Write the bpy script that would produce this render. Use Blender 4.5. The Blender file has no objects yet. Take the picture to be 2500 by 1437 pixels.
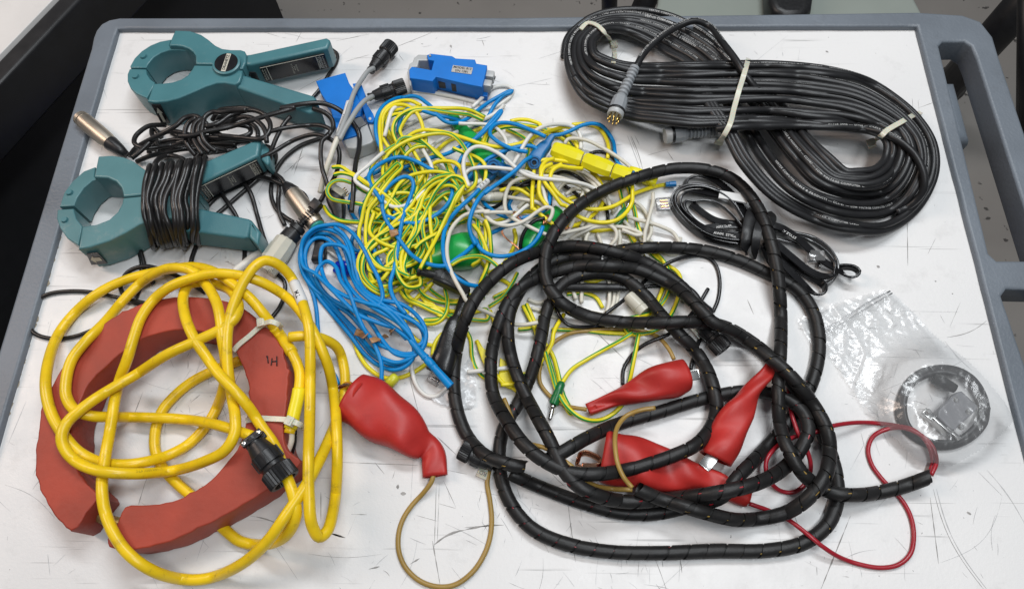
import bpy, bmesh, math, random
import numpy as np
from mathutils import Vector, Matrix
random.seed(7); RNG = np.random.default_rng(7)
SC = bpy.context.scene
COL = SC.collection
# ------------------------------------------------------------------ camera
PW, PH = 2500.0, 1437.0
FPX = 1850.0
CX, CY = 1250.0, 718.5
def _n(v): return v / np.linalg.norm(v)
ey = _n(np.array([70.0, -4283.0, FPX]))            # world +y (away) in camera axes (right, down, forward)
ex = np.array([74800.0, 425.0, -FPX]); ex = _n(ex - ey * np.dot(ex, ey))
ez = np.cross(ex, ey); ez = ez if ez[1] < 0 else -ez # world +z points up in the picture
RW = np.stack([ex, ey, ez])                        # rows: world axes expressed in camera axes
CAM_H = 0.589
_top = RW @ np.array([(1264 - CX) / FPX, (69 - CY) / FPX, 1.0])
CAMP = np.array([0.0, 0.0, CAM_H])
_k = -CAM_H / _top[2]
CAMP[:2] = -(_top * _k)[:2]                        # origin = middle of the far edge of the white panel
cam_d = bpy.data.cameras.new('camera'); cam = bpy.data.objects.new('camera', cam_d); COL.objects.link(cam)
cam_d.sensor_fit = 'HORIZONTAL'; cam_d.sensor_width = 36.0; cam_d.lens = FPX / PW * 36.0
cam_d.clip_start = 0.01; cam_d.clip_end = 50
_r, _d, _f = RW @ np.array([1, 0, 0.]), RW @ np.array([0, 1, 0.]), RW @ np.array([0, 0, 1.])
M = Matrix(((_r[0], -_d[0], -_f[0], CAMP[0]), (_r[1], -_d[1], -_f[1], CAMP[1]), (_r[2], -_d[2], -_f[2], CAMP[2]), (0, 0, 0, 1)))
cam.matrix_world = M
SC.camera = cam
# ------------------------------------------------------------------ light: soft ceiling fluorescents of a workshop
W = bpy.data.worlds.new('World'); SC.world = W; W.use_nodes = True
_bg = W.node_tree.nodes['Background']; _bg.inputs[0].default_value = (0.72, 0.76, 0.82, 1); _bg.inputs[1].default_value = 0.17
def area(name, loc, target, sx, sy, power, col):
    d = bpy.data.lights.new(name, 'AREA'); d.shape = 'RECTANGLE'; d.size = sx; d.size_y = sy; d.energy = power; d.color = col
    o = bpy.data.objects.new(name, d); COL.objects.link(o); o.location = loc
    o.rotation_euler = (Vector(target) - Vector(loc)).to_track_quat('-Z', 'Y').to_euler()
    return o
area('ceiling_light', (0.25, 0.65, 1.9), (0.05, -0.3, 0), 1.3, 0.22, 25.5, (0.93, 0.97, 1.0))
area('ceiling_light', (0.45, -0.55, 1.9), (0.0, -0.3, 0), 1.3, 0.22, 19.5, (0.93, 0.97, 1.0))
area('ceiling_light', (-1.5, 0.1, 1.5), (-0.3, -0.25, 0), 0.3, 1.0, 14.0, (1.0, 0.80, 0.68))
SC.view_settings.view_transform = 'Standard'; SC.view_settings.look = 'None'
SC.view_settings.exposure = 0.03; SC.view_settings.gamma = 1.0; SC.view_settings.use_curve_mapping = False
# ------------------------------------------------------------------ pixel helpers: a point of the place seen at (x, y) at height z (metres)
REG = {'P': (0, 0, 1.0), 'A': (0, 0, 2.774), 'B': (650, 50, 3.571), 'C': (1300, 0, 2.0825), 'D': (0, 230, 2.933), 'E': (0, 600, 1.7167),
       'F': (700, 350, 2.3945), 'G': (1150, 200, 2.3945), 'H': (1550, 380, 3.593), 'I': (1050, 550, 1.62), 'J': (1650, 700, 1.9494),
       'K': (800, 750, 2.092), 'L': (1300, 750, 2.874), 'M': (880, 200, 5.1325), 'N': (1180, 240, 5.0), 'O': (780, 420, 4.79),
       'Q': (1180, 480, 4.79), 'R': (900, 680, 4.354), 'S': (300, 60, 4.63), 'T': (560, 380, 4.491), 'U': (300, 230, 5.952), 'V': (2100, 0, 1.795)}
def px(reg, x, y):
    ox, oy, s = REG[reg]; return (ox + x / s, oy + y / s)
def parse(spec):
    """spec: list mixing region letters and tuples (x, y[, zmin_mm[, dL]]) -> array of x, y, z, dL in photo pixels"""
    out = []; reg = 'P'
    for e in spec:
        if isinstance(e, str): reg = e; continue
        x, y = px(reg, e[0], e[1])
        out.append((x, y, e[2] if len(e) > 2 else 0.0, e[3] if len(e) > 3 else 0.0))
    return np.array(out, float)
def unp(x, y, z):
    """vectorised: photo pixel + height -> world"""
    x = np.asarray(x, float); y = np.asarray(y, float); z = np.asarray(z, float) + 0 * x
    d = np.stack([(x - CX) / FPX, (y - CY) / FPX, np.ones_like(x)], -1) @ RW.T
    k = (z - CAMP[2]) / d[..., 2]
    return CAMP + d * k[..., None]
def U(x, y, z=0.0): return Vector(unp(x, y, z).tolist())
def UR(reg, x, y, z=0.0):
    a, b = px(reg, x, y); return U(a, b, z)
def mpp(x, y, z=0.0):
    """metres per photo pixel at that point"""
    p = unp(x, y, z) - CAMP
    return float(np.dot(p, RW @ np.array([0, 0, 1.0]))) / FPX
# ------------------------------------------------------------------ materials
MATS = {}
def mat(name, col, rough=0.45, metal=0.0, var=0.12, scale=60.0, bump=0.0, bscale=300.0, coat=0.0, spec=0.5, dirt=0.0, dcol=(0.03, 0.028, 0.025), trans=0.0, alpha=1.0, ior=1.45, sss=0.0):
    if name in MATS: return MATS[name]
    m = bpy.data.materials.new(name); m.use_nodes = True; nt = m.node_tree; N = nt.nodes; Lk = nt.links
    b = N['Principled BSDF']
    tc = N.new('ShaderNodeTexCoord')
    n1 = N.new('ShaderNodeTexNoise'); n1.inputs['Scale'].default_value = scale; n1.inputs['Detail'].default_value = 6
    Lk.new(tc.outputs['Object'], n1.inputs['Vector'])
    mx = N.new('ShaderNodeMix'); mx.data_type = 'RGBA'
    mr = N.new('ShaderNodeMapRange'); mr.inputs[1].default_value = 0.3; mr.inputs[2].default_value = 0.7
    Lk.new(n1.outputs['Fac'], mr.inputs[0]); Lk.new(mr.outputs[0], mx.inputs[0])
    c = np.array(col)
    mx.inputs[6].default_value = (*np.clip(c * (1 - var), 0, 1), 1); mx.inputs[7].default_value = (*np.clip(c * (1 + var), 0, 1), 1)
    outc = mx.outputs[2]
    if dirt > 0:
        n2 = N.new('ShaderNodeTexNoise'); n2.inputs['Scale'].default_value = scale * 2.7; n2.inputs['Detail'].default_value = 8; n2.inputs['Roughness'].default_value = 0.75
        Lk.new(tc.outputs['Object'], n2.inputs['Vector'])
        r2 = N.new('ShaderNodeMapRange'); r2.inputs[1].default_value = 0.56; r2.inputs[2].default_value = 0.72; r2.inputs[4].default_value = dirt
        Lk.new(n2.outputs['Fac'], r2.inputs[0])
        m2 = N.new('ShaderNodeMix'); m2.data_type = 'RGBA'; Lk.new(r2.outputs[0], m2.inputs[0]); Lk.new(outc, m2.inputs[6]); m2.inputs[7].default_value = (*dcol, 1)
        outc = m2.outputs[2]
    Lk.new(outc, b.inputs['Base Color'])
    rr = N.new('ShaderNodeMapRange'); rr.inputs[3].default_value = max(0.02, rough - 0.08); rr.inputs[4].default_value = min(1, rough + 0.1)
    Lk.new(n1.outputs['Fac'], rr.inputs[0]); Lk.new(rr.outputs[0], b.inputs['Roughness'])
    b.inputs['Metallic'].default_value = metal
    b.inputs['Coat Weight'].default_value = coat; b.inputs['Coat Roughness'].default_value = 0.15
    b.inputs['Specular IOR Level'].default_value = spec
    b.inputs['IOR'].default_value = ior
    b.inputs['Transmission Weight'].default_value = trans
    b.inputs['Alpha'].default_value = alpha
    if sss > 0:
        b.inputs['Subsurface Weight'].default_value = sss; b.inputs['Subsurface Scale'].default_value = 0.003
    if bump > 0:
        nb = N.new('ShaderNodeTexNoise'); nb.inputs['Scale'].default_value = bscale; nb.inputs['Detail'].default_value = 4
        Lk.new(tc.outputs['Object'], nb.inputs['Vector'])
        bp = N.new('ShaderNodeBump'); bp.inputs['Strength'].default_value = bump; bp.inputs['Distance'].default_value = 0.0006
        Lk.new(nb.outputs['Fac'], bp.inputs['Height']); Lk.new(bp.outputs[0], b.inputs['Normal'])
    MATS[name] = m; return m
def mat_striped(name, base, stripe, rough=0.35):
    """earth-wire insulation: green stripe running along the yellow tube, from the tube's own UVs (u round, v along)"""
    m = mat(name, base, rough, var=0.08, dirt=0.15, dcol=(0.25, 0.17, 0.03)); nt = m.node_tree; N = nt.nodes; Lk = nt.links
    b = N['Principled BSDF']; src = b.inputs['Base Color'].links[0].from_socket
    uv = N.new('ShaderNodeUVMap'); sp = N.new('ShaderNodeSeparateXYZ'); Lk.new(uv.outputs[0], sp.inputs[0])
    mu = N.new('ShaderNodeMath'); mu.operation = 'MULTIPLY'; mu.inputs[1].default_value = 3.1; Lk.new(sp.outputs[1], mu.inputs[0])
    sn = N.new('ShaderNodeMath'); sn.operation = 'ADD'; Lk.new(mu.outputs[0], sn.inputs[0]); Lk.new(sp.outputs[0], sn.inputs[1])
    m2_ = N.new('ShaderNodeMath'); m2_.operation = 'MULTIPLY'; m2_.inputs[1].default_value = 2.0; Lk.new(sn.outputs[0], m2_.inputs[0])
    fr = N.new('ShaderNodeMath'); fr.operation = 'FRACT'; Lk.new(m2_.outputs[0], fr.inputs[0])
    lt = N.new('ShaderNodeMath'); lt.operation = 'LESS_THAN'; lt.inputs[1].default_value = 0.30; Lk.new(fr.outputs[0], lt.inputs[0])
    mx = N.new('ShaderNodeMix'); mx.data_type = 'RGBA'; Lk.new(lt.outputs[0], mx.inputs[0]); Lk.new(src, mx.inputs[6]); mx.inputs[7].default_value = (*stripe, 1)
    Lk.new(mx.outputs[2], b.inputs['Base Color']); return m
def M_(k):
    return {
     'teal': lambda: mat('teal_plastic', (0.054, 0.168, 0.190), 0.34, var=0.10, scale=25, bump=0.12, bscale=900, dirt=0.12, dcol=(0.30, 0.31, 0.30)),
     'teal_matte': lambda: mat('teal_plastic_textured', (0.046, 0.152, 0.175), 0.45, var=0.10, scale=25, bump=0.5, bscale=1400),
     'black': lambda: mat('black_pvc', (0.008, 0.008, 0.009), 0.27, var=0.3, scale=90, dirt=0.25, dcol=(0.05, 0.045, 0.04), bump=0.15, bscale=500),
     'blackcord': lambda: mat('black_rubber_cord', (0.014, 0.013, 0.013), 0.30, var=0.3, scale=120, bump=0.10, bscale=160),
     'blackplug': lambda: mat('black_moulded_plastic', (0.013, 0.013, 0.014), 0.38, var=0.25, scale=200, bump=0.15, bscale=900),
     'coil': lambda: mat('black_computer_cable', (0.013, 0.013, 0.014), 0.37, var=0.25, scale=50, dirt=0.15, dcol=(0.05, 0.05, 0.05), bump=0.1, bscale=250),
     'wrap': lambda: mat('spiral_wrap_polyethylene', (0.012, 0.0115, 0.0115), 0.44, spec=0.38, var=0.3, scale=45, dirt=0.30, dcol=(0.045, 0.037, 0.032), bump=0.25, bscale=350),
     'flat': lambda: mat('flat_cable_pvc', (0.010, 0.010, 0.011), 0.16, var=0.2, scale=90, bump=0.05),
     'yellow': lambda: mat('yellow_rubber_jacket', (0.74, 0.50, 0.009), 0.32, var=0.14, scale=42, dirt=0.6, dcol=(0.22, 0.13, 0.025), bump=0.12, bscale=200, sss=0.05),
     'ylead': lambda: mat('yellow_lead', (0.74, 0.62, 0.014), 0.32, var=0.08, scale=40, dirt=0.2, dcol=(0.3, 0.2, 0.03)),
     'yplug': lambda: mat('yellow_plug_plastic', (0.74, 0.66, 0.010), 0.35, var=0.05, scale=60, bump=0.05),
     'blue': lambda: mat('blue_lead', (0.002, 0.205, 0.52), 0.36, spec=0.35, var=0.12, scale=40, dirt=0.12, dcol=(0.01, 0.05, 0.16)),
     'bplug': lambda: mat('blue_plug_plastic', (0.004, 0.125, 0.33), 0.35, var=0.08, scale=60, bump=0.05),
     'bbox': lambda: mat('blue_sensor_plastic', (0.002, 0.150, 0.53), 0.42, spec=0.35, var=0.08, scale=50, bump=0.1, bscale=800),
     'dblue': lambda: mat('dark_blue_film', (0.01, 0.03, 0.42), 0.15, var=0.2, scale=60),
     'white': lambda: mat('white_lead', (0.66, 0.65, 0.61), 0.38, var=0.06, scale=40, dirt=0.22, dcol=(0.35, 0.32, 0.27)),
     'cream': lambda: mat('off_white_lead', (0.60, 0.57, 0.49), 0.42, var=0.07, scale=40, dirt=0.3, dcol=(0.28, 0.24, 0.18)),
     'wplug': lambda: mat('white_plastic', (0.66, 0.66, 0.60), 0.35, var=0.05, scale=50, sss=0.1),
     'beige': lambda: mat('beige_connector_shell', (0.52, 0.50, 0.42), 0.32, var=0.06, scale=50),
     'green': lambda: mat('green_rubber_boot', (0.010, 0.30, 0.055), 0.26, var=0.12, scale=40, bump=0.1, bscale=200),
     'gplug': lambda: mat('green_plug_plastic', (0.006, 0.13, 0.035), 0.3, var=0.1, scale=60),
     'red': lambda: mat('red_rubber_boot', (0.39, 0.022, 0.018), 0.44, var=0.16, scale=30, dirt=0.22, dcol=(0.12, 0.01, 0.01), bump=0.35, bscale=120),
     'redring': lambda: mat('red_moulded_rubber', (0.30, 0.040, 0.021), 0.52, var=0.20, scale=24, dirt=0.2, dcol=(0.16, 0.02, 0.012), bump=0.4, bscale=220),
     'redwire': lambda: mat('dark_red_lead', (0.30, 0.012, 0.022), 0.3, var=0.1, scale=40),
     'tan': lambda: mat('aged_tan_lead', (0.30, 0.19, 0.045), 0.35, var=0.15, scale=30, dirt=0.3, dcol=(0.14, 0.09, 0.03)),
     'grey': lambda: mat('grey_cable', (0.30, 0.31, 0.31), 0.4, var=0.08, scale=50, dirt=0.1),
     'lgrey': lambda: mat('light_grey_plastic', (0.40, 0.41, 0.41), 0.35, var=0.06, scale=50),
     'ggrey': lambda: mat('grey_gland_plastic', (0.26, 0.275, 0.29), 0.38, var=0.06, scale=50),
     'steel': lambda: mat('dull_steel', (0.55, 0.55, 0.54), 0.25, metal=1.0, var=0.1, scale=80),
     'nickel': lambda: mat('worn_nickel_shell', (0.52, 0.46, 0.38), 0.42, metal=1.0, var=0.12, scale=40, dirt=0.3, dcol=(0.2, 0.13, 0.08), bump=0.1, bscale=700),
     'gold': lambda: mat('gold_pins', (0.75, 0.50, 0.16), 0.22, metal=1.0, var=0.1),
     'copper': lambda: mat('bare_copper', (0.72, 0.32, 0.18), 0.3, metal=1.0, var=0.2, scale=200),
     'cclip': lambda: mat('copper_plated_clip', (0.72, 0.40, 0.26), 0.22, metal=1.0, var=0.2, scale=80),
     'tie': lambda: mat('natural_nylon', (0.55, 0.54, 0.44), 0.32, var=0.05, scale=50, sss=0.25),
     'clear': lambda: mat('clear_plastic', (0.9, 0.9, 0.9), 0.08, trans=0.9, var=0.02, spec=0.6),
     'paper': lambda: mat('white_label', (0.62, 0.62, 0.61), 0.5, var=0.04, scale=60, dirt=0.1),
     'silver': lambda: mat('silver_label', (0.45, 0.43, 0.40), 0.3, var=0.04, scale=60, metal=0.4),
     'ink': lambda: mat('black_print', (0.015, 0.015, 0.018), 0.5, var=0.1),
     'inkw': lambda: mat('white_print', (0.46, 0.46, 0.45), 0.5, var=0.1),
     'inkg': lambda: mat('pale_print', (0.52, 0.50, 0.42), 0.4, var=0.1),
     'badge': lambda: mat('black_badge_foil', (0.010, 0.010, 0.012), 0.22, var=0.2, scale=100, bump=0.1, bscale=500),
     'tape': lambda: mat('brown_aged_tape', (0.33, 0.17, 0.07), 0.35, var=0.25, scale=120, bump=0.4, bscale=300),
     'cart': lambda: mat('grey_cart_plastic', (0.135, 0.155, 0.18), 0.42, var=0.16, scale=14, dirt=0.4, dcol=(0.09, 0.10, 0.11), bump=0.55, bscale=380),
     'tealinsert': lambda: mat('green_insert', (0.02, 0.25, 0.20), 0.35, var=0.05),
     'dgrey': lambda: mat('mid_grey_plastic', (0.15, 0.155, 0.16), 0.4, var=0.05),
    }[k]()
# ------------------------------------------------------------------ objects
def tagp(o, label=None, cat=None, group=None, kind=None):
    if label: o['label'] = label
    if cat: o['category'] = cat
    if group: o['group'] = group
    if kind: o['kind'] = kind
def thing(name, label, cat, loc, group=None):
    o = bpy.data.objects.new(name, None); COL.objects.link(o); o.location = loc; o.empty_display_size = 0.02
    tagp(o, label, cat, group); return o
def wloc(o):
    v = Vector(o.location)
    while o.parent: o = o.parent; v += Vector(o.location)
    return v
def link(name, me, parent=None, smooth=True):
    """me holds world coordinates; object origin goes to the parent's origin (or the mesh's base when top-level)"""
    o = bpy.data.objects.new(name, me); COL.objects.link(o)
    if parent is not None:
        off = wloc(parent); o.parent = parent
    else:
        co = np.empty(len(me.vertices) * 3); me.vertices.foreach_get('co', co); co = co.reshape(-1, 3)
        off = Vector(((co[:, 0].min() + co[:, 0].max()) / 2, (co[:, 1].min() + co[:, 1].max()) / 2, co[:, 2].min())); o.location = off
    me.transform(Matrix.Translation(-off))
    if smooth: me.polygons.foreach_set('use_smooth', [True] * len(me.polygons))
    me.update(); return o
class MB:
    """collects geometry with material slots"""
    def __init__(s): s.v = []; s.f = []; s.m = []; s.uv = []; s.mats = []
    def slot(s, m):
        if m not in s.mats: s.mats.append(m)
        return s.mats.index(m)
    def add(s, verts, faces, m, uvs=None):
        o = len(s.v); s.v.extend([tuple(map(float, p)) for p in verts]); k = s.slot(m)
        for i, f in enumerate(faces):
            s.f.append([o + j for j in f]); s.m.append(k); s.uv.append(uvs[i] if uvs else None)
        return s
    def add_mesh(s, me, m, mtx=None):
        vs = [(mtx @ v.co) if mtx else v.co for v in me.vertices]
        return s.add([tuple(v) for v in vs], [list(p.vertices) for p in me.polygons], m)
    def build(s, name, parent=None, smooth=True, sharp=None):
        me = bpy.data.meshes.new(name); me.from_pydata(s.v, [], s.f)
        for m in s.mats: me.materials.append(m)
        me.polygons.foreach_set('material_index', s.m)
        if any(u is not None for u in s.uv):
            l = me.uv_layers.new(name='UVMap'); i = 0; arr = []
            for f, u in zip(s.f, s.uv):
                arr.extend([c for p in (u if u else [(0, 0)] * len(f)) for c in p])
            l.data.foreach_set('uv', arr)
        o = link(name, me, parent, smooth)
        if sharp is not None and smooth: me.set_sharp_from_angle(angle=math.radians(sharp))
        return o
def frames(P, up=(0, 0, 1)):
    """tangent, side, normal(up) for a path (N,3)"""
    P = np.asarray(P, float); T = np.gradient(P, axis=0); T /= np.maximum(np.linalg.norm(T, axis=1), 1e-9)[:, None]
    upv = np.tile(np.array(up, float), (len(P), 1))
    S = np.cross(T, upv); n = np.linalg.norm(S, axis=1)
    bad = n < 0.15
    if bad.any():
        S[bad] = np.cross(T[bad], np.array([0.0, 1.0, 0.2])); n = np.linalg.norm(S, axis=1)
    S /= n[:, None]
    for i in range(1, len(S)):
        if np.dot(S[i], S[i - 1]) < 0: S[i] *= -1
    Nn = np.cross(S, T); return T, S, Nn
def arclen(P):
    d = np.linalg.norm(np.diff(P, axis=0), axis=1); return np.concatenate([[0], np.cumsum(d)])
def tube(mb, P, r, m, seg=12, cap=True, flat=1.0, uvoff=0.0):
    """round (or flattened) tube along P; r scalar or per point"""
    P = np.asarray(P, float); T, S, Nn = frames(P); n = len(P); r = np.broadcast_to(np.asarray(r, float), (n,)); a = arclen(P)
    th = np.linspace(0, 2 * math.pi, seg, endpoint=False)
    ring = P[:, None, :] + r[:, None, None] * (np.cos(th)[None, :, None] * S[:, None, :] + flat * np.sin(th)[None, :, None] * Nn[:, None, :])
    v = ring.reshape(-1, 3).tolist(); f = []; uv = []
    for i in range(n - 1):
        for k in range(seg):
            k2 = (k + 1) % seg
            f.append([i * seg + k, i * seg + k2, (i + 1) * seg + k2, (i + 1) * seg + k])
            u0 = k / seg + uvoff; u1 = (k + 1) / seg + uvoff
            uv.append([(u0, a[i]), (u1, a[i]), (u1, a[i + 1]), (u0, a[i + 1])])
    if cap:
        f.append(list(range(seg))[::-1]); uv.append([(0.7, 0)] * seg)
        f.append([(n - 1) * seg + k for k in range(seg)]); uv.append([(0.7, 0)] * seg)
    mb.add(v, f, m, uv); return mb
def dens(pts, step=0.004, closed=False):
    """smooth 3D curve through points"""
    P = np.asarray(pts, float)
    if closed: P = np.vstack([P[-1], P, P[0], P[1]])
    else: P = np.vstack([2 * P[0] - P[1], P, 2 * P[-1] - P[-2]])
    out = []
    for i in range(1, len(P) - 2):
        p0, p1, p2, p3 = P[i - 1], P[i], P[i + 1], P[i + 2]
        L = np.linalg.norm((p2 - p1)[:3]); n = max(1, int(math.ceil(L / step)))
        d1 = max(np.linalg.norm((p1 - p0)[:2]), 1e-9) ** 0.5; d2 = max(np.linalg.norm((p2 - p1)[:2]), 1e-9) ** 0.5; d3 = max(np.linalg.norm((p3 - p2)[:2]), 1e-9) ** 0.5
        m1 = (p1 - p0) / d1 - (p2 - p0) / (d1 + d2) + (p2 - p1) / d2; m2 = (p2 - p1) / d2 - (p3 - p1) / (d2 + d3) + (p3 - p2) / d3
        m1 = m1 * d2; m2 = m2 * d2
        for k in range(n):
            t = k / n; h00 = 2 * t**3 - 3 * t**2 + 1; h10 = t**3 - 2 * t**2 + t; h01 = -2 * t**3 + 3 * t**2; h11 = t**3 - t**2
            out.append(h00 * p1 + h10 * m1 + h01 * p2 + h11 * m2)
    if not closed: out.append(P[-2])
    return np.array(out)
def lathe(mb, p0, p1, prof, m, seg=24, knurl=None, flat=1.0, capends=True):
    """prof: list of (t 0..1 along p0->p1, radius m). knurl=(t0,t1,count,depth)"""
    p0 = np.array(p0, float); p1 = np.array(p1, float); T = _n(p1 - p0); L = np.linalg.norm(p1 - p0)
    S = np.cross(T, [0, 0, 1.0]); S = _n(S) if np.linalg.norm(S) > 0.1 else np.array([1.0, 0, 0]); Nn = np.cross(S, T)
    v = []; f = []
    for (t, r) in prof:
        for k in range(seg):
            a = 2 * math.pi * k / seg; rr = r
            if knurl and knurl[0] <= t <= knurl[1]: rr = r * (1 - knurl[3] * (k % 2))
            v.append(p0 + T * L * t + rr * (math.cos(a) * S + flat * math.sin(a) * Nn))
    n = len(prof)
    for i in range(n - 1):
        for k in range(seg):
            k2 = (k + 1) % seg; f.append([i * seg + k, i * seg + k2, (i + 1) * seg + k2, (i + 1) * seg + k])
    if capends: f.append(list(range(seg))[::-1]); f.append([(n - 1) * seg + k for k in range(seg)])
    mb.add([x.tolist() for x in v], f, m); return mb
def box(mb, c, ax, ay, sx, sy, sz, m, bev=0.0):
    """box centred at c; ax, ay unit-ish direction vectors; z = cross"""
    ax = _n(np.array(ax, float)); az = _n(np.cross(ax, np.array(ay, float))); ay = np.cross(az, ax); c = np.array(c, float)
    if bev <= 0:
        v = [c + ax * sx / 2 * i + ay * sy / 2 * j + az * sz / 2 * k for i in (-1, 1) for j in (-1, 1) for k in (-1, 1)]
        f = [[0, 1, 3, 2], [4, 6, 7, 5], [0, 4, 5, 1], [2, 3, 7, 6], [0, 2, 6, 4], [1, 5, 7, 3]]
        mb.add([x.tolist() for x in v], f, m); return mb
    bm = bmesh.new(); bmesh.ops.create_cube(bm, size=1.0)
    for q in bm.verts: q.co = Vector((q.co.x * sx, q.co.y * sy, q.co.z * sz))
    bmesh.ops.bevel(bm, geom=bm.edges[:], offset=bev, segments=2, profile=0.6, affect='EDGES')
    v = [c + ax * q.co.x + ay * q.co.y + az * q.co.z for q in bm.verts]; bm.verts.index_update()
    f = [[q.index for q in p.verts] for p in bm.faces]; bm.free()
    mb.add([x.tolist() for x in v], f, m); return mb
def plate_mesh(loops, z0, z1, bev=0.001, res=2):
    """solid from world-xy outlines (first outer, the rest holes) between z0 and z1 with rounded edges"""
    cu = bpy.data.curves.new('tmp', 'CURVE'); cu.dimensions = '2D'; cu.fill_mode = 'BOTH'
    h = (z1 - z0) / 2; bev = min(bev, h * 0.9); cu.extrude = h - bev; cu.bevel_depth = bev; cu.bevel_resolution = res; cu.offset = -bev
    for lp in loops:
        s = cu.splines.new('POLY'); s.points.add(len(lp) - 1); s.use_cyclic_u = True
        for i, p in enumerate(lp): s.points[i].co = (p[0], p[1], 0, 1)
    o = bpy.data.objects.new('tmp', cu); COL.objects.link(o)
    bpy.context.view_layer.update(); dg = bpy.context.evaluated_depsgraph_get()
    me = bpy.data.meshes.new_from_object(o.evaluated_get(dg)); bpy.data.objects.remove(o); bpy.data.curves.remove(cu)
    me.materials.clear()
    me.transform(Matrix.Translation((0, 0, (z0 + z1) / 2))); return me
def plate(mb, loops, z0, z1, m, bev=0.001, res=2):
    me = plate_mesh(loops, z0, z1, bev, res); mb.add_mesh(me, m); bpy.data.meshes.remove(me); return mb
def outline(spec, z, smooth=False, step=0.004):
    a = parse(spec); P = unp(a[:, 0], a[:, 1], z)
    if smooth: P = dens(P, step, closed=True)
    return [(p[0], p[1]) for p in P]
FONT = None
def glyphs(text, size, bold=False, align='CENTER', space=1.0):
    cu = bpy.data.curves.new('t', 'FONT'); cu.body = text; cu.size = size; cu.align_x = align; cu.align_y = 'CENTER'; cu.space_character = space
    cu.resolution_u = 2; cu.offset = size * (0.02 if bold else 0.0)
    o = bpy.data.objects.new('t', cu); COL.objects.link(o); bpy.context.view_layer.update()
    me = bpy.data.meshes.new_from_object(o.evaluated_get(bpy.context.evaluated_depsgraph_get())); bpy.data.objects.remove(o); bpy.data.curves.remove(cu)
    v = np.array([q.co[:] for q in me.vertices]) if len(me.vertices) else np.zeros((0, 3)); f = [list(p.vertices) for p in me.polygons]; bpy.data.meshes.remove(me)
    return v, f
def text_flat(mb, text, c, ax, ay, size, m, bold=False, space=1.0):
    """lettering lying on a surface at c, reading along ax, up = ay"""
    v, f = glyphs(text, size, bold, space=space)
    ax = _n(np.array(ax, float)); ay = np.array(ay, float); ay = _n(ay - ax * np.dot(ax, ay)); c = np.array(c, float)
    mb.add([(c + ax * q[0] + ay * q[1]).tolist() for q in v], f, m); return mb
def text_along(mb, text, P, r, s0, size, m, ang=90, flip=False, space=1.1, scale_u=1.0):
    """print bent round a cable: P path, s0 start arclength, ang = angle round the tube (90 = top)"""
    v, f = glyphs(text, size, align='LEFT', bold=True, space=space)
    if not len(v): return mb
    T, S, Nn = frames(P); a = arclen(P)
    out = []
    for q in v:
        s = s0 + (-q[0] if flip else q[0]) * scale_u; s = min(max(s, 0), a[-1])
        i = min(int(np.searchsorted(a, s)), len(a) - 1); i = max(i, 1); t = (s - a[i - 1]) / max(a[i] - a[i - 1], 1e-9)
        p = P[i - 1] * (1 - t) + P[i] * t; Sv = _n(S[i - 1] * (1 - t) + S[i] * t); Nv = _n(Nn[i - 1] * (1 - t) + Nn[i] * t)
        th = math.radians(ang) + (q[1] / r) * (-1 if flip else 1)
        out.append((p + (r * 1.02 + 0.00005) * (math.cos(th) * Sv + math.sin(th) * Nv)).tolist())
    mb.add(out, f, m); return mb
def loft(mb, st, m, seg=20, power=2.4, cap=(True, True), wall=0.0, step=0.006, wob=0.0, seed=0):
    """soft body through stations (px, py, z_centre, half_width, half_height) given in metres except px, py; superellipse section"""
    A = np.array([list(unp(s[0], s[1], s[2])) + [s[3], s[4]] for s in st], float); D = dens(A, step); P = D[:, :3]; w = D[:, 3]; h = D[:, 4]
    T, S, Nn = frames(P); th = np.linspace(0, 2 * math.pi, seg, endpoint=False)
    cs = np.sign(np.cos(th)) * np.abs(np.cos(th)) ** (2 / power); sn = np.sign(np.sin(th)) * np.abs(np.sin(th)) ** (2 / power)
    rg = np.random.default_rng(seed); n = len(P)
    v = P[:, None, :] + (w[:, None] * cs[None, :])[:, :, None] * S[:, None, :] + (h[:, None] * sn[None, :])[:, :, None] * Nn[:, None, :]
    if wob > 0:
        ph = rg.uniform(0, 6.28, 6); a = arclen(P)
        d = sum(np.sin(a[:, None] * (60 + 45 * k) + th[None, :] * (1 + k % 3) + ph[k]) for k in range(4)) * wob
        v = v + d[:, :, None] * (cs[None, :, None] * S[:, None, :] * 0.4 + sn[None, :, None] * Nn[:, None, :])
    v = v.reshape(-1, 3); v[:, 2] = np.maximum(v[:, 2], 0.0004); f = []
    for i in range(n - 1):
        for k in range(seg):
            k2 = (k + 1) % seg; f.append([i * seg + k, i * seg + k2, (i + 1) * seg + k2, (i + 1) * seg + k])
    vl = v.tolist()
    def rim(i, sgn):
        """thick rim and an inner tunnel for an open end"""
        base = len(vl); c = P[i]; ringv = v[i * seg:(i + 1) * seg]
        inn = c + (ringv - c) * (1 - wall / max(w[i], 1e-4)); deep = inn - sgn * T[i] * min(0.007, arclen(P)[-1] * 0.3)
        vl.extend(inn.tolist()); vl.extend(deep.tolist())
        for k in range(seg):
            k2 = (k + 1) % seg; q = [i * seg + k, i * seg + k2, base + k2, base + k]; q2 = [base + k, base + k2, base + seg + k2, base + seg + k]
            f.append(q if sgn > 0 else q[::-1]); f.append(q2 if sgn > 0 else q2[::-1])
        f.append([base + seg + k for k in range(seg)])
    if cap[0] == 'open': rim(0, -1)
    elif cap[0]: f.append(list(range(seg))[::-1])
    if cap[1] == 'open': rim(n - 1, 1)
    elif cap[1]: f.append([(n - 1) * seg + k for k in range(seg)])
    mb.add(vl, f, m); return mb
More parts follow.
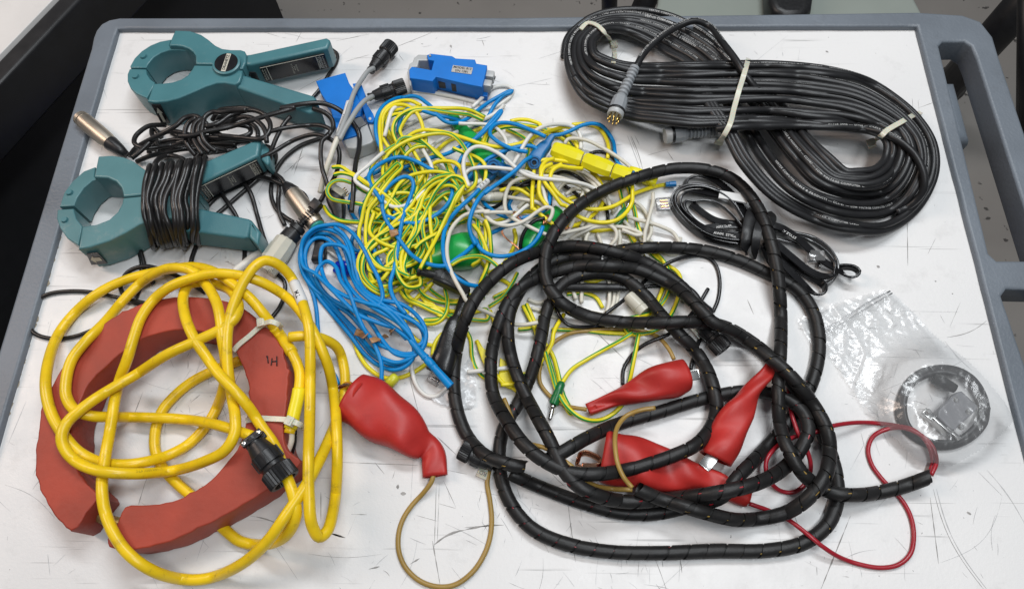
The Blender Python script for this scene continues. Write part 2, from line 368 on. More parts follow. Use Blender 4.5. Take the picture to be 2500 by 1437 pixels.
# ------------------------------------------------------------------ cables: traced runs that are laid on each other by a small settling solver
CABLES = {}; OBST = []
def cable(key, spec, r, L, fixed=False, step=6.0, stiff=1.0, ghost=False, cap=.038):
    A = parse(spec); D = dens(np.hstack([A[:, :2], A[:, 2:3], A[:, 3:4]]), step)
    CABLES[key] = dict(D=D, r=r, L=L, fixed=fixed, stiff=stiff, ghost=ghost, cap=cap, order=len(CABLES))
def doubled(pts, seed, off=9.0):
    """run a lead out and back beside itself (same lead, folded at its end)"""
    rg = np.random.default_rng(seed); P = np.array([(p[0], p[1]) for p in pts], float)
    T = np.gradient(P, axis=0); Nn = np.stack([-T[:, 1], T[:, 0]], 1); Nn /= np.maximum(np.linalg.norm(Nn, axis=1), 1e-6)[:, None]
    w = np.convolve(rg.normal(size=len(P) + 4), [0.25, 0.5, 0.25], 'same')[2:2 + len(P)]
    s = rg.choice([-1, 1]); B = P + Nn * (s * off * (1 + 0.2 * w) + w * off * 0.9)[:, None]
    return [tuple(p) for p in P] + [tuple(p) for p in B[::-1]]
def obstacle(loop, ztop, L): OBST.append((np.array(loop), ztop, L))
def inside(poly, x, y):
    c = np.zeros(len(x), bool); n = len(poly); j = n - 1
    for i in range(n):
        xi, yi = poly[i]; xj, yj = poly[j]
        m = ((yi > y) != (yj > y)) & (x < (xj - xi) * (y - yi) / (yj - yi + 1e-15) + xi); c ^= m; j = i
    return c
def solve_cables(outer=3, inner=9):
    keys = [k for k in CABLES]
    X = np.concatenate([CABLES[k]['D'][:, 0] for k in keys]); Y = np.concatenate([CABLES[k]['D'][:, 1] for k in keys])
    ZM = np.concatenate([CABLES[k]['D'][:, 2] for k in keys]) / 1000.0
    LL = np.concatenate([CABLES[k]['D'][:, 3] + CABLES[k]['L'] for k in keys])
    Rr = np.concatenate([np.full(len(CABLES[k]['D']), CABLES[k]['r']) for k in keys])
    FX = np.concatenate([np.full(len(CABLES[k]['D']), CABLES[k]['fixed']) for k in keys])
    ST = np.concatenate([np.full(len(CABLES[k]['D']), CABLES[k]['stiff']) for k in keys])
    CAP = np.concatenate([np.full(len(CABLES[k]['D']), CABLES[k]['cap']) for k in keys])
    ID = np.concatenate([np.full(len(CABLES[k]['D']), i) for i, k in enumerate(keys)]); n = len(X); SEQ = np.arange(n)
    z = np.where(FX, ZM, np.maximum(Rr, ZM))
    for o in range(outer):
        P = unp(X, Y, z); x, y = P[:, 0], P[:, 1]
        base = Rr.copy(); base = np.maximum(base, ZM)
        for poly, zt, oL in OBST:
            m = (LL > oL) & inside(poly, x, y); base[m] = np.maximum(base[m], zt + Rr[m])
        # neighbour pairs through a hash grid
        cell = 0.012; gx = np.floor(x / cell).astype(int); gy = np.floor(y / cell).astype(int)
        H = {}
        for i in range(n): H.setdefault((gx[i], gy[i]), []).append(i)
        I = []; J = []
        for (a, b), li in H.items():
            A0 = np.array(li)
            for da, db in ((0, 0), (1, 0), (0, 1), (1, 1), (1, -1)):
                lj = H.get((a + da, b + db))
                if lj is None: continue
                B0 = np.array(lj); ii, jj = np.meshgrid(A0, B0, indexing='ij'); ii = ii.ravel(); jj = jj.ravel()
                if da == 0 and db == 0: k = ii < jj; ii = ii[k]; jj = jj[k]
                I.append(ii); J.append(jj)
        I = np.concatenate(I); J = np.concatenate(J)
        d = np.hypot(x[I] - x[J], y[I] - y[J]); rs = Rr[I] + Rr[J]
        near = (ID[I] == ID[J]) & (np.abs(I - J) < 9)
        k = (d < rs) & ~near & ~(FX[I] & FX[J]); I = I[k]; J = J[k]; d = d[k]; rs = rs[k]
        up = (LL[I] > LL[J] + 1e-6) | ((np.abs(LL[I] - LL[J]) <= 1e-6) & (SEQ[I] > SEQ[J]))
        hi = np.where(up, I, J); lo = np.where(up, J, I); tx = np.gradient(x); ty = np.gradient(y); tn = np.hypot(tx, ty) + 1e-9; par = np.abs(tx[I] * tx[J] + ty[I] * ty[J]) / (tn[I] * tn[J])
        gap = np.sqrt(np.maximum(rs**2 - d**2, 0)) * np.where(par > 0.95, 0.10, np.where(par > 0.8, 0.5, 0.98))
        same = np.zeros((n,), bool); zz = np.where(FX, ZM, base)
        for it in range(inner):
            req = base.copy(); np.maximum.at(req, hi, zz[lo] + gap); req = np.where(FX, ZM, np.minimum(req, CAP))
            env = req.copy()
            for s in range(1, 31):
                dd = (s * 0.0024) ** 2 * 6.5 * ST
                ok = ID[s:] == ID[:-s]
                env[s:] = np.where(ok, np.maximum(env[s:], req[:-s] - dd[s:]), env[s:]); env[:-s] = np.where(ok, np.maximum(env[:-s], req[s:] - dd[:-s]), env[:-s])
            for q in range(5):
                e = env.copy(); ok = (ID[2:] == ID[1:-1]) & (ID[1:-1] == ID[:-2])
                e[1:-1] = np.where(ok, 0.5 * env[1:-1] + 0.25 * (env[2:] + env[:-2]), env[1:-1]); env = e
            zz = np.where(FX, ZM, np.maximum(env, base * 0.98))
        z = zz
    P = unp(X, Y, z)
    for i, k in enumerate(keys): CABLES[k]['P'] = P[ID == i]
    print('cable samples', n, 'pairs', len(I), 'max z mm', z.max() * 1000)
def CP(key): return CABLES[key]['P']
# ================================================================== SETTING
RIM = 0.006; FLOORZ = -0.78
def panel_material():
    m = bpy.data.materials.new('scratched_white_board'); m.use_nodes = True; nt = m.node_tree; N = nt.nodes; Lk = nt.links; b = N['Principled BSDF']
    tc = N.new('ShaderNodeTexCoord')
    def mapn(rot, sc):
        mp = N.new('ShaderNodeMapping'); mp.inputs['Rotation'].default_value = (0, 0, math.radians(rot)); mp.inputs['Scale'].default_value = sc
        Lk.new(tc.outputs['Object'], mp.inputs[0]); return mp.outputs[0]
    def noise(vec, sc, det, ro=0.6):
        n = N.new('ShaderNodeTexNoise'); n.inputs['Scale'].default_value = sc; n.inputs['Detail'].default_value = det; n.inputs['Roughness'].default_value = ro; Lk.new(vec, n.inputs['Vector']); return n.outputs['Fac']
    def rng(s, a, c, lo=0.0, hi=1.0):
        r = N.new('ShaderNodeMapRange'); r.inputs[1].default_value = a; r.inputs[2].default_value = c; r.inputs[3].default_value = lo; r.inputs[4].default_value = hi; Lk.new(s, r.inputs[0]); return r.outputs[0]
    def mix(f, a, c):
        q = N.new('ShaderNodeMix'); q.data_type = 'RGBA'; Lk.new(f, q.inputs[0])
        if isinstance(a, tuple): q.inputs[6].default_value = a
        else: Lk.new(a, q.inputs[6])
        q.inputs[7].default_value = c; return q.outputs[2]
    base = mix(rng(noise(tc.outputs['Object'], 5, 6), 0.35, 0.7), (0.70, 0.69, 0.68, 1), (0.63, 0.625, 0.62, 1))
    col = mix(rng(noise(tc.outputs['Object'], 28, 8, 0.75), 0.55, 0.75, 0, 0.40), base, (0.43, 0.42, 0.41, 1))
    def mul(a, c):
        q = N.new('ShaderNodeMath'); q.operation = 'MULTIPLY'; Lk.new(a, q.inputs[0]); Lk.new(c, q.inputs[1]); return q.outputs[0]
    for rot, seed, st in ((12, 3.1, 0.5), (67, 7.7, 0.45), (-38, 1.3, 0.5), (105, 5.5, 0.4), (150, 9.1, 0.35)):
        v = mapn(rot, (3.0, 160, 1)); a = rng(noise(v, 1.6 + seed * 0.05, 3, 0.5), 0.685, 0.72, 0, st)
        g = rng(noise(mapn(rot + 30, (9 + seed, 9, 1)), 1.0, 2), 0.5, 0.6)
        col = mix(mul(a, g), col, (0.22, 0.215, 0.21, 1))
    sp = rng(noise(tc.outputs['Object'], 260, 4, 0.5), 0.735, 0.76, 0, 0.8)
    col = mix(sp, col, (0.10, 0.095, 0.09, 1))
    Lk.new(col, b.inputs['Base Color'])
    Lk.new(rng(noise(tc.outputs['Object'], 40, 5), 0.3, 0.7, 0.34, 0.5), b.inputs['Roughness'])
    bp = N.new('ShaderNodeBump'); bp.inputs['Strength'].default_value = 0.25; bp.inputs['Distance'].default_value = 0.0006
    Lk.new(noise(mapn(20, (1, 1, 1)), 420, 3), bp.inputs['Height']); Lk.new(bp.outputs[0], b.inputs['Normal'])
    return m
def jag(pts, amp, step, seed, sel=None):
    """ragged board edge"""
    rg = np.random.default_rng(seed); out = []
    for i in range(len(pts)):
        a = np.array(pts[i]); c = np.array(pts[(i + 1) % len(pts)]); L = np.linalg.norm(c - a); n = max(1, int(L / step)); nn = np.array([-(c - a)[1], (c - a)[0]]) / L
        o = 0
        for k in range(n):
            o = 0.6 * o + rg.normal() * amp * 0.6
            if rg.random() < 0.04: o += rg.normal() * amp * 2
            p = a + (c - a) * k / n + nn * (o if k else 0); out.append(tuple(p))
    return out
# floor
mb = MB()
def floor_material():
    m = mat('painted_concrete_floor', (0.235, 0.218, 0.20), 0.5, var=0.10, scale=3.5, bump=0.3, bscale=60, dirt=0.0); nt = m.node_tree; N = nt.nodes; Lk = nt.links
    b = N['Principled BSDF']; src = b.inputs['Base Color'].links[0].from_socket; tc = N.new('ShaderNodeTexCoord')
    n = N.new('ShaderNodeTexNoise'); n.inputs['Scale'].default_value = 42; n.inputs['Detail'].default_value = 3; Lk.new(tc.outputs['Object'], n.inputs['Vector'])
    r = N.new('ShaderNodeMapRange'); r.inputs[1].default_value = 0.66; r.inputs[2].default_value = 0.70; Lk.new(n.outputs['Fac'], r.inputs[0])
    q = N.new('ShaderNodeMix'); q.data_type = 'RGBA'; Lk.new(r.outputs[0], q.inputs[0]); Lk.new(src, q.inputs[6]); q.inputs[7].default_value = (0.06, 0.055, 0.05, 1); Lk.new(q.outputs[2], b.inputs['Base Color']); return m
mb.add([(-4, -3, FLOORZ), (4, -3, FLOORZ), (4, 4, FLOORZ), (-4, 4, FLOORZ)], [[0, 1, 2, 3]], floor_material())
fl = mb.build('floor', smooth=False); fl['kind'] = 'structure'
# ---- utility cart
cart = thing('utility_cart', 'grey plastic utility cart with a scratched white board set in its top', 'cart', (0, -0.3, FLOORZ))
def ext(a, c, t): return (a[0] + (c[0] - a[0]) * t, a[1] + (c[1] - a[1]) * t)
def w2(x, y, z): p = U(x, y, z); return (p.x, p.y)
oTL1, oTL2, oTL3 = w2(228, 95, RIM), w2(243, 62, RIM), w2(290, 43, RIM)
oL = w2(40, 712, RIM); oLb = ext(oTL1, oL, 2.0)
oTR = [w2(1250, 42, RIM), w2(1900, 34, RIM), w2(2240, 29, RIM), w2(2350, 36, RIM), w2(2395, 52, RIM), w2(2425, 90, RIM), w2(2440, 140, RIM)]
oR = ext(oTR[-1], w2(2500, 318, RIM), 3.2)
outer = [oTL1, oTL2, oTL3] + oTR + [oR, (oR[0] + 0.05, oLb[1]), oLb]
iTL = w2(286, 70, RIM); iTR = w2(2240, 64, RIM); iL = ext(iTL, w2(108, 680, RIM), 2.1); iR = ext(iTR, w2(2490, 1040, RIM), 1.7)
yb = min(iL[1], iR[1]) + 0.02
def aty(a, c, y): t = (y - a[1]) / (c[1] - a[1]); return (a[0] + (c[0] - a[0]) * t, y)
iLb = aty(iTL, iL, yb); iRb = aty(iTR, iR, yb)
outer = [w2(222, 118, RIM), w2(227, 92, RIM), w2(234, 74, RIM), w2(247, 58, RIM), w2(266, 48, RIM), w2(292, 43, RIM)] + oTR + [aty(oTR[-1], oR, yb - 0.05), aty(oTL1, oL, yb - 0.05)]
h1 = [w2(2293, 112, RIM), w2(2302, 102, RIM), w2(2355, 101, RIM), w2(2372, 112, RIM), w2(2384, 140, RIM), ext(w2(2384, 140, RIM), w2(2500, 500, RIM), 1.3), ext(w2(2434, 636, RIM), w2(2500, 636, RIM), 1.3), w2(2434, 636, RIM), w2(2415, 618, RIM)]
h2a = w2(2446, 722, RIM); h2b = w2(2458, 705, RIM)
h2 = [h2b, ext(h2b, w2(2500, 706, RIM), 2.2), ext(ext(h2b, w2(2500, 706, RIM), 2.2), aty(oTR[-1], oR, yb), 0.75), ext(h2a, w2(2500, 880, RIM), 1.6), h2a]
mb = MB()
plate(mb, [outer, jag([iTL, iTR, iRb, iLb], 0.00022, 0.012, 3), h1, h2], RIM - 0.028, RIM, M_('cart'), bev=0.0026, res=3)
mb.build('tray_rim', cart, sharp=50)
mb = MB(); plate(mb, [outer[:], ], RIM - 0.045, RIM - 0.0285, mat('dark_cart_underside', (0.03, 0.032, 0.036), 0.6), bev=0.002) if False else None
# rolled handle bar on the right of the opening
# board
mb = MB(); pm = panel_material()
I0 = [iTL, iTR, iRb, iLb]; cxy = np.mean(np.array(I0), axis=0)
Pn = [tuple(np.array(p) + (cxy - np.array(p)) * 0.004) for p in I0]
plate(mb, [jag([w2(287, 73, 0), w2(2243, 67, 0), aty(w2(2243, 67, 0), w2(2492, 1040, 0), yb), aty(w2(287, 73, 0), w2(112, 682, 0), yb)], 0.0006, 0.004, 9)], -0.012, 0.0, pm, bev=0.0006, res=1)
# scratches, dents and glue marks worn into the board: fine slivers
sm = mat('scratch_dirt', (0.27, 0.26, 0.25), 0.7, var=0.3, scale=200); sm2 = mat('faint_scratch', (0.42, 0.42, 0.42), 0.6, var=0.15, scale=200); sm3 = mat('bare_board_chip', (0.30, 0.25, 0.18), 0.8, var=0.3, scale=300)
def sliver(p, q, w, m, bend=0.0, z=0.00015, n=8, rough=0.35):
    p = np.array(p[:2]); q = np.array(q[:2]); d = q - p; L = np.linalg.norm(d)
    if L < 1e-5: return
    nn = np.array([-d[1], d[0]]) / L; v = []; f = []
    n = max(3, min(40, int(L / 0.004)))
    for i in range(n + 1):
        t = i / n; c = p + d * t + nn * bend * math.sin(math.pi * t); ww = w * (0.25 + math.sin(math.pi * t) ** 0.5 * 0.75) * (1 + rough * RNG.normal()) / 2; ww = abs(ww)
        v.append((c[0] - nn[0] * ww, c[1] - nn[1] * ww, z)); v.append((c[0] + nn[0] * ww, c[1] + nn[1] * ww, z))
    for i in range(n): f.append([2 * i, 2 * i + 1, 2 * i + 3, 2 * i + 2])
    mb.add(v, f, m)
CLU = [(RNG.uniform(60, 2450), RNG.uniform(80, 1436), RNG.uniform(30, 130)) for _ in range(26)]
for i in range(800):
    if i % 3: c_ = CLU[int(RNG.integers(26))]; x = c_[0] + RNG.normal() * c_[2]; y = c_[1] + RNG.normal() * c_[2] * .8
    else: x = RNG.uniform(60, 2450); y = RNG.uniform(80, 1436)
    if y < 78 or x < 285 - 0.285 * (y - 72) + 12 or x > 2243 + .254 * (y - 66) - 12: continue
    p = w2(x, y, 0); a = RNG.choice([0.2, 1.2, -0.9, 1.6, 2.6]) + RNG.normal() * 0.35; L = RNG.exponential(0.009) + 0.0015
    sliver(p, (p[0] + L * math.cos(a), p[1] + L * math.sin(a)), RNG.choice([0.0002, 0.0003, 0.0004]), sm if RNG.random() < 0.18 else sm2, bend=RNG.normal() * L * 0.04)
def scr(reg, a, b, w, m=None, bend=0.0):
    w = w * .5 if w > .0009 else w * .8
    m = m or sm; sliver(UR(reg, *a), UR(reg, *b), w, m, bend)
for reg, a, b, w, m, bd in [
    ('E', (600, 610), (565, 700), .0011, sm, 0), ('E', (635, 920), (610, 990), .001, sm, 0), ('E', (610, 985), (580, 1085), .0012, sm, 0), ('E', (800, 655), (840, 622), .0015, sm, 0),
    ('E', (1050, 1130), (1180, 1170), .002, sm, .001), ('E', (1390, 1205), (1440, 1220), .0025, sm, 0), ('E', (1345, 1030), (1345, 1150), .001, sm, 0), ('E', (20, 1000), (230, 1140), .0005, sm2, .004),
    ('E', (30, 840), (110, 650), .0004, sm2, 0), ('E', (200, 1290), (210, 1380), .0005, sm2, 0), ('E', (1130, 1220), (1250, 1400), .0004, sm2, 0), ('E', (690, 780), (700, 700), .001, sm, 0),
    ('K', (70, 790), (460, 805), .0005, sm, 0), ('K', (420, 370), (470, 560), .0006, sm, 0), ('K', (545, 1210), (700, 1135), .0028, sm, .002), ('K', (700, 1135), (900, 1110), .0022, sm, .001), ('K', (555, 900), (545, 1220), .0005, sm, 0), ('K', (570, 900), (560, 1200), .0004, sm, 0),
    ('K', (535, 1190), (575, 1420), .0009, sm, 0), ('K', (560, 660), (655, 750), .001, sm, 0), ('K', (610, 830), (710, 850), .0005, sm, 0), ('K', (590, 880), (655, 1020), .0004, sm, 0), ('K', (655, 1025), (565, 1000), .0004, sm, 0), ('K', (210, 1335), (265, 1322), .0014, sm, 0),
    ('K', (350, 915), (365, 915), .004, sm, 0), ('K', (372, 950), (400, 950), .005, sm, 0), ('K', (440, 700), (420, 1080), .0003, sm2, 0), ('K', (120, 1055), (200, 1057), .0008, sm, 0), ('K', (10, 1150), (90, 1175), .003, sm, 0), ('K', (420, 1310), (470, 1280), .0015, sm, 0),
    ('K', (620, 600), (650, 605), .0006, sm, 0), ('K', (240, 790), (290, 850), .0006, sm, 0), ('K', (450, 1060), (560, 1090), .0004, sm, 0),
    ('I', (545, 1100), (575, 1330), .0006, sm, 0), ('I', (660, 425), (770, 530), .0014, sm, 0), ('I', (510, 1310), (720, 1320), .0002, sm2, 0), ('L', (1000, 0), (1010, 370), .0003, sm2, 0),
    ('J', (690, 1437), (830, 1090), .0008, sm, 0), ('J', (1210, 1000), (1250, 1315), .001, sm, 0), ('J', (1240, 960), (1480, 1437), .0013, sm2, -.006), ('J', (1225, 960), (1465, 1437), .0005, sm, -.006), ('J', (1480, 870), (1657, 1120), .0008, sm2, .002),
    ('J', (1260, 1310), (1555, 990), .0003, sm2, -.01), ('J', (1385, 1070), (1405, 1082), .006, sm, 0), ('J', (340, 60), (370, 130), .0006, sm, 0), ('J', (895, 330), (1500, 345), .0002, sm2, 0), ('J', (1550, 990), (1440, 880), .0005, sm2, 0), ('J', (880, 690), (900, 770), .0003, sm, 0), ('J', (540, 430), (650, 430), .0003, sm2, 0),
    ('J', (1290, 240), (1480, 160), .0006, sm, -.003), ('J', (830, 870), (900, 740), .0003, sm2, 0), ('J', (670, 1330), (672, 1370), .0005, sm, 0), ('J', (750, 110), (1350, 120), .0002, sm2, 0),
    ('C', (500, 690), (560, 860), .0007, sm, .001), ('C', (520, 690), (545, 740), .0004, sm, 0), ('C', (585, 790), (690, 760), .0004, sm, 0), ('C', (1490, 260), (1505, 268), .003, sm, 0), ('C', (1240, 1270), (1246, 1440), .0003, sm2, 0), ('C', (1960, 550), (2100, 500), .0003, sm, 0), ('C', (1235, 1230), (1290, 1300), .0006, sm2, 0),
    ('C', (1905, 1100), (1908, 1350), .0006, sm, 0), ('C', (2010, 1290), (2050, 1210), .0004, sm, 0), ('C', (1930, 500), (1935, 560), .0003, sm, 0), ('C', (1960, 510), (1965, 560), .0003, sm, 0), ('C', (1940, 190), (2000, 170), .0003, sm, 0), ('C', (30, 300), (200, 245), .0003, sm2, 0), ('C', (1100, 340), (1300, 180), .0002, sm2, 0), ('C', (1750, 1350), (1765, 1360), .004, sm, 0),
    ('B', (1140, 230), (1450, 105), .0005, sm, 0), ('B', (690, 360), (900, 300), .0004, sm, 0), ('B', (610, 180), (900, 120), .0006, sm, 0), ('B', (1880, 170), (1900, 225), .0006, sm, 0), ('B', (1605, 215), (1615, 240), .003, sm, 0), ('B', (1350, 205), (1370, 208), .0015, sm, 0), ('B', (2160, 580), (2490, 505), .0003, sm2, 0), ('B', (2260, 720), (2340, 740), .001, sm2, 0),
    ('B', (240, 1350), (330, 1080), .0008, sm, 0), ('B', (150, 1340), (330, 1180), .0006, sm, 0), ('B', (280, 610), (500, 490), .0005, sm, 0), ('B', (260, 190), (310, 100), .0004, sm, 0), ('B', (1720, 700), (1725, 760), .0006, sm, 0), ('B', (1750, 700), (1750, 750), .0006, sm, 0),
    ('N', (1760, 460), (1920, 880), .0009, sm2, 0), ('N', (1790, 460), (1900, 760), .0004, sm, 0), ('N', (850, 240), (850, 300), .0004, sm, 0), ('N', (1540, 580), (1700, 565), .0003, sm, 0), ('N', (2240, 640), (2320, 760), .0008, sm, 0), ('N', (520, 60), (610, 85), .001, sm2, 0),
    ('T', (680, 170), (760, 20), .0006, sm, 0), ('T', (530, 420), (640, 410), .0003, sm, 0), ('T', (280, 700), (450, 660), .0003, sm, 0), ('T', (400, 700), (500, 640), .0003, sm, 0), ('T', (300, 460), (350, 560), .0003, sm, 0), ('D', (400, 1300), (560, 1310), .0002, sm2, 0),
    ('S', (1600, 90), (1770, 140), .0003, sm, 0), ('A', (2100, 690), (2000, 750), .0004, sm, 0), ('D', (1570, 1130), (1500, 1190), .0006, sm, 0)]:
    scr(reg, a, b, w, m, bd)
# chipped left edge of the board
for y in np.linspace(560, 1000, 26):
    x = 287 - 0.287 * (y - 72) + RNG.uniform(2, 9); p = w2(x, y, 0); L = RNG.uniform(.004, .011)
    sliver(p, (p[0] - L * 0.25, p[1] - L), RNG.uniform(.0015, .004), sm3)
mb.build('white_board', cart, smooth=False)
# under-structure: leg posts and lower shelf seen below the rim
mb = MB()
plate(mb, [[(-0.42, -1.0), (0.36, -1.0), (0.36, -0.03), (-0.42, -0.03)]], -0.60, -0.57, M_('cart'), bev=0.005); mb.build('lower_shelf', cart)
for (x, y) in ((-0.38, -0.06), (0.40, -0.08), (-0.40, -0.9), (0.42, -0.9)):
    mb = MB(); plate(mb, [[(x - .035, y - .035), (x + .035, y - .035), (x + .035, y + .035), (x - .035, y + .035)]], -0.70, RIM - 0.03, M_('cart'), bev=0.01); lathe(mb, (x, y - 0.015, -0.74), (x, y + 0.015, -0.74), [(0, .038), (1, .038)], M_('blackplug')); mb.build('leg', cart)
# ---- workbench in the top left
BZ = -0.02
bench = thing('workbench', 'corner of a pale workbench with a thick black edge, top left of the cart', 'workbench', tuple(U(-200, -100, BZ))[:2] + (FLOORZ,))
mb = MB(); e1, e2 = U(128, 0, BZ), U(0, 132, BZ); dd = (e2 - e1).normalized(); nn = Vector((-dd.y, dd.x, 0)); nn = nn if nn.x < 0 else -nn
a = e1 - dd * 0.30; c = e2 + dd * 1.2
plate(mb, [[(a.x, a.y), (c.x, c.y), (c.x + nn.x, c.y + nn.y), (a.x + nn.x, a.y + nn.y)]], BZ - 0.03, BZ, mat('bench_laminate', (0.62, 0.60, 0.58), 0.4, var=0.04, scale=20, dirt=0.05), bev=0.001); mb.build('bench_top', bench)
mb = MB(); g1 = U(198, 0, BZ - 0.005); wd = abs((g1 - e1).dot(nn)); a2 = a - nn * wd; c2 = c - nn * wd; a3 = a - nn * .0008; c3 = c - nn * 0.0008
plate(mb, [[(a3.x, a3.y), (c3.x, c3.y), (c2.x, c2.y), (a2.x, a2.y)]], BZ - 0.07, BZ - 0.003, mat('black_edge_band', (0.012, 0.012, 0.013), 0.4, var=0.2), bev=0.004, res=3); mb.build('edge_band', bench)
mb = MB(); q = nn * 0.02; plate(mb, [[(a.x + q.x, a.y + q.y), (c.x + q.x, c.y + q.y), (c.x + nn.x, c.y + nn.y), (a.x + nn.x, a.y + nn.y)]], FLOORZ + 0.001, BZ - 0.0305, mat('black_underside_fill', (0.008, 0.008, 0.009), 0.6)); mb.build('dark_underside', bench)  # added black body fills the dark space beneath the bench top
# black sheet added to fill the dark floor area, with blue edge
mb = MB(); z = FLOORZ + 0.006; m0, m1 = U(455, -40, z), U(600, 60, z); mdir = (m1 - m0).normalized(); m0 = m0 - mdir * 1.0; m1b = m1 + mdir * 1.6
plate(mb, [[(m0.x, m0.y), (m1b.x, m1b.y), (-2.5, m1b.y), (-3.0, m0.y)]], FLOORZ + 0.002, z, mat('black_floor_fill', (0.006, 0.005, 0.005), 0.8, var=0.2), bev=0.001)
mt = mb.build('dark_floor_sheet', smooth=False); tagp(mt, 'added black sheet filling the dark floor area left of the cart', 'floor sheet')
mb = MB(); k0, k1 = U(560, -40, z), U(690, 60, z); kn = Vector((mdir.y, -mdir.x, 0)); kn = kn if kn.x > 0 else -kn; wd = (k0 - U(455, -40, z)).dot(kn)
s0 = m0 + kn * 0.002; s1 = m1b + kn * 0.002
plate(mb, [[(s0.x, s0.y), (s1.x, s1.y), (s1.x + kn.x * wd, s1.y + kn.y * wd), (s0.x + kn.x * wd, s0.y + kn.y * wd)]], FLOORZ + 0.002, z + 0.006, mat('dark_blue_edge', (0.015, 0.06, 0.45), 0.5), bev=0.002); mb.build('edge_strip', mt)
# chair beyond the cart
CZ = -0.33
chair = thing('chair', 'pale grey-green chair with black pad beyond the far edge of the cart', 'chair', tuple(U(1900, -20, FLOORZ)))
mb = MB(); plate(mb, [outline([(1628, -160), (2175, -150), (2225, -20), (2275, 75), (1575, 75), (1605, 10)], CZ)], CZ - 0.02, CZ, mat('pale_green_grey_seat', (0.27, 0.30, 0.27), 0.3, var=0.06, scale=8, coat=0.3), bev=0.006); mb.build('seat', chair)
mb = MB(); plate(mb, [outline([(1872, -120), (1878, 0), (1890, 24), (1915, 37), (1960, 37), (1984, 20), (1992, -40), (1996, -120)], CZ + 0.04)], CZ + 0.001, CZ + 0.04, M_('blackplug'), bev=0.01, res=3); mb.build('pad', chair)
for pts, r in (([(1487, -120, CZ), (1488, 0, CZ - 0.1), (1482, 90, CZ - 0.35)], 0.014), ([(1612, -140, CZ), (1578, 0, CZ - 0.05), (1550, 60, CZ - 0.1)], 0.019)):
    mb = MB(); tube(mb, dens([U(*p)[:] for p in pts], 0.03), r, M_('blackplug'), 14); mb.build('leg', chair)
st = thing('floor_stand', 'black tubular stand leg slanting behind the cart handle, top right', 'stand', tuple(U(2480, 60, FLOORZ)))
mb = MB(); tube(mb, [U(2560, -60, -0.35)[:], U(2290, 240, -0.70)[:]], 0.030, mat('satin_black_tube', (0.010, 0.010, 0.011), 0.4), 20); mb.build('leg', st)
mb = MB(); tube(mb, [U(2506, -60, -0.30)[:], U(2500, 330, -0.5)[:]], 0.012, mat('satin_black_tube', (0.010, 0.010, 0.011), 0.4), 16); mb.build('rod', st)
mb = MB(); lathe(mb, U(2300, 225, -0.70)[:], U(2332, 190, -0.66)[:], [(0, .034), (.5, .036), (1, .031)], M_('blackplug')); mb.build('foot', st)
# ================================================================== OUTLINES OF THE SOLID THINGS (also used as obstacles for the cables)
RINGZ = 0.033
ring_out = outline(['E', (522, 1093), (620, 1090), (740, 1060), (840, 1012), (905, 958), (955, 900), (992, 850), (1022, 780), (1040, 700), (1046, 620), (1030, 540), (1005, 480), (975, 425), (930, 385), (850, 358), (760, 350), (680, 362), (600, 392),
    (520, 438), (440, 505), (375, 575), (335, 650), (310, 730), (302, 800), (308, 870), (325, 940), (372, 1000), (412, 1045), (360, 1120), (308, 1198), (240, 1145), (188, 1060), (155, 980), (146, 880), (158, 760), (180, 670), (215, 585), (262, 500), (335, 415), (425, 335), (530, 270), (640, 227), (750, 210), (850, 212), (935, 228), (1015, 262), (1085, 310), (1150, 380), (1190, 450), (1206, 530), (1206, 620), (1198, 700), (1190, 765), (1200, 850), (1262, 900), (1160, 988), (1060, 1052), (950, 1120), (830, 1188), (680, 1248), (540, 1272), (456, 1262), (452, 1228), (490, 1170)], RINGZ)
CL1Z = 0.036
cl1_body = outline(['S', (585, 62), (760, 70), (880, 110), (960, 165), (1040, 232), (1120, 270), (1220, 283), (1330, 283), (1375, 298), (1395, 340), (1393, 400), (1370, 450), (1352, 510), (1345, 580), (1320, 650), (1262, 680), (1150, 660), (1060, 662), (940, 700), (800, 762), (640, 830), (500, 868), (360, 880), (275, 866), (300, 800), (345, 665), (450, 662), (560, 648), (660, 615), (730, 570), (775, 510), (805, 450), (822, 400), (818, 355), (790, 310), (740, 272), (670, 247), (600, 238), (520, 238), (545, 160)], CL1Z)
cl1_tip = outline(['S', (545, 168), (420, 190), (310, 235), (210, 300), (130, 380), (80, 470), (85, 490), (262, 490), (290, 440), (350, 370), (430, 320), (520, 292), (640, 288), (720, 300), (640, 240), (520, 238)], CL1Z - 0.005)
cl1_tip2 = outline(['S', (75, 500), (50, 560), (50, 640), (85, 720), (150, 780), (270, 832), (345, 700), (360, 655), (310, 620), (270, 560), (262, 505)], CL1Z - 0.005)
cl2_body = outline(['D', (702, 442), (800, 436), (880, 448), (950, 475), (1010, 520), (1070, 560), (1160, 590), (1300, 600), (1400, 650), (1400, 800), (1320, 880), (1200, 890), (1080, 905), (1000, 930), (900, 990), (780, 1050), (640, 1095), (560, 1108), (588, 945), (690, 930), (780, 895), (840, 840), (870, 780), (880, 715), (868, 670), (830, 625), (770, 598), (672, 592)], CL1Z)
cl2_tip = outline(['D', (680, 520), (600, 550), (520, 620), (460, 700), (425, 805), (530, 798), (552, 740), (600, 670), (660, 620), (740, 595), (672, 592)], CL1Z - 0.005)
cl2_tip2 = outline(['D', (410, 825), (405, 890), (430, 960), (480, 1030), (560, 1080), (588, 945), (545, 890), (525, 818)], CL1Z - 0.005)
sens2_out = outline(['B', (432, 528), (560, 490), (688, 455), (720, 545), (762, 600), (830, 720), (900, 760), (940, 850), (940, 880), (880, 890), (850, 800), (785, 940), (780, 990), (660, 1035), (580, 880), (480, 640)], 0.018)
obstacle(ring_out, RINGZ, 20)
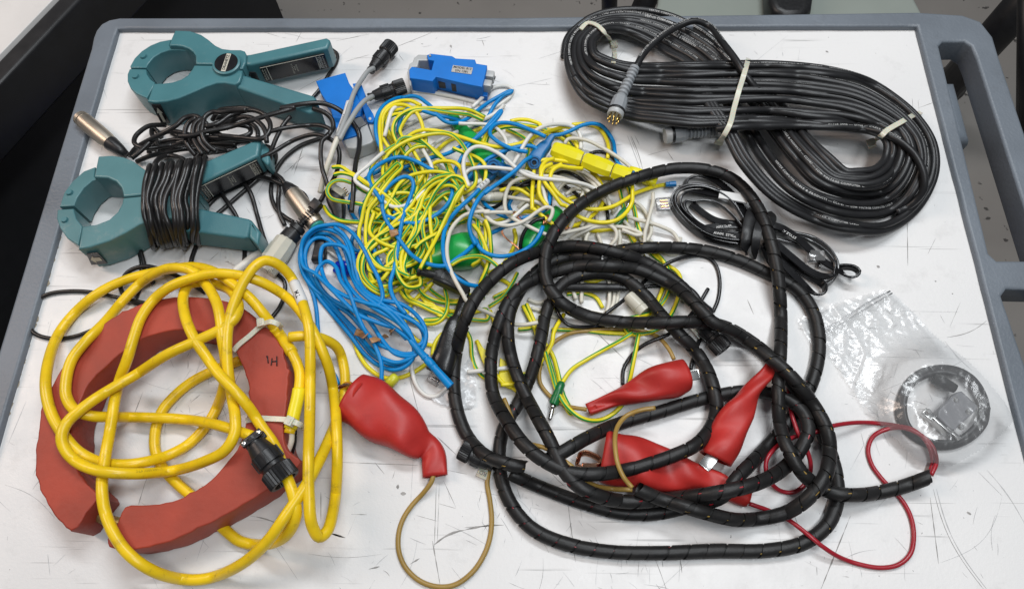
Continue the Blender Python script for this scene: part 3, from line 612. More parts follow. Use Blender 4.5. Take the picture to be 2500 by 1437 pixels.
for o_ in (cl1_body, ): obstacle(o_, CL1Z, 8)
obstacle(cl2_body, CL1Z, 15)
obstacle(outline(['D', (1440, 500), (1840, 320), (1930, 480), (1420, 700)], CL1Z), CL1Z, 15)
obstacle(outline(['D', (1400, 810), (1780, 890), (1860, 1000), (1850, 1080), (1400, 1000)], 0.033), 0.033, 15)
obstacle(outline(['S', (1350, 560), (2150, 800), (2230, 990), (1950, 1040), (1400, 800)], 0.033), 0.033, 4)
obstacle(sens2_out, 0.020, 3)
# green and red boots that leads run over
obstacle(outline(['O', (1350, 900), (1700, 690), (1850, 700), (1880, 980), (1640, 1200), (1380, 1120)], 0.018), 0.020, 9)
obstacle(outline(['M', (1320, 640), (1540, 640), (1900, 1050), (1560, 1180), (1400, 900)], 0.010), 0.014, 9)
obstacle(outline(['L', (540, 870), (950, 1000), (1300, 1190), (1500, 1320), (900, 1280), (480, 1230)], 0.012), 0.022, 34)
obstacle(outline(['L', (380, 680), (1010, 380), (1100, 600), (900, 700), (400, 760)], 0.012), 0.022, 50)
# ================================================================== CABLES
r_sp = 0.0051
# ---- thick yellow cable on the ring
cable('yel1', ['E', (1213, 785, 30), (1235, 690, 32), (1252, 610, 32), (1256, 530, 30), (1228, 455, 30), (1170, 372), (1110, 292), (1050, 222), (980, 163), (900, 110), (818, 88), (720, 97), (640, 112), (540, 138), (430, 187), (330, 264), (245, 370), (202, 490), (192, 600), (215, 700), (265, 790), (330, 862), (420, 905), (520, 915), (620, 902), (720, 870), (800, 822), (870, 745), (912, 670), (940, 580), (945, 480), (930, 380), (925, 320), (908, 240), (868, 168), (810, 108), (750, 92), (690, 98), (600, 148), (520, 225), (440, 320), (355, 405), (300, 480), (278, 560), (278, 630), (312, 685), (385, 712), (480, 716), (600, 718), (740, 724), (860, 738), (960, 764), (1055, 796, 40)], 0.0041, 30, stiff=1.2, cap=.052)
cable('yel2', ['E', (1212, 382), (1280, 377), (1350, 388), (1412, 425), (1440, 500), (1445, 600), (1420, 700), (1370, 830), (1290, 990), (1200, 1125), (1130, 1225), (1050, 1305), (950, 1365), (850, 1395), (750, 1393), (640, 1360), (540, 1290), (475, 1200), (435, 1090), (428, 990), (440, 890), (460, 780), (482, 640), (502, 560), (535, 470), (562, 380), (592, 300), (645, 225), (712, 172), (790, 140), (880, 117), (960, 118), (1060, 138), (1150, 180), (1230, 240), (1292, 322), (1342, 420), (1380, 520), (1402, 650), (1412, 800), (1412, 960), (1398, 1100), (1370, 1195), (1338, 1218), (1308, 1170), (1295, 1050), (1293, 900), (1297, 750), (1300, 600), (1300, 450), (1294, 340), (1272, 250, 8), (1248, 190, 16), (1215, 125, 22), (1165, 78, 26), (1110, 62, 24), (1062, 92, 20), (1012, 168), (978, 250), (956, 340), (950, 430), (956, 520), (970, 620), (986, 720), (982, 790), (940, 858), (850, 905), (740, 938), (620, 952), (500, 952), (400, 938), (320, 903), (272, 850), (258, 800), (278, 745), (335, 688), (400, 640), (480, 590), (560, 545), (700, 455), (830, 395), (932, 345), (985, 302, 0, -3), (1000, 250, 0, -4), (970, 190, 0, -6), (900, 160, 0, -6), (840, 152, 0, -6), (790, 165, 0, -6), (768, 215, 0, -5), (775, 290, 0, -5), (810, 380), (862, 460), (920, 540), (982, 605), (1040, 672), (1100, 762), (1150, 835), (1195, 950), (1228, 1040), (1240, 1130, 0, -6), (1195, 1215, 0, -14), (1110, 1250, 0, -18), (1010, 1238, 0, -20), (950, 1195, 0, -20), (800, 1045, 0, -14), (740, 992, 0, -12), (680, 925, 0, -9), (650, 850, 0, -9), (652, 770, 0, -9), (680, 690, 0, -9), (730, 630, 0, -9), (800, 572, 0, -10), (900, 520, 0, -13), (1010, 478, 0, -14)], 0.0041, 31, stiff=1.2, cap=.052)
# ---- spiral-wrapped harness
cable('spA', ['P', (2280, 1160), (2190, 1191), (2100, 1207), (2030, 1201), (1970, 1166), (1928, 1105), (1905, 1040), (1900, 950), (1906, 850), (1906, 760), (1900, 680, 16), (1882, 590, 21), (1850, 505, 18), (1800, 445, 14), (1740, 417, 14), (1650, 411, 14), (1560, 432, 16), (1480, 462, 18), (1405, 508, 18, 5), (1352, 570, 18, 6), (1331, 630, 20, 6), (1336, 690, 18, 6), (1370, 738, 14, 6), (1430, 770, 10, 4), (1510, 785, 0, 0), (1600, 788, 0, -1), (1700, 786, 0, -2), (1770, 797, 0, -2), (1840, 837, 0, -3), (1895, 885, 0, -4), (1945, 950, 0, -6), (1990, 1020, 0, -8), (2022, 1090, 0, -8), (2042, 1160, 0, -8), (2044, 1220, 0, -6), (2020, 1280, 0, -6), (1960, 1325, 0, -8), (1870, 1343, 0, -8), (1750, 1344, 0, -8), (1600, 1349, 0, -8), (1480, 1345, 0, -8), (1380, 1326, 0, -8), (1300, 1290, 0, -8), (1248, 1230, 0, -8), (1222, 1160, 0, -9), (1220, 1090, 0, -10), (1232, 1040, 0, -10), (1270, 975, 0, -10), (1300, 905, 0, -10), (1320, 830, 0, -10), (1331, 770, 0, -10), (1345, 735, 0, -10), (1368, 699, 0, -9), (1399, 678, 0, -9), (1441, 668, 0, -9), (1483, 668, 0, -9), (1524, 680, 0, -8), (1558, 704, 0, -8), (1585, 732, 0, -7), (1614, 768, 0, -7), (1658, 815, 0, -4), (1697, 855, 0, -2), (1728, 906), (1745, 960), (1749, 1003), (1735, 1044), (1700, 1084), (1642, 1112), (1580, 1133), (1510, 1150), (1446, 1157), (1390, 1152, 0, -1), (1330, 1125), (1280, 1085), (1235, 1022), (1205, 965), (1198, 895), (1204, 840), (1218, 790), (1240, 740), (1272, 700), (1315, 678), (1362, 662), (1400, 652), (1450, 648), (1500, 650), (1560, 658), (1610, 680), (1655, 705), (1690, 735), (1740, 785, 0, 2), (1800, 815, 0, 3), (1870, 866, 0, 4), (1925, 912, 0, 4), (1970, 965, 0, 4), (2003, 1015, 0, 4), (2022, 1062, 0, 4), (2025, 1110, 0, 4), (2015, 1160, 0, 4), (1980, 1208, 0, 4), (1925, 1248, 0, 3), (1868, 1263, 0, 3), (1800, 1268, 0, 4), (1725, 1252, 0, 4), (1660, 1232, 0, 5), (1600, 1212, 0, 6), (1551, 1190, 0, 6)], r_sp, 44, stiff=1.6)
cable('spC', ['P', (1480, 632, 0, 0), (1440, 627), (1395, 627), (1345, 640), (1300, 672), (1268, 712, 0, 2), (1245, 762, 0, 4), (1240, 815, 0, 5), (1248, 870, 0, 6), (1270, 935, 0, 7), (1302, 1000, 0, 7), (1340, 1070, 0, 7), (1378, 1150, 0, 7), (1418, 1190, 0, 6), (1490, 1218, 0, 4), (1560, 1224, 0, 2), (1640, 1216), (1750, 1202), (1850, 1178), (1910, 1145), (1950, 1102), (1974, 1050), (1960, 1005), (1925, 975), (1870, 958), (1810, 955), (1745, 966), (1690, 980), (1610, 1005), (1510, 1034), (1430, 1070), (1370, 1105, 0, -2), (1330, 1125, 0, -3)], r_sp, 40, stiff=1.6)
cable('spD', ['P', (1290, 1142), (1240, 1132), (1182, 1108), (1140, 1062), (1116, 1000), (1108, 930), (1114, 860), (1132, 790), (1160, 730), (1200, 682), (1250, 642), (1300, 620), (1350, 606), (1400, 600), (1450, 605), (1500, 615), (1555, 632), (1608, 658), (1652, 688, 0, -2), (1690, 726, 0, -6), (1732, 775, 0, -8)], r_sp, 42, stiff=1.6)
cable('spE', ['P', (1235, 1150), (1300, 1180), (1370, 1208), (1440, 1232), (1520, 1252), (1600, 1252), (1680, 1235), (1762, 1212), (1800, 1165), (1855, 1108), (1898, 1062), (1940, 1010), (1975, 950), (1995, 890), (2000, 830), (1985, 760), (1945, 705), (1870, 665), (1790, 630), (1700, 608), (1600, 604), (1520, 610), (1470, 626)], r_sp, 36, stiff=1.6)
# ---- big black computer cable hank
def hank(key, rows, turns, r, L, seed, jit, mode='P', lift=None, tstart=0.0, stiff=0.6, order=None):
    """a lead wound many times: rows = (outer point, inner point, dL) round one turn; each turn slides from outer to inner"""
    rg = np.random.default_rng(seed); n = len(rows); pts = []
    seq = order or list(range(turns))
    offs = rg.normal(size=(turns + 1, 4)) * jit
    for ti in range(turns):
        for k in range(n):
            t = (seq[ti] * (1 - k / n) + seq[min(ti + 1, turns - 1)] * (k / n)) / max(turns - 1, 1)
            ph = 2 * math.pi * k / n; o = offs[ti] * (1 - k / n) + offs[ti + 1] * (k / n)
            t = t + o[0] * math.sin(ph) + o[1] * math.cos(ph) + o[2] * math.sin(2 * ph)
            t = min(max(t, -.01), 1.02)
            a, b, dl = rows[k]; pts.append((a[0] + (b[0] - a[0]) * t, a[1] + (b[1] - a[1]) * t, r * 1000 * (1.0 + 1.7 * (ti >= 8)), dl + ti * 0.01))
    cable(key, [mode] + pts, r, L, stiff=stiff, cap=.035)
coil_rows = [((160, 290), (315, 255), 0), ((175, 200), (318, 215), 0), ((240, 125), (345, 185), 0), ((340, 72), (385, 165), 0), ((480, 50), (440, 168), 0), ((600, 58), (500, 190), 0), ((720, 90), (570, 225), 0), ((860, 160), (680, 285), -1), ((960, 235), (760, 320), -2), ((1070, 345), (820, 370), -3),
             ((1290, 525), (880, 520), -4), ((1425, 704), (985, 680), -3), ((1535, 810), (1070, 830), -1), ((1600, 866), (1230, 1000), 0), ((1660, 865), (1420, 1110), 0), ((1740, 850), (1620, 1172), 0), ((1785, 805), (1800, 1180), 0), ((1795, 760), (1960, 1080), 0), ((1790, 720), (2062, 900), 0), ((1765, 690), (2062, 740), 0), ((1715, 672), (1985, 600), 0), ((1640, 664), (1850, 475), 1), ((1530, 655), (1700, 385), 2), ((1380, 648), (1500, 340), 3),
             ((1200, 628), (1250, 325), 4), ((1000, 626), (1000, 330), 4), ((820, 628), (800, 335), 3), ((640, 612), (640, 340), 2), ((500, 594), (500, 338), 1), ((380, 558), (420, 322), 0), ((270, 500), (362, 300), 0), ((195, 405), (325, 280), 0)]
hank('coil', coil_rows, 15, 0.0032, 20, 5, 0.05, mode='C', order=[0, 2, 4, 6, 8, 10, 12, 14, 13, 11, 9, 7, 5, 3, 1], stiff=1.5)
cable('coilend1', ['C', (525, 345, 26), (565, 275, 28), (645, 195, 28), (740, 135, 26), (830, 108, 24), (905, 140), (965, 215), (1030, 300), (1080, 380, 0, -8), (1180, 500, 0, -8)], 0.0032, 30, stiff=1.5, cap=.041)
cable('coilend2', ['C', (935, 657, 8, -30), (1000, 650, 0, -20), (1080, 645), (1200, 642), (1400, 642), (1600, 648), (1740, 665), (1860, 715), (1945, 790), (1990, 890), (1985, 970), (1930, 1035), (1850, 1080, 0, -6)], 0.0032, 30, stiff=1.5, cap=.041)
# ---- blue hank in front
bl = 30
cable('bhank', ['F', (92, 640), (115, 760), (175, 880), (270, 1000), (370, 1120), (455, 1230), (545, 1300), (640, 1322), (715, 1285), (748, 1205), (722, 1110), (650, 1010), (545, 930), (450, 860), (398, 750), (368, 620), (322, 540), (240, 502), (165, 510), (105, 570), (78, 650), (92, 750), (160, 850), (270, 930), (370, 1000), (450, 1090), (520, 1160), (600, 1200), (690, 1230), (755, 1215), (735, 1140), (655, 1050), (540, 980), (420, 900), (345, 800), (318, 690), (280, 600), (225, 555), (165, 555), (118, 610), (110, 700), (150, 790), (215, 880), (300, 985), (400, 1090), (480, 1190), (560, 1255), (650, 1280), (730, 1250), (800, 1190), (812, 1120), (770, 1060), (680, 1010), (560, 960), (440, 925), (340, 890), (240, 820), (205, 740), (198, 650), (215, 600), (270, 590), (340, 610, 0), (380, 690), (400, 790), (470, 870), (560, 915), (660, 935), (740, 985), (800, 1060), (815, 1130), (790, 1200), (740, 1240), (640, 1230), (560, 1150), (500, 1060), (430, 985), (350, 960), (250, 900), (175, 800), (178, 740), (235, 690), (285, 720), (315, 800), (370, 880), (405, 980), (450, 1080), (510, 1170), (552, 1280), (555, 1385)], 0.00178, bl, stiff=0.8)
cable('bhank4', ['F', (88, 620), (100, 720), (160, 830), (245, 935), (340, 1040), (430, 1150), (510, 1240), (600, 1290), (680, 1300), (738, 1255), (740, 1180), (690, 1090), (610, 1000), (510, 930), (420, 850), (370, 740), (345, 640), (300, 570), (230, 530), (160, 540), (112, 600), (98, 680), (130, 780), (200, 860), (300, 930), (420, 970), (520, 1010), (620, 1070), (700, 1130), (770, 1180), (800, 1150), (790, 1090), (720, 1020), (620, 960), (500, 900), (430, 820), (400, 720), (380, 620), (340, 540), (280, 490)], 0.00178, bl - 1, stiff=0.8)
cable('bhank2', ['F', (700, 1142, 12), (640, 1085), (540, 1050), (420, 1000), (330, 920), (240, 830), (165, 760), (100, 720), (84, 640), (100, 560), (160, 498), (235, 478), (310, 478), (380, 520), (440, 600), (490, 700), (540, 800), (560, 900), (530, 960, 0, -3)], 0.00178, bl + 1, stiff=0.8)
cable('bhank3', ['F', (115, 790), (150, 870), (172, 960), (184, 1110), (190, 1200, 0, -6), (240, 1310, 0, -6), (278, 1350), (302, 1408)], 0.00178, 24)
cable('bhair', ['O', (1010, 1660), (925, 1560), (850, 1430), (828, 1300), (868, 1150), (900, 1000), (930, 800), (962, 600), (1000, 450), (1060, 300), (1098, 170), (1085, 92), (1020, 55), (940, 70), (850, 130), (770, 220), (735, 320), (740, 440), (780, 560), (850, 670), (920, 770), (1000, 880), (1080, 970), (1180, 1040), (1300, 1082), (1400, 1098), (1500, 1085, 0, -6), (1600, 1015, 0, -12), (1700, 945, 0, -12), (1850, 812, 0, -12), (2000, 720, 0, -12), (2108, 668, 0, -12), (2300, 560, 0, -14)], 0.0018, 33)
# ---- other blue leads
cable('bl1', ['M', (600, 195, 0), (480, 200), (380, 238), (280, 310), (212, 420), (188, 560), (205, 700), (250, 820), (330, 930), (420, 1035), (540, 1088), (700, 1130), (850, 1185), (1010, 1300)], 0.0018, 14)
cable('bl2', ['M', (520, 205), (640, 178), (730, 195), (810, 250), (880, 305), (935, 380), (1000, 450), (1070, 498), (1160, 518), (1260, 500), (1370, 440), (1480, 350), (1600, 262), (1740, 180), (1860, 118), (1905, 112, 3), (1880, 135, 0, -1), (1800, 165, 0, -1), (1725, 235, 0, -1), (1655, 330, 0, -2), (1610, 420, 0, -5), (1545, 510, 0, -5), (1450, 540, 0, -5), (1320, 512, 0, -5), (1150, 455, 0, -5), (1000, 425, 0, -4), (850, 385, 0, -4), (720, 345, 0, -5), (600, 340, 0, -6), (525, 420, 0, -6), (485, 520, 0, -6), (470, 640, 0, -6)], 0.0018, 18)
cable('bl3', ['M', (1180, 1240), (1190, 1110), (1235, 1010), (1295, 900), (1355, 795), (1460, 690), (1570, 580), (1665, 460), (1765, 358, 4), (1768, 372, 5, 1), (1700, 470, 0, 1), (1600, 570, 0, 1), (1490, 680), (1380, 745), (1270, 800), (1150, 872), (1040, 915), (900, 945), (750, 990), (600, 1050), (500, 1090, 0, -4)], 0.0018, 19)
cable('bl4', ['M', (395, 890), (372, 960), (280, 1080), (100, 1190), (0, 1270), 'O', (440, 160), (378, 250), (350, 340), (362, 440), (420, 545), (520, 645), (640, 720), (760, 690), (850, 640)], 0.0018, 12)
cable('bl5', ['O', (640, 280), (560, 320), (500, 380), (475, 450), (495, 540), (560, 640), (640, 760), (700, 850)], 0.0017, 11)
cable('bl6', ['O', (460, 690), (392, 750), (378, 850), (425, 915), (520, 920), (640, 860), (760, 780)], 0.0017, 10)
cable('bl7', ['G', (420, 845), (400, 895), (345, 960), (250, 1008), (150, 1018), (65, 985), (12, 905), 'O', (1830, 850), (1775, 740), (1752, 640), (1768, 520), (1812, 400), (1880, 290), (1980, 190), 'N', (0, 1170), (120, 1080), (250, 990), (400, 872), (520, 752), (590, 715, 12)], 0.0018, 36)
cable('bl8', ['O', (1870, 200), (1780, 290), (1680, 380), (1580, 480), (1510, 580), (1460, 700), (1444, 830), (1450, 950), (1480, 1080), (1550, 1180), (1640, 1260), (1750, 1315), (1880, 1332), (2000, 1300), 'G', (170, 1130), (240, 1060), (290, 1000), (340, 970)], 0.0018, 30)
cable('bl9', ['N', (845, 455, 10), (950, 440), (1060, 400), (1200, 333), (1330, 308), (1440, 333), (1530, 430), (1590, 540), (1608, 670), (1640, 780, 0, -8), (1720, 870, 0, -8), (1815, 960, 0, 4), (1825, 1010, 0, 4)], 0.0018, 26)
cable('bl10', ['N', (760, 470), (680, 432), (560, 382), (420, 325), (280, 298), (160, 312), (92, 370), (82, 440), (150, 510), (260, 578), (400, 630), (540, 655)], 0.0018, 24)
cable('bl11', ['N', (300, 620), (250, 680), (228, 790), (215, 860)], 0.0018, 15)
cable('bl12', ['Q', (340, 330), (260, 350), (120, 410), (0, 480), (-140, 560), (-250, 640)], 0.0017, 18)
cable('bl13', ['Q', (-20, 330), (100, 300), (230, 250), (330, 200), (300, 100), (340, 20), (430, -80), (560, -150)], 0.0017, 10)
cable('bl14', ['O', (640, 1437), (560, 1320), (600, 1220), (720, 1180), (780, 1080), (900, 980)], 0.0017, 9)
# ---- striped earth leads
r_yg = 0.00178
YG = [
 ('M', 22, [(1560, 440), (1400, 362), (1280, 335), (1050, 330), (850, 330), (650, 342), (520, 402), (430, 500), (408, 620), (450, 740), (520, 850), (600, 960), (670, 1080), (720, 1250), (690, 1437)]),
 ('M', 13, [(760, 315), (560, 335), (400, 375), (320, 440), (282, 520), (310, 620), (380, 740), (440, 850), (520, 940), (640, 1050), (740, 1180)]),
 ('M', 23, [(1130, 1200), (1080, 1050), (990, 910), (880, 822), (760, 762), (630, 732), (480, 770), (330, 855), (200, 970), (130, 1100), (140, 1220), (185, 1330), (240, 1437), (330, 1560)]),
 ('M', 24, [(1160, 1437), (1150, 1250), (1110, 1120), (1060, 1000), (970, 895), (870, 822), (740, 808), (620, 862), (545, 950), (490, 1060), (420, 1160), (310, 1290), (180, 1437), (80, 1560)]),
 ('M', 21, [(200, 1500), (330, 1300), (440, 1200), (520, 1040), (600, 880), (720, 790), (800, 800)]),
 ('M', 27, [(1300, 1275), (1180, 1182), (1060, 1135), (910, 1122), (760, 1140), (620, 1180), (480, 1290), (400, 1437), (300, 1600), (200, 1720)]),
 ('O', 25, [(170, 30), (250, 12), (350, 28), (450, 72), (560, 150), (680, 225), (800, 330), (900, 430), (1000, 540), (1090, 650), (1148, 780), (1160, 900), (1100, 1010), (1000, 1082), (880, 1130), (770, 1132), (670, 1072), (590, 970), (548, 850), (540, 700), (552, 560), (580, 430), (655, 330), (720, 230), (860, 50), (960, -60)]),
 ('O', 20, [(850, 560), (760, 400), (640, 285), (500, 212), (380, 130), (250, 95), (160, 115), (105, 170), (92, 240), (140, 310), (250, 342), (400, 362), (530, 388), (600, 440), (640, 520)]),
 ('O', 19, [(50, 400), (120, 500), (230, 562), (380, 582), (540, 582), (700, 580), (850, 620), (960, 700)]),
 ('O', 28, [(1683, 122), (1610, 70), (1530, 35), (1440, 42), (1340, 78), (1235, 160), (1150, 260), (1080, 380), (1000, 470), (900, 560), (780, 670), (660, 765), (560, 860), (480, 960), (450, 1080), (470, 1200), (540, 1310), (660, 1400), (800, 1437)]),
 ('O', 34, [(1180, 1130), (1230, 1030), (1300, 900), (1380, 745), (1450, 590), (1530, 420), (1600, 265), (1690, 155)]),
 ('O', 33, [(1690, 160), (1640, 250), (1560, 390), (1480, 560), (1400, 700), (1290, 760), (1180, 830), (1120, 900)]),
 ('O', 29, [(1640, 250), (1600, 180), (1540, 155), (1450, 165), (1350, 235), (1302, 350), (1290, 480), (1300, 640), (1322, 800), (1330, 950), (1300, 1100), (1240, 1200)]),
 ('O', 26, [(1640, 300), (1560, 235), (1480, 242), (1380, 310), (1300, 400), (1200, 520), (1120, 640), (1050, 800), (980, 920), (952, 1050), (980, 1180), (1060, 1240), (1160, 1220)]),
 ('O', 24, [(1640, 380), (1540, 290), (1440, 300), (1330, 390), (1240, 450), (1150, 620), (1000, 742), (860, 850), (760, 912), (640, 970), (572, 1060), (590, 1150), (680, 1168), (800, 1090), (950, 960), (1080, 760), (1200, 640), (1400, 580)]),
 ('O', 22, [(1000, 950), (860, 900), (790, 840), (770, 760), (830, 670), (960, 560), (1080, 500), (1200, 400), (1290, 260), (1350, 100), (1380, -40)]),
 ('O', 21, [(620, 980), (592, 1100), (590, 1200), (615, 1295), (680, 1370), (780, 1398), (880, 1388), (980, 1330), (1080, 1290), (1200, 1260), (1300, 1210)]),
 ('O', 20, [(740, 1200), (800, 1278), (900, 1305), (1010, 1300), (1100, 1262), (1140, 1200)]),
 ('O', 23, [(1650, 120), (1560, 60), (1480, 50), (1380, 90), (1270, 200), (1180, 330), (1080, 560), (1010, 720), (900, 860), (800, 1010), (820, 1120)]),
 ('O', 35, [(1540, 1085), (1650, 1020), (1780, 988), (1900, 990), (2000, 1035), (2080, 1100), (2130, 1180)]),
 ('O', 26, [(1940, 560), (1985, 680), (2000, 800), (2008, 960), (1968, 1100), (1900, 1250), (1840, 1437), (1760, 1520)]),
 ('O', 25, [(1900, 470), (1935, 600), (1945, 740), (1930, 900), (1880, 1020), (1790, 1090)]),
 ('O', 18, [(1700, 560), (1800, 540), (1900, 620), (2020, 600), (2150, 560)]),
 ('O', 17, [(1180, 800), (1300, 700), (1450, 640), (1600, 600), (1740, 520), (1780, 400), (1700, 320), (1600, 260)]),
 ('O', 16, [(820, 200), (920, 130), (1010, 160), (1050, 240), (1020, 340), (920, 420), (820, 400), (780, 300), (850, 230)]),
 ('O', 15, [(560, 640), (700, 660), (820, 700), (900, 800), (1040, 900), (1200, 860), (1340, 860), (1420, 800), (1500, 700)]),
 ('O', 15, [(700, 840), (600, 800), (640, 700), (760, 620), (900, 560), (1060, 560), (1200, 600), (1320, 560), (1500, 560), (1700, 580)]),
 ('O', 14, [(480, 1130), (500, 980), (560, 860), (660, 770), (760, 720), (850, 760)]),
 ('O', 18, [(660, 560), (640, 440), (680, 500), (760, 530), (860, 520), (980, 430), (1100, 330), (1230, 200), (1280, 90)]),
 ('O', 17, [(850, 620), (820, 480), (860, 380), (960, 250), (1060, 160), (1180, 60)]),
 ('O', 17, [(1120, 500), (1180, 420), (1250, 330), (1330, 240), (1400, 120), (1420, 0)]),
 ('O', 19, [(860, 1090), (830, 1180), (860, 1250), (960, 1280), (1060, 1240), (1090, 1130), (1120, 1000), (1150, 830)]),
 ('O', 30, [(1260, 460), (1210, 560), (1150, 700), (1060, 840), (1010, 1000), (990, 1130), (1040, 1230)]),
 ('R', 18, [(380, 100), (430, 195), (550, 262), (700, 300), (900, 348), (1110, 355), (1250, 330)]),
 ('R', 17, [(520, 90), (600, 180), (750, 242), (920, 258), (1080, 220), (1160, 130), (1210, 0)]),
 ('R', 20, [(810, 100), (840, 250), (815, 380), (740, 460), (640, 482), (500, 445), (340, 370), (200, 330)]),
 ('R', 16, [(590, 440), (720, 430), (850, 395), (1000, 365), (1150, 350)]),
 ('R', 15, [(990, 440), (1020, 520), (1080, 640), (1100, 830), (1140, 950), (1230, 1050), (1400, 1080), (1540, 1040), (1720, 990), (1850, 900)]),
 ('R', 14, [(1640, 290), (1700, 400), (1770, 540), (1800, 640), (1900, 830), (1960, 1000), (2040, 1250), (2150, 1437)]),
 ('R', 13, [(1590, 540), (1720, 520), (1820, 440), (1940, 320), (2080, 300), (2200, 340)]),
 ('R', 15, [(1280, 300), (1420, 200), (1520, 60), (1580, -60)]),
 ('G', 20, [(850, 560), (900, 760), (920, 880), (1010, 1020), (1080, 1090), (1130, 1140), (1100, 1260), (1040, 1360), (900, 1400)]),
 ('G', 21, [(1000, 950), (1080, 1000), (1140, 1070), (1162, 1160), (1140, 1260), (1070, 1340), (980, 1370), (860, 1390)]),
 ('G', 22, [(520, 1090), (640, 1150), (720, 1165), (790, 1140)]),
 ('G', 21, [(560, 1240), (650, 1232), (730, 1260), (770, 1320)]),
 ('N', 14, [(30, 560), (60, 470), (120, 410), (240, 360), (380, 345), (500, 370), (620, 400), (760, 440), (900, 460), (1020, 530), (1100, 610)]),
 ('N', 12, [(280, 380), (400, 430), (520, 500), (620, 600), (560, 760), (520, 900), (500, 1010)]),
 ('N', 11, [(640, 420), (560, 580), (540, 760), (560, 930)]),
 ('N', 12, [(100, 1100), (200, 1040), (330, 960), (440, 990), (520, 1080), (620, 1170), (700, 1300)]),
 ('N', 11, [(0, 1240), (120, 1250), (240, 1240), (360, 1180), (500, 1100), (700, 1120), (830, 1000)]),
 ('I', 14, [(480, 412), (600, 415), (700, 425), (800, 428)]),
 ('I', 24, [(800, 425), (745, 460), (690, 490), (620, 530), (560, 570), (520, 625)]),
 ('I', 25, [(455, 500), (478, 580), (505, 660), (545, 720), (610, 765), (675, 768), (735, 735), (770, 690), (790, 610), (808, 520), (825, 430)]),
]
DBL = {0: 60, 1: 50, 3: 70, 4: 80, 6: 55, 9: 60, 12: 62, 13: 70, 14: 60, 15: 80, 16: 55, 18: 70, 21: 60, 23: 90, 24: 60, 25: 110, 26: 90, 28: 80, 30: 60, 32: 70, 29: 60, 33: 45, 20: 70, 38: 60, 45: 50, 41: 55}
for i, (reg, L, pts) in enumerate(YG): cable('yg%d' % i, [reg] + (doubled(pts, i, DBL[i]) if i in DBL and all(isinstance(p, tuple) for p in pts) else pts), r_yg, L)
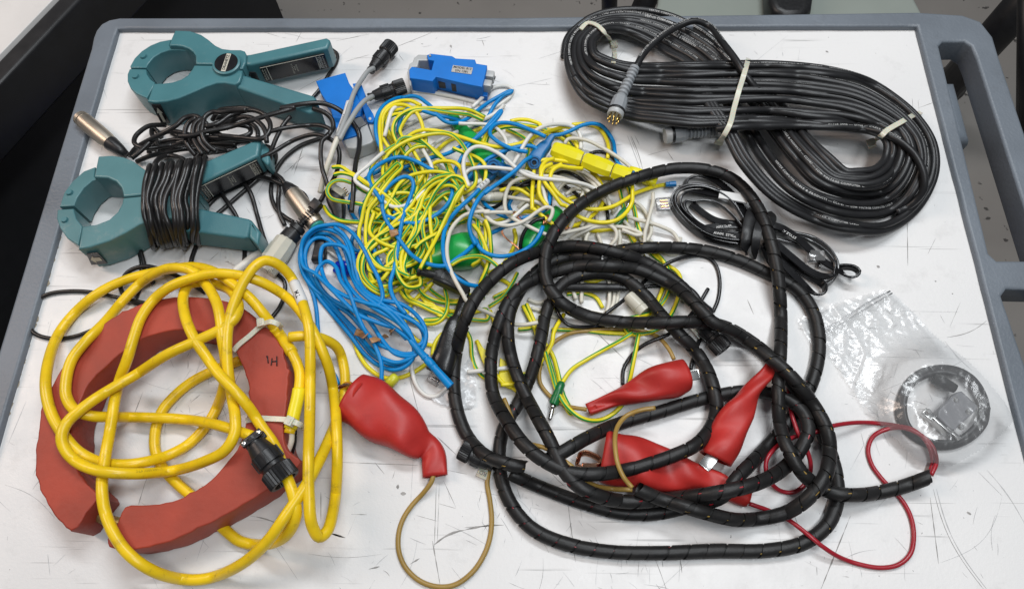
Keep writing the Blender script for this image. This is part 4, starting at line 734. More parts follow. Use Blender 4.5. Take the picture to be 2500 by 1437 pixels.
# ---- plain yellow leads
YL = [
 ('M', 20, [(530, 900), (560, 740), (640, 655), (760, 608), (900, 607), (1100, 642), (1300, 705), (1500, 772), (1700, 812), (1850, 802), (2000, 770), 'N', (560, 510), (660, 460), (780, 410), (900, 372), (1010, 350), (1120, 380)]),
 ('M', 15, [(760, 300), (640, 240), (540, 235), (400, 272), (300, 352), (252, 450), (240, 600), (250, 750), (272, 900), (320, 1050), (350, 1200), (300, 1330)]),
 ('M', 14, [(800, 890), (800, 680), (762, 500), (705, 390), (610, 310), (500, 285), (385, 312), (300, 400), (270, 520), (272, 680), (360, 830), (460, 925), (560, 1000), (640, 1100)]),
 ('M', 16, [(1520, 578), (1430, 612), (1300, 665), (1100, 742), (970, 850), (880, 930), (760, 975), (640, 990), (560, 960)]),
 ('M', 26, [(700, 1300), (780, 1180), (850, 1090), (940, 1012), (1080, 992), (1200, 1022), (1268, 1100), (1290, 1250), (1270, 1380), (1200, 1500)]),
 ('M', 19, [(1300, 1030), (1420, 1035), (1590, 1042)]),
 ('N', 17, [(0, 550), (120, 590), (250, 596), (400, 572), (520, 522), (620, 430), (700, 330), (600, 280), (520, 262), (420, 262), (330, 280)]),
 ('N', 16, [(1080, 322), (1250, 312), (1400, 358), (1490, 470), (1530, 600), (1515, 740)]),
 ('N', 14, [(780, 380), (940, 400), (1060, 480), (1130, 560), (1170, 640)]),
 ('N', 30, [(1210, 858), (1050, 845), (930, 830), (840, 890), (820, 1000), (870, 1110), (975, 1215), (1100, 1290), (1300, 1350), (1450, 1350), (1600, 1312), (1750, 1225), (1850, 1160), (2000, 1105), (2120, 1070), (2245, 1050)]),
 ('N', 31, [(860, 735), (770, 765), (710, 840), (705, 930), (760, 1040), (830, 1130), (890, 1210), (960, 1300), 'Q', (960, 105), (1080, 210), (1200, 270), (1400, 302), (1560, 272), (1680, 175), (1745, 50), 'N', (1822, 1230), (1820, 1110), (1810, 1000)]),
 ('N', 28, [(840, 800), (740, 850), (700, 960), (680, 1060), (690, 1180), (760, 1290), (800, 1340)]),
 ('N', 27, [(1150, 870), (1020, 850), (900, 830), (800, 870), (760, 920), (850, 860), (960, 800)]),
 ('N', 20, [(700, 1000), (672, 1100), (660, 1240), (690, 1400)]),
 ('N', 18, [(200, 1130), (310, 1100), (430, 1110), (520, 1160), (610, 1230), (660, 1330)]),
 ('N', 13, [(1010, 1240), (1100, 1210), (1200, 1180), (1330, 1180)]),
 ('N', 22, [(1300, 930), (1420, 970), (1580, 980)]),
 ('Q', 19, [(0, 300), (150, 285), (330, 210), (500, 175), (700, 185)]),
 ('Q', 20, [(950, 290), (1100, 345), (1300, 400), (1500, 380), (1680, 400), (1780, 530)]),
 ('Q', 12, [(640, 0), (660, 160), (700, 240)]),
 ('Q', 14, [(60, 900), (220, 800), (330, 640), (380, 500), (360, 380)]),
 ('Q', 13, [(40, 1100), (160, 900), (320, 760), (430, 690)]),
 ('K', 22, [(130, 160), (160, 240), (210, 310), (280, 355), (360, 360), (440, 330), (500, 290), (560, 240)]),
 ('K', 34, [(700, 118), (640, 115), (580, 140), (545, 190), (535, 245)]),
 ('K', 20, [(420, 130), (460, 170), (540, 195), (600, 190), (700, 150)]),
 ('K', 16, [(760, 170), (800, 240), (850, 330), (900, 390), (970, 420)]),
 ('I', 17, [(530, 350), (490, 420), (480, 470), (420, 560), (350, 620), (280, 630)]),
 ('R', 12, [(680, 50), (560, 160), (470, 250), (400, 370), (380, 480)]),
 ('R', 13, [(1290, 340), (1330, 440), (1370, 540), (1320, 680)]),
 ('O', 13, [(820, 560), (700, 620), (740, 760), (880, 700), (1000, 640), (1150, 560), (1280, 420)]),
 ('O', 14, [(1000, 1437), (1100, 1350), (1230, 1280), (1350, 1200)]),
]
for i, (reg, L, pts) in enumerate(YL): cable('yl%d' % i, [reg] + pts, 0.0018, L)
# ---- white leads
WL = [
 ('M', 10, 0, [(510, 175), (600, 120), (700, 110), (850, 125), (1000, 152), (1200, 192), (1400, 242), (1530, 280)]),
 ('M', 11, 0, [(1400, 320), (1480, 245), (1560, 160), (1640, 85), (1750, 52), (1860, 62), (1908, 110), (1880, 180), (1780, 262), (1690, 312), (1500, 342), (1300, 362), (1100, 380), (950, 392), (800, 442), (650, 512), (500, 590), (420, 650), (330, 682)]),
 ('M', 17, 0, [(1800, 290), (1720, 372), (1600, 442), (1450, 512), (1300, 592), (1180, 640), (1060, 700), (940, 770), (860, 850)]),
 ('M', 12, 0, [(1330, 380), (1220, 470), (1090, 540), (900, 572), (700, 602), (580, 642), (490, 730)]),
 ('M', 13, 0, [(450, 310), (400, 350), (365, 440), (340, 540), (302, 685)]),
 ('M', 32, 0, [(1360, 1310), (1312, 1180), (1290, 1050), (1312, 930), (1370, 850), (1450, 812), (1560, 822), (1700, 880), (1830, 968), (1930, 1060), 'N', (480, 910), (640, 968), (850, 990), (1050, 1012), (1250, 1055), (1420, 1130)]),
 ('N', 23, 0, [(350, 830), (430, 700), (490, 580), (560, 472), (660, 382), (780, 332), (900, 318), (1050, 332), (1140, 382), (1188, 470), (1190, 620)]),
 ('N', 29, 1, [(990, 560), (1030, 502), (1130, 490), (1280, 520), (1430, 592), (1600, 690), (1750, 800), (1830, 880)]),
 ('N', 27, 1, [(1140, 875), (1230, 900), (1330, 970), (1420, 1062), (1500, 1200), (1560, 1350)]),
 ('N', 25, 1, [(1180, 890), (1290, 985), (1390, 1100), (1480, 1240), (1600, 1380)]),
 ('N', 24, 1, [(905, 1180), (930, 1100), (1000, 1035), (1080, 1030), (1200, 1080), (1320, 1160)]),
 ('N', 21, 1, [(1000, 1180), (1100, 1110), (1220, 1120), (1340, 1190)]),
 ('Q', 34, 1, [(340, 185), (150, 182), (0, 186), 'O', (2000, 460), (1880, 462), (1770, 478), (1680, 515), (1590, 595), (1530, 690), (1500, 800), (1490, 900), (1500, 1020), (1540, 1160), (1600, 1290), (1680, 1430), 'R', (1040, 232), (1150, 305), (1290, 370), (1400, 430), (1520, 478), (1640, 490), (1800, 465)]),
 ('O', 33, 1, [(1800, 320), (1840, 390), (1920, 455), 'Q', (30, 222), (100, 290), (250, 338), (400, 318), (520, 260), (620, 185), (740, 122), (808, 145), (800, 220), (762, 290)]),
 ('N', 22, 1, [(250, 1195), (450, 1230), (660, 1270), (760, 1330)]),
 ('N', 15, 1, [(420, 1340), (500, 1270), (640, 1200), (780, 1120)]),
 ('Q', 30, 1, [(850, 442), (1000, 412), (1180, 370), (1350, 322), (1450, 322), (1540, 380), (1560, 465), (1510, 550), (1440, 600)]),
 ('Q', 29, 1, [(1010, 500), (1150, 420), (1300, 358), (1450, 345), (1650, 360), (1790, 402), (1852, 440), (1800, 450), (1620, 385)]),
 ('Q', 22, 1, [(1690, 0), (1850, 120), (1930, 240), (1962, 340), (1958, 430), (1910, 520)]),
 ('Q', 24, 1, [(1985, -40), (1985, 60), (1958, 170), (1920, 310), (1890, 430), (1880, 600), (1840, 720)]),
 ('Q', 23, 1, [(1690, 235), (1800, 270), (1900, 292), (2080, 350), (2220, 422), (2300, 540)]),
 ('Q', 21, 1, [(1640, 280), (1750, 400), (1830, 480), (1880, 540)]),
 ('Q', 20, 1, [(1320, 60), (1320, 180), (1330, 290)]),
 ('Q', 22, 1, [(1090, 270), (1150, 362), (1200, 480), (1230, 600)]),
 ('Q', 23, 1, [(1230, 420), (1205, 480), (1190, 560)]),
 ('Q', 23, 1, [(1330, 430), (1370, 520), (1390, 620)]),
 ('Q', 21, 1, [(1590, 390), (1600, 480), (1590, 580)]),
 ('Q', 18, 1, [(1500, 200), (1560, 120), (1460, 40), (1380, -40)]),
 ('Q', 24, 1, [(1020, 960), (1045, 1080), (1085, 1200)]),
 ('Q', 24, 1, [(1150, 880), (1152, 1050), (1148, 1240)]),
 ('Q', 25, 1, [(1460, 900), (1475, 1080), (1470, 1250), (1440, 1360)]),
 ('Q', 24, 1, [(1510, 900), (1530, 1100), (1520, 1250), (1460, 1350)]),
 ('Q', 23, 1, [(1560, 920), (1578, 1120), (1545, 1270), (1480, 1350)]),
 ('Q', 12, 1, [(520, 1200), (640, 1240), (760, 1210)]),
 ('Q', 12, 1, [(560, 1300), (700, 1340), (820, 1400), (960, 1437)]),
 ('Q', 12, 1, [(860, 1230), (1000, 1300), (1200, 1340), (1400, 1380)]),
 ('F', 16, 0, [(230, 470), (290, 458), (360, 468), (440, 500), (500, 560), (550, 612)]),
 ('F', 17, 0, [(195, 540), (210, 590), (250, 630), (310, 668), (400, 685), (560, 680)]),
 ('R', 25, 0, [(465, 850), (458, 920), (475, 1040), (535, 1170), (625, 1245), (720, 1245), (780, 1200), (835, 1155)]),
 ('R', 11, 0, [(540, 160), (505, 260), (480, 380), (460, 470)]),
 ('R', 19, 0, [(1050, 990), (1240, 972), (1400, 955), (1560, 940)]),
 ('M', 11, 0, [(220, 800), (250, 950), (310, 1070), (370, 1160)]),
 ('M', 12, 1, [(700, 1110), (760, 1012), (860, 962), (1000, 992)]),
 ('N', 14, 1, [(0, 1130), (100, 1120), (220, 1100)]),
 ('O', 12, 1, [(1180, 240), (1280, 200), (1400, 160), (1500, 60)]),
 ('H', 8, 1, [(0, 640), (60, 690), (150, 760), (260, 850), (370, 860), (400, 720)]),
]
for i, (reg, L, c, pts) in enumerate(WL): cable('wl%d' % i, [reg] + pts, 0.0017 if c else 0.0018, L)
# ---- slack of the same leads lying anyhow through the heap
def wander(key, cx, cy, rx, ry, n, r, L, seed):
    rg = np.random.default_rng(seed); a = rg.uniform(0, 6.28); pts = []; w = 1.0
    for i in range(n):
        a += rg.uniform(.6, 1.0) * w
        
        q = rg.uniform(.6, 1.0); pts.append((cx + rx * q * math.cos(a), cy + ry * q * math.sin(a)))
    cable(key, ['P'] + pts, r, L)
for i, (cx, cy, rx, ry, n, L) in enumerate([(960, 430, 110, 90, 8, 26), (1220, 470, 130, 80, 8, 25), (1330, 500, 130, 90, 10, 27), (1120, 350, 130, 80, 8, 18)]): wander('ww%d' % i, cx, cy, rx, ry, n, .0017, L, 40 + i)
for i, (cx, cy, rx, ry, n, L) in enumerate([(1000, 470, 120, 90, 8, 26), (1250, 450, 130, 100, 8, 22), (960, 590, 80, 80, 7, 20)]): wander('wb%d' % i, cx, cy, rx, ry, n, .0018, L, 60 + i)
for i, (cx, cy, rx, ry, n, L) in enumerate([(1060, 420, 150, 110, 12, 24), (980, 540, 90, 90, 9, 24), (1130, 690, 130, 60, 9, 8), (1380, 470, 110, 100, 9, 22)]): wander('wy%d' % i, cx, cy, rx, ry, n, .0018, L, 80 + i)
# ---- thin black leads in the heap
BL = [
 ('N', 16, [(200, 1065), (400, 1070), (560, 1050), (720, 1005), (830, 960)]),
 ('N', 17, [(-40, 1352), (60, 1350), (160, 1320), (300, 1210), (380, 1100), (520, 1022), (650, 990), (760, 1040)]),
 ('N', 20, [(850, 950), (960, 898), (1100, 930), (1220, 1010), (1330, 1110)]),
 ('N', 15, [(1300, 675), (1400, 650), (1500, 670), (1620, 760)]),
 ('N', 14, [(960, 1050), (1100, 1140), (1190, 1220)]),
 ('N', 21, [(830, 1100), (825, 1200), (818, 1320), (830, 1400)]),
 ('Q', 22, [(432, 640), (440, 530), (470, 430), (530, 340), (610, 278), (720, 250)]),
 ('Q', 12, [(1100, 380), (1220, 240), (1240, 160), (1200, 60)]),
 ('Q', 11, [(1460, 280), (1450, 180), (1400, 60)]),
 ('I', 20, [(495, 300), (508, 350), (545, 392), (610, 402), (690, 395)]),
 ('I', 18, [(762, 630), (765, 570), (800, 510), (850, 470), (960, 420), (1050, 330, 0, -5), (1100, 250, 0, -5)]),
 ('I', 19, [(1080, 415), (1060, 470), (1040, 530), (1030, 570)]),
 ('I', 30, [(690, 352), (760, 300), (830, 240), (880, 190), (940, 150), (1010, 125), (1080, 122), (1125, 150), (1145, 210), (1140, 290), (1120, 340)]),
 ('I', 15, [(770, 246), (830, 244), (900, 240), (980, 250), (1040, 290), (1085, 330)]),
]
for i, (reg, L, pts) in enumerate(BL): cable('bk%d' % i, [reg] + pts, 0.0016, L)
# ---- tan, red wires of the harness
cable('tan1', ['K', (540, 855, 8), (530, 890), (490, 945), (430, 1010), (385, 1080), (362, 1160), (365, 1250), (400, 1330), (470, 1395), (560, 1425), (650, 1415), (740, 1350), (800, 1260), (830, 1170), (838, 1080), (828, 980), (815, 900), (825, 830)], 0.0019, 46)
cable('tan2', ['I', (965, 530, 14), (945, 490), (900, 440), (830, 415), (740, 410), (640, 415), (560, 425), (500, 455), (455, 500), (435, 560), (435, 620), (470, 670), (530, 710), (620, 728, 10)], 0.0017, 16)
cable('tan3', ['L', (860, 705), (760, 720), (660, 760), (600, 830), (580, 900), (582, 1000), (600, 1100), (640, 1190), (700, 1265, 26)], 0.0018, 52)
cable('tan4', ['L', (-200, 640), (-60, 950, 0, -6), (0, 962, 0, -6), (100, 990, 0, -6), (200, 1060), (270, 1110), (330, 1170, 0, -6), (400, 1230), (480, 1260), (600, 1275), (700, 1278, 22)], 0.0018, 38)
cable('red1', ['J', (1215, 895, 6), (1240, 830), (1215, 750), (1150, 695), (1080, 670), (1010, 675), (940, 710), (915, 770), (930, 840), (970, 900), (1020, 955), (1080, 1020), (1120, 1100), (1132, 1190), (1115, 1270), (1060, 1320), (980, 1335), (880, 1320), (780, 1285), (700, 1235), (620, 1170), (540, 1110), (460, 1070), (350, 1030, 8)], 0.0017, 38)
cable('red2', ['J', (1205, 895, 6), (1222, 830), (1195, 740), (1130, 680), (1050, 660), (960, 648), (860, 645), (750, 660), (660, 690), (560, 715), (480, 760), (430, 830), (440, 910), (490, 965), (560, 975), (620, 930), (642, 860), (625, 780), (580, 690), (550, 600), (535, 480)], 0.0017, 37)
# ---- teal clamp cords
TC = [
 ('U', 12, 0, [(620, 450), (500, 448), (380, 462), (265, 530), (180, 620), (165, 700), (225, 760), (350, 782), (480, 772), (700, 742), (900, 720), (1200, 680), (1500, 650), (1900, 665)]),
 ('U', 11, 0, [(100, 900), (180, 790), (340, 690), (480, 620), (600, 560), (780, 450), (900, 345), (1060, 320), (1180, 400), (1300, 520), (1500, 640)]),
 ('U', 14, 0, [(130, 930), (240, 840), (330, 760), (440, 660), (560, 570), (700, 540), (860, 560), (1000, 600), (1200, 620), (1500, 640), (1850, 670)]),
 ('U', 13, 0, [(200, 980), (380, 905), (560, 860), (740, 820), (900, 795), (1100, 800), (1300, 780), (1600, 790)]),
 ('U', 24, 0, [(800, 610), (1000, 602), (1200, 545), (1500, 490), (1800, 402), (2100, 312), (2500, 195), 'A', (1900, 735), (2050, 705), (2180, 700), (2290, 740), (2370, 810), (2430, 900), (2432, 1000), (2410, 1100), (2395, 1250), (2390, 1350), (2380, 1437)]),
 ('U', 18, 0, [(1070, 340), (950, 420), (900, 560), (925, 700), (980, 800), (1060, 890)]),
 ('U', 19, 0, [(1130, 355), (1045, 430), (1015, 560), (1040, 680), (1110, 800), (1160, 880)]),
 ('U', 20, 0, [(1190, 370), (1110, 450), (1090, 560), (1120, 680), (1200, 790), (1260, 850)]),
 ('U', 21, 0, [(1800, 230), (1600, 235), (1430, 262), (1290, 262), (1190, 335), (1165, 450), (1150, 560), (1190, 680), (1280, 780), (1360, 830)]),
 ('U', 15, 0, [(1300, 380), (1400, 240), (1600, 205), (1850, 212), (2030, 290), (2130, 400), (2140, 510), (2090, 600), (1990, 650), (1700, 630), (1400, 600)]),
 ('U', 16, 0, [(1200, 470), (1400, 420), (1560, 310), (1700, 262), (1860, 232), (2000, 262), (2090, 320)]),
 ('U', 12, 0, [(1500, 500), (1620, 380), (1750, 330), (1880, 350), (2000, 430), (2070, 540), (2090, 700)]),
 ('U', 13, 0, [(1240, 560), (1400, 500), (1560, 460), (1700, 450), (1840, 490), (1855, 560), (1730, 620), (1500, 620), (1300, 580)]),
 ('U', 11, 0, [(1300, 350), (1450, 330), (1620, 300), (1680, 280), (1640, 360), (1500, 410), (1340, 430)]),
 ('U', 10, 0, [(1780, 420), (1900, 450), (1960, 540), (1960, 640)]),
 ('U', 10, 0, [(560, 630), (480, 520), (430, 500), (420, 580), (480, 660), (520, 760), (500, 860), (620, 920), (760, 900), (850, 950), (900, 990)]),
 ('U', 9, 0, [(380, 850), (400, 760), (560, 700), (800, 660), (1000, 700), (1300, 720), (1650, 740)]),
 ('U', 9, 0, [(420, 800), (600, 780), (820, 700), (1000, 640), (1100, 520)]),
 ('U', 17, 0, [(1000, 640), (1060, 720), (1200, 760), (1400, 800), (1500, 820)]),
 ('U', 8, 0, [(700, 560), (900, 640), (1200, 700), (1500, 700), (1850, 680)]),
 ('D', 6, 0, [(2240, 100), (2320, 130), (2375, 180), (2385, 240), (2340, 300), (2310, 330)]),
 ('D', 6, 0, [(1900, 280), (2000, 250), (2150, 228), (2300, 225), (2370, 262), (2340, 310)]),
 ('D', 5, 0, [(2080, 160), (2030, 220), (1985, 300), (1945, 400), (1930, 470)]),
 ('D', 7, 0, [(1860, 460), (1960, 412), (2100, 332), (2240, 290), (2320, 302), (2400, 350), (2430, 420), (2410, 560), (2350, 670), (2290, 770)]),
 ('D', 8, 0, [(2360, 290), (2310, 330), (2296, 420), (2305, 520), (2335, 620), (2360, 700)]),
 ('D', 5, 0, [(2330, 305), (2150, 370), (2035, 460), (1970, 560), (1945, 640), (1945, 740), (1985, 830), (2050, 885), (2100, 915)]),
 ('D', 6, 0, [(1960, 590), (1995, 640), (1992, 760), (2000, 850), (2040, 940)]),
 ('D', 11, 0, [(1900, 530), (1960, 565), (2010, 600), (2045, 650)]),
 ('D', 6, 0, [(1760, 600), (1850, 590), (1950, 615), (2030, 650)]),
 ('D', 4, 0, [(1720, 610), (1790, 700), (1840, 860), (1880, 1000), (1905, 1070), (1920, 1100)]),
 ('D', 4, 0, [(1560, 680), (1640, 790), (1690, 870), (1720, 960), (1750, 1080), (1750, 1210)]),
 ('D', 3, 0, [(1440, 850), (1560, 730), (1700, 660), (1860, 600)]),
 ('D', 3, 0, [(1500, 900), (1600, 820), (1750, 690), (1850, 600), (1900, 540)]),
 ('D', 3, 0, [(1450, 1000), (1400, 1100), (1368, 1200), (1360, 1300)]),
 ('D', 2, 0, [(1000, 1130), (1015, 1200), (1020, 1280), (1100, 1350)]),
 ('D', 3, 0, [(2120, 680), (2180, 720), (2215, 800)]),
 ('E', 6, 0, [(640, 240), (570, 240), (520, 205), (505, 170), (535, 112), (600, 86), (670, 98), (760, 135), (860, 195)]),
 ('E', 7, 0, [(620, 242), (500, 218), (400, 196), (290, 190), (195, 205), (132, 250), (115, 315), (145, 366), (220, 388), (310, 380), (420, 340)]),
 ('E', 4, 0, [(590, 20), (605, 90), (590, 170), (560, 240)]),
 ('E', 4, 0, [(1150, 110), (1192, 150), (1190, 210), (1170, 260), (1130, 310)]),
 ('A', 7, 0, [(2245, 335), (2285, 370), (2275, 430), (2230, 500), (2170, 600), (2120, 660), (2080, 720, 0, -4)]),
]
for i, (reg, L, w, pts) in enumerate(TC): cable('tc%d' % i, [reg] + pts, 0.0020, L)
# ---- pale cable of the two circular plugs
cable('gy1', ['B', (940, 415, 12), (890, 440, 10), (830, 520), (780, 600), (735, 715), (700, 830), (660, 930), (620, 1020)], 0.0022, 26)
cable('gy2', ['B', (930, 660, 10), (860, 700), (790, 780), (740, 860), (690, 940), (640, 1040)], 0.0022, 27)
cable('gy3', ['B', (625, 1020, 12), (590, 1100), (560, 1190), (520, 1300), (495, 1400), (470, 1500, 0, -10)], 0.0024, 7)
cable('gyb', ['T', (1140, 280), (1135, 340), (1140, 430), (1160, 520)], 0.0028, 6)
cable('wtail', ['T', (60, 1270), (160, 1190), (260, 1110), (350, 1060)], 0.0035, 4)
# bag contents
cable('bagcoil', ['J'] + [(1268 + 214 * (1 - .0015 * k) * math.cos(k * 0.42) + 4 * math.sin(k * 1.7), 572 + 192 * (1 - .0015 * k) * math.sin(k * 0.42)) for k in range(88)], 0.0022, 5, stiff=1.0)
import time as _t; _t0 = _t.time()
solve_cables()
print('solve', round(_t.time() - _t0, 1))
# ================================================================== OBJECTS
REG.update({'X': (540, 1020, 7.5625), 'Y': (1100, 1050, 9.578), 'Z': (1640, 690, 7.561), 'Z6': (2150, 860, 5.527)})
def near(key, reg, x, y, hi=None):
    """index of the cable sample seen nearest to a photo position"""
    P = CP(key); a, b = px(reg, x, y); q = (P - CAMP) @ RW; u = q[:, 0] / q[:, 2] * FPX + CX; v = q[:, 1] / q[:, 2] * FPX + CY
    return int(np.argmin(np.hypot(u - a, v - b)))
def sub(key, A, B):
    i, j = near(key, *A), near(key, *B); i, j = min(i, j), max(i, j); return CP(key)[i:j + 1]
ALLP = np.concatenate([c['P'] for c in CABLES.values()]); ALLR = np.concatenate([np.full(len(c['P']), c['r']) for c in CABLES.values()])
def topz(p, rad=0.004, base=0.0):
    d = np.hypot(ALLP[:, 0] - p[0], ALLP[:, 1] - p[1]); m = d < ALLR + rad
    return max(base, float((ALLP[m, 2] + ALLR[m]).max()) if m.any() else 0.0)
def ribbon(mb, P, w, t, m, roll=None):
    """flat strip along P; roll in degrees (0 lies flat, 90 stands on edge)"""
    P = np.asarray(P, float); T, S, Nn = frames(P); n = len(P); ro = np.radians(np.broadcast_to(np.asarray(0 if roll is None else roll, float), (n,)))
    A = np.cos(ro)[:, None] * S + np.sin(ro)[:, None] * Nn; B = -np.sin(ro)[:, None] * S + np.cos(ro)[:, None] * Nn
    prof = [(-.5, -.3), (-.46, -.5), (.46, -.5), (.5, -.3), (.5, .3), (.46, .5), (-.46, .5), (-.5, .3)]; v = []; f = []; k = len(prof)
    for i in range(n):
        for (a, b) in prof: v.append((P[i] + A[i] * a * w + B[i] * b * t).tolist())
    for i in range(n - 1):
        for j in range(k):
            j2 = (j + 1) % k; f.append([i * k + j, i * k + j2, (i + 1) * k + j2, (i + 1) * k + j])
    f.append(list(range(k))[::-1]); f.append([(n - 1) * k + j for j in range(k)]); mb.add(v, f, m); return mb
_Q = (ALLP - CAMP) @ RW; _U = _Q[:, 0] / _Q[:, 2] * FPX + CX; _V = _Q[:, 1] / _Q[:, 2] * FPX + CY; _RP = ALLR / _Q[:, 2] * FPX
def toppx(reg, x, y, mar=3.0):
    """height of the uppermost cable seen at a photo position"""
    a, b = px(reg, x, y); m = np.hypot(_U - a, _V - b) < _RP + mar
    return float((ALLP[m, 2] + ALLR[m]).max()) if m.any() else 0.0
def along(a, b, t): a = np.array(a[:]); b = np.array(b[:]); return (a + (b - a) * t).tolist()
def scribble(mb, c, ax, ay, w, h, m, seed=0, n=5):
    """print too small to read: a row of tiny marks"""
    rg = np.random.default_rng(seed); ax = _n(np.array(ax, float)); ay = np.array(ay, float); ay = _n(ay - ax * np.dot(ax, ay)); c = np.array(c, float)
    for i in range(n):
        x0 = -w / 2 + w * i / n; cw = w / n * 0.72
        for (fx, fy, fw, fh) in ((0, 0, .25, 1), (.25, rg.choice([0, .4, .8]), .75, .2), (rg.choice([.4, .75]), 0, .25, rg.choice([.6, 1.0]))):
            q = [(x0 + fx * cw, -h / 2 + fy * h), (x0 + (fx + fw) * cw, -h / 2 + fy * h), (x0 + (fx + fw) * cw, -h / 2 + min(1, fy + fh) * h), (x0 + fx * cw, -h / 2 + min(1, fy + fh) * h)]
            mb.add([(c + ax * a + ay * b).tolist() for a, b in q], [[0, 1, 2, 3]], m)
def axes_of(p, q):
    d = _n(np.array((q - p)[:])); return d
# ------------------------------------------------------------------ teal current clamps
def wedge(mb, top, zt, zb, m, bev=0.0025):
    plate(mb, [outline(top, zt)], zb, zt, m, bev=bev, res=3)
def side_label(parent, a, b, h0, h1, base_mat, flip=1, seed=0):
    """black name plate on the sloping side of a handle, a->b along its top edge (world, at z of the edge)"""
    a = np.array(a[:]); b = np.array(b[:]); d = _n(b - a); L = np.linalg.norm(b - a); n = np.array([d[1], -d[0], 0]); n = n if n[1] < 0 else -n; up = np.array([0, 0, 1.0])
    mb = MB(); c = (a + b) / 2 + n * 0.0006; zc = (h0 + h1) / 2; c[2] = zc
    box(mb, c, d, up, L * 0.90, h1 - h0, 0.0008, M_('badge')); 
    e = c + n * 0.0006
    for (t, w) in ((-0.36, 0.7),):
        q = e + d * L * t; box(mb, q, d, up, 0.0006, (h1 - h0) * 0.95, 0.0003, M_('inkg'))
    q = e + up * (h1 - h0) * 0.46; box(mb, q, d, up, L * 0.89, 0.0005, 0.0003, M_('inkg'))
    hh = h1 - h0
    for k, (t, ww) in enumerate(((-0.425, .8), (-0.395, .75), (-0.03, .7), (0.0, .3), (0.03, .5), (0.385, .8), (0.415, .8))):
        scribble(mb, e + d * L * t + n * 0.0003, up, -d, hh * ww, L * 0.018, M_('inkg'), seed + k, 7)
    text_flat(mb, 'DRANETZ', e + d * L * 0.35 + n * 0.0004, up, -d, hh * 0.17, M_('inkg'), bold=True)
    for s_ in (-1, 1): box(mb, e + d * (L * 0.35 + s_ * 0.0017) + n * 0.0002, d, up, 0.0003, hh * 0.85, 0.0002, M_('inkg'))
    mb.build('name_plate', parent, smooth=False)
def arrow_plate(parent, pts, m2='inkg'):
    """arrow sticker on an upright face; pts = four photo corners with heights (top-left, top-right, bottom-right, bottom-left)"""
    Q = [np.array(U(*p)[:]) for p in pts]; n = _n(np.cross(Q[1] - Q[0], Q[3] - Q[0])); n = n if np.dot(n, CAMP - Q[0]) > 0 else -n
    mb = MB(); lift = n * 0.0009
    def at(u, v): return (Q[0] * (1 - u) * (1 - v) + Q[1] * u * (1 - v) + Q[2] * u * v + Q[3] * (1 - u) * v)
    mb.add([(at(u, v) + lift).tolist() for u, v in ((0, 0), (1, 0), (1, 1), (0, 1))] + [(at(u, v)).tolist() for u, v in ((0, 0), (1, 0), (1, 1), (0, 1))], [[0, 1, 2, 3], [0, 1, 5, 4], [1, 2, 6, 5], [2, 3, 7, 6], [3, 0, 4, 7]], M_('badge'))
    ar = [(.5, .12), (.85, .42), (.66, .42), (.66, .88), (.34, .88), (.34, .42), (.15, .42)]
    mb.add([(at(u, v) + lift * 1.4).tolist() for u, v in ar], [[0, 1, 2, 3, 4, 5, 6]], M_(m2)); mb.build('arrow_label', parent, smooth=False)
c1 = thing('current_clamp', 'unwrapped teal current clamp with round black badge, at the top left corner of the board', 'current clamp', tuple(UR('S', 1000, 500, 0)))
up1 = ['S', (588, 62), (760, 70), (880, 110), (960, 165), (1040, 232), (1120, 270), (1220, 283), (1330, 283), (1375, 298), (1396, 340), (1393, 420), (1352, 500), (1100, 500), (1030, 449), (822, 446), (818, 355), (790, 310), (740, 272), (670, 247), (600, 238), (520, 238), (545, 160)]
lo1 = ['S', (275, 866), (300, 800), (345, 665), (450, 662), (560, 648), (660, 615), (730, 570), (775, 510), (806, 457), (1028, 461), (1100, 512), (1350, 514), (1345, 580), (1320, 650), (1262, 680), (1150, 660), (1060, 662), (940, 700), (800, 762), (640, 830), (500, 868), (360, 880)]
mb = MB(); plate(mb, [outline(up1, CL1Z)], 0.001, CL1Z, M_('teal'), bev=.0016, res=3); mb.build('upper_jaw', c1, sharp=45)
mb = MB(); plate(mb, [outline(lo1, CL1Z)], 0.001, CL1Z, M_('teal'), bev=.0016, res=3); mb.build('lower_jaw', c1, sharp=45)
mb = MB(); plate(mb, [cl1_tip], 0.002, CL1Z - 0.005, M_('teal'), bev=.001)
for p in ((235, 362),): lathe(mb, UR('S', *p, CL1Z - .005)[:], (UR('S', *p, CL1Z - .005) + Vector((0, 0, .0018)))[:], [(0, .0032), (1, .0026)], M_('teal'))
mb.build('upper_jaw_tip', c1, sharp=45)
mb = MB(); plate(mb, [cl1_tip2], 0.002, CL1Z - 0.005, M_('teal'), bev=.001); p = (145, 588)
lathe(mb, UR('S', *p, CL1Z - .005)[:], (UR('S', *p, CL1Z - .005) + Vector((0, 0, .0018)))[:], [(0, .0032), (1, .0026)], M_('teal')); mb.build('lower_jaw_tip', c1, sharp=45)
mb = MB(); wedge(mb, ['S', (1395, 337), (1440, 332), (2300, 145), (2335, 165), (2345, 190), (2312, 268), (1450, 452), (1392, 452)], CL1Z - .001, .008, M_('teal')); h = mb.build('upper_handle', c1, sharp=45)
side_label(h, UR('S', 1480, 450, CL1Z), UR('S', 2300, 272, CL1Z), .0115, .0315, None, seed=3)
mb = MB(); wedge(mb, ['S', (1300, 560), (1350, 562), (1660, 655), (2150, 800), (2180, 830), (2232, 985), (2100, 1000), (1290, 712)], .033, .005, M_('teal_matte')); mb.build('lower_handle', c1, sharp=45)
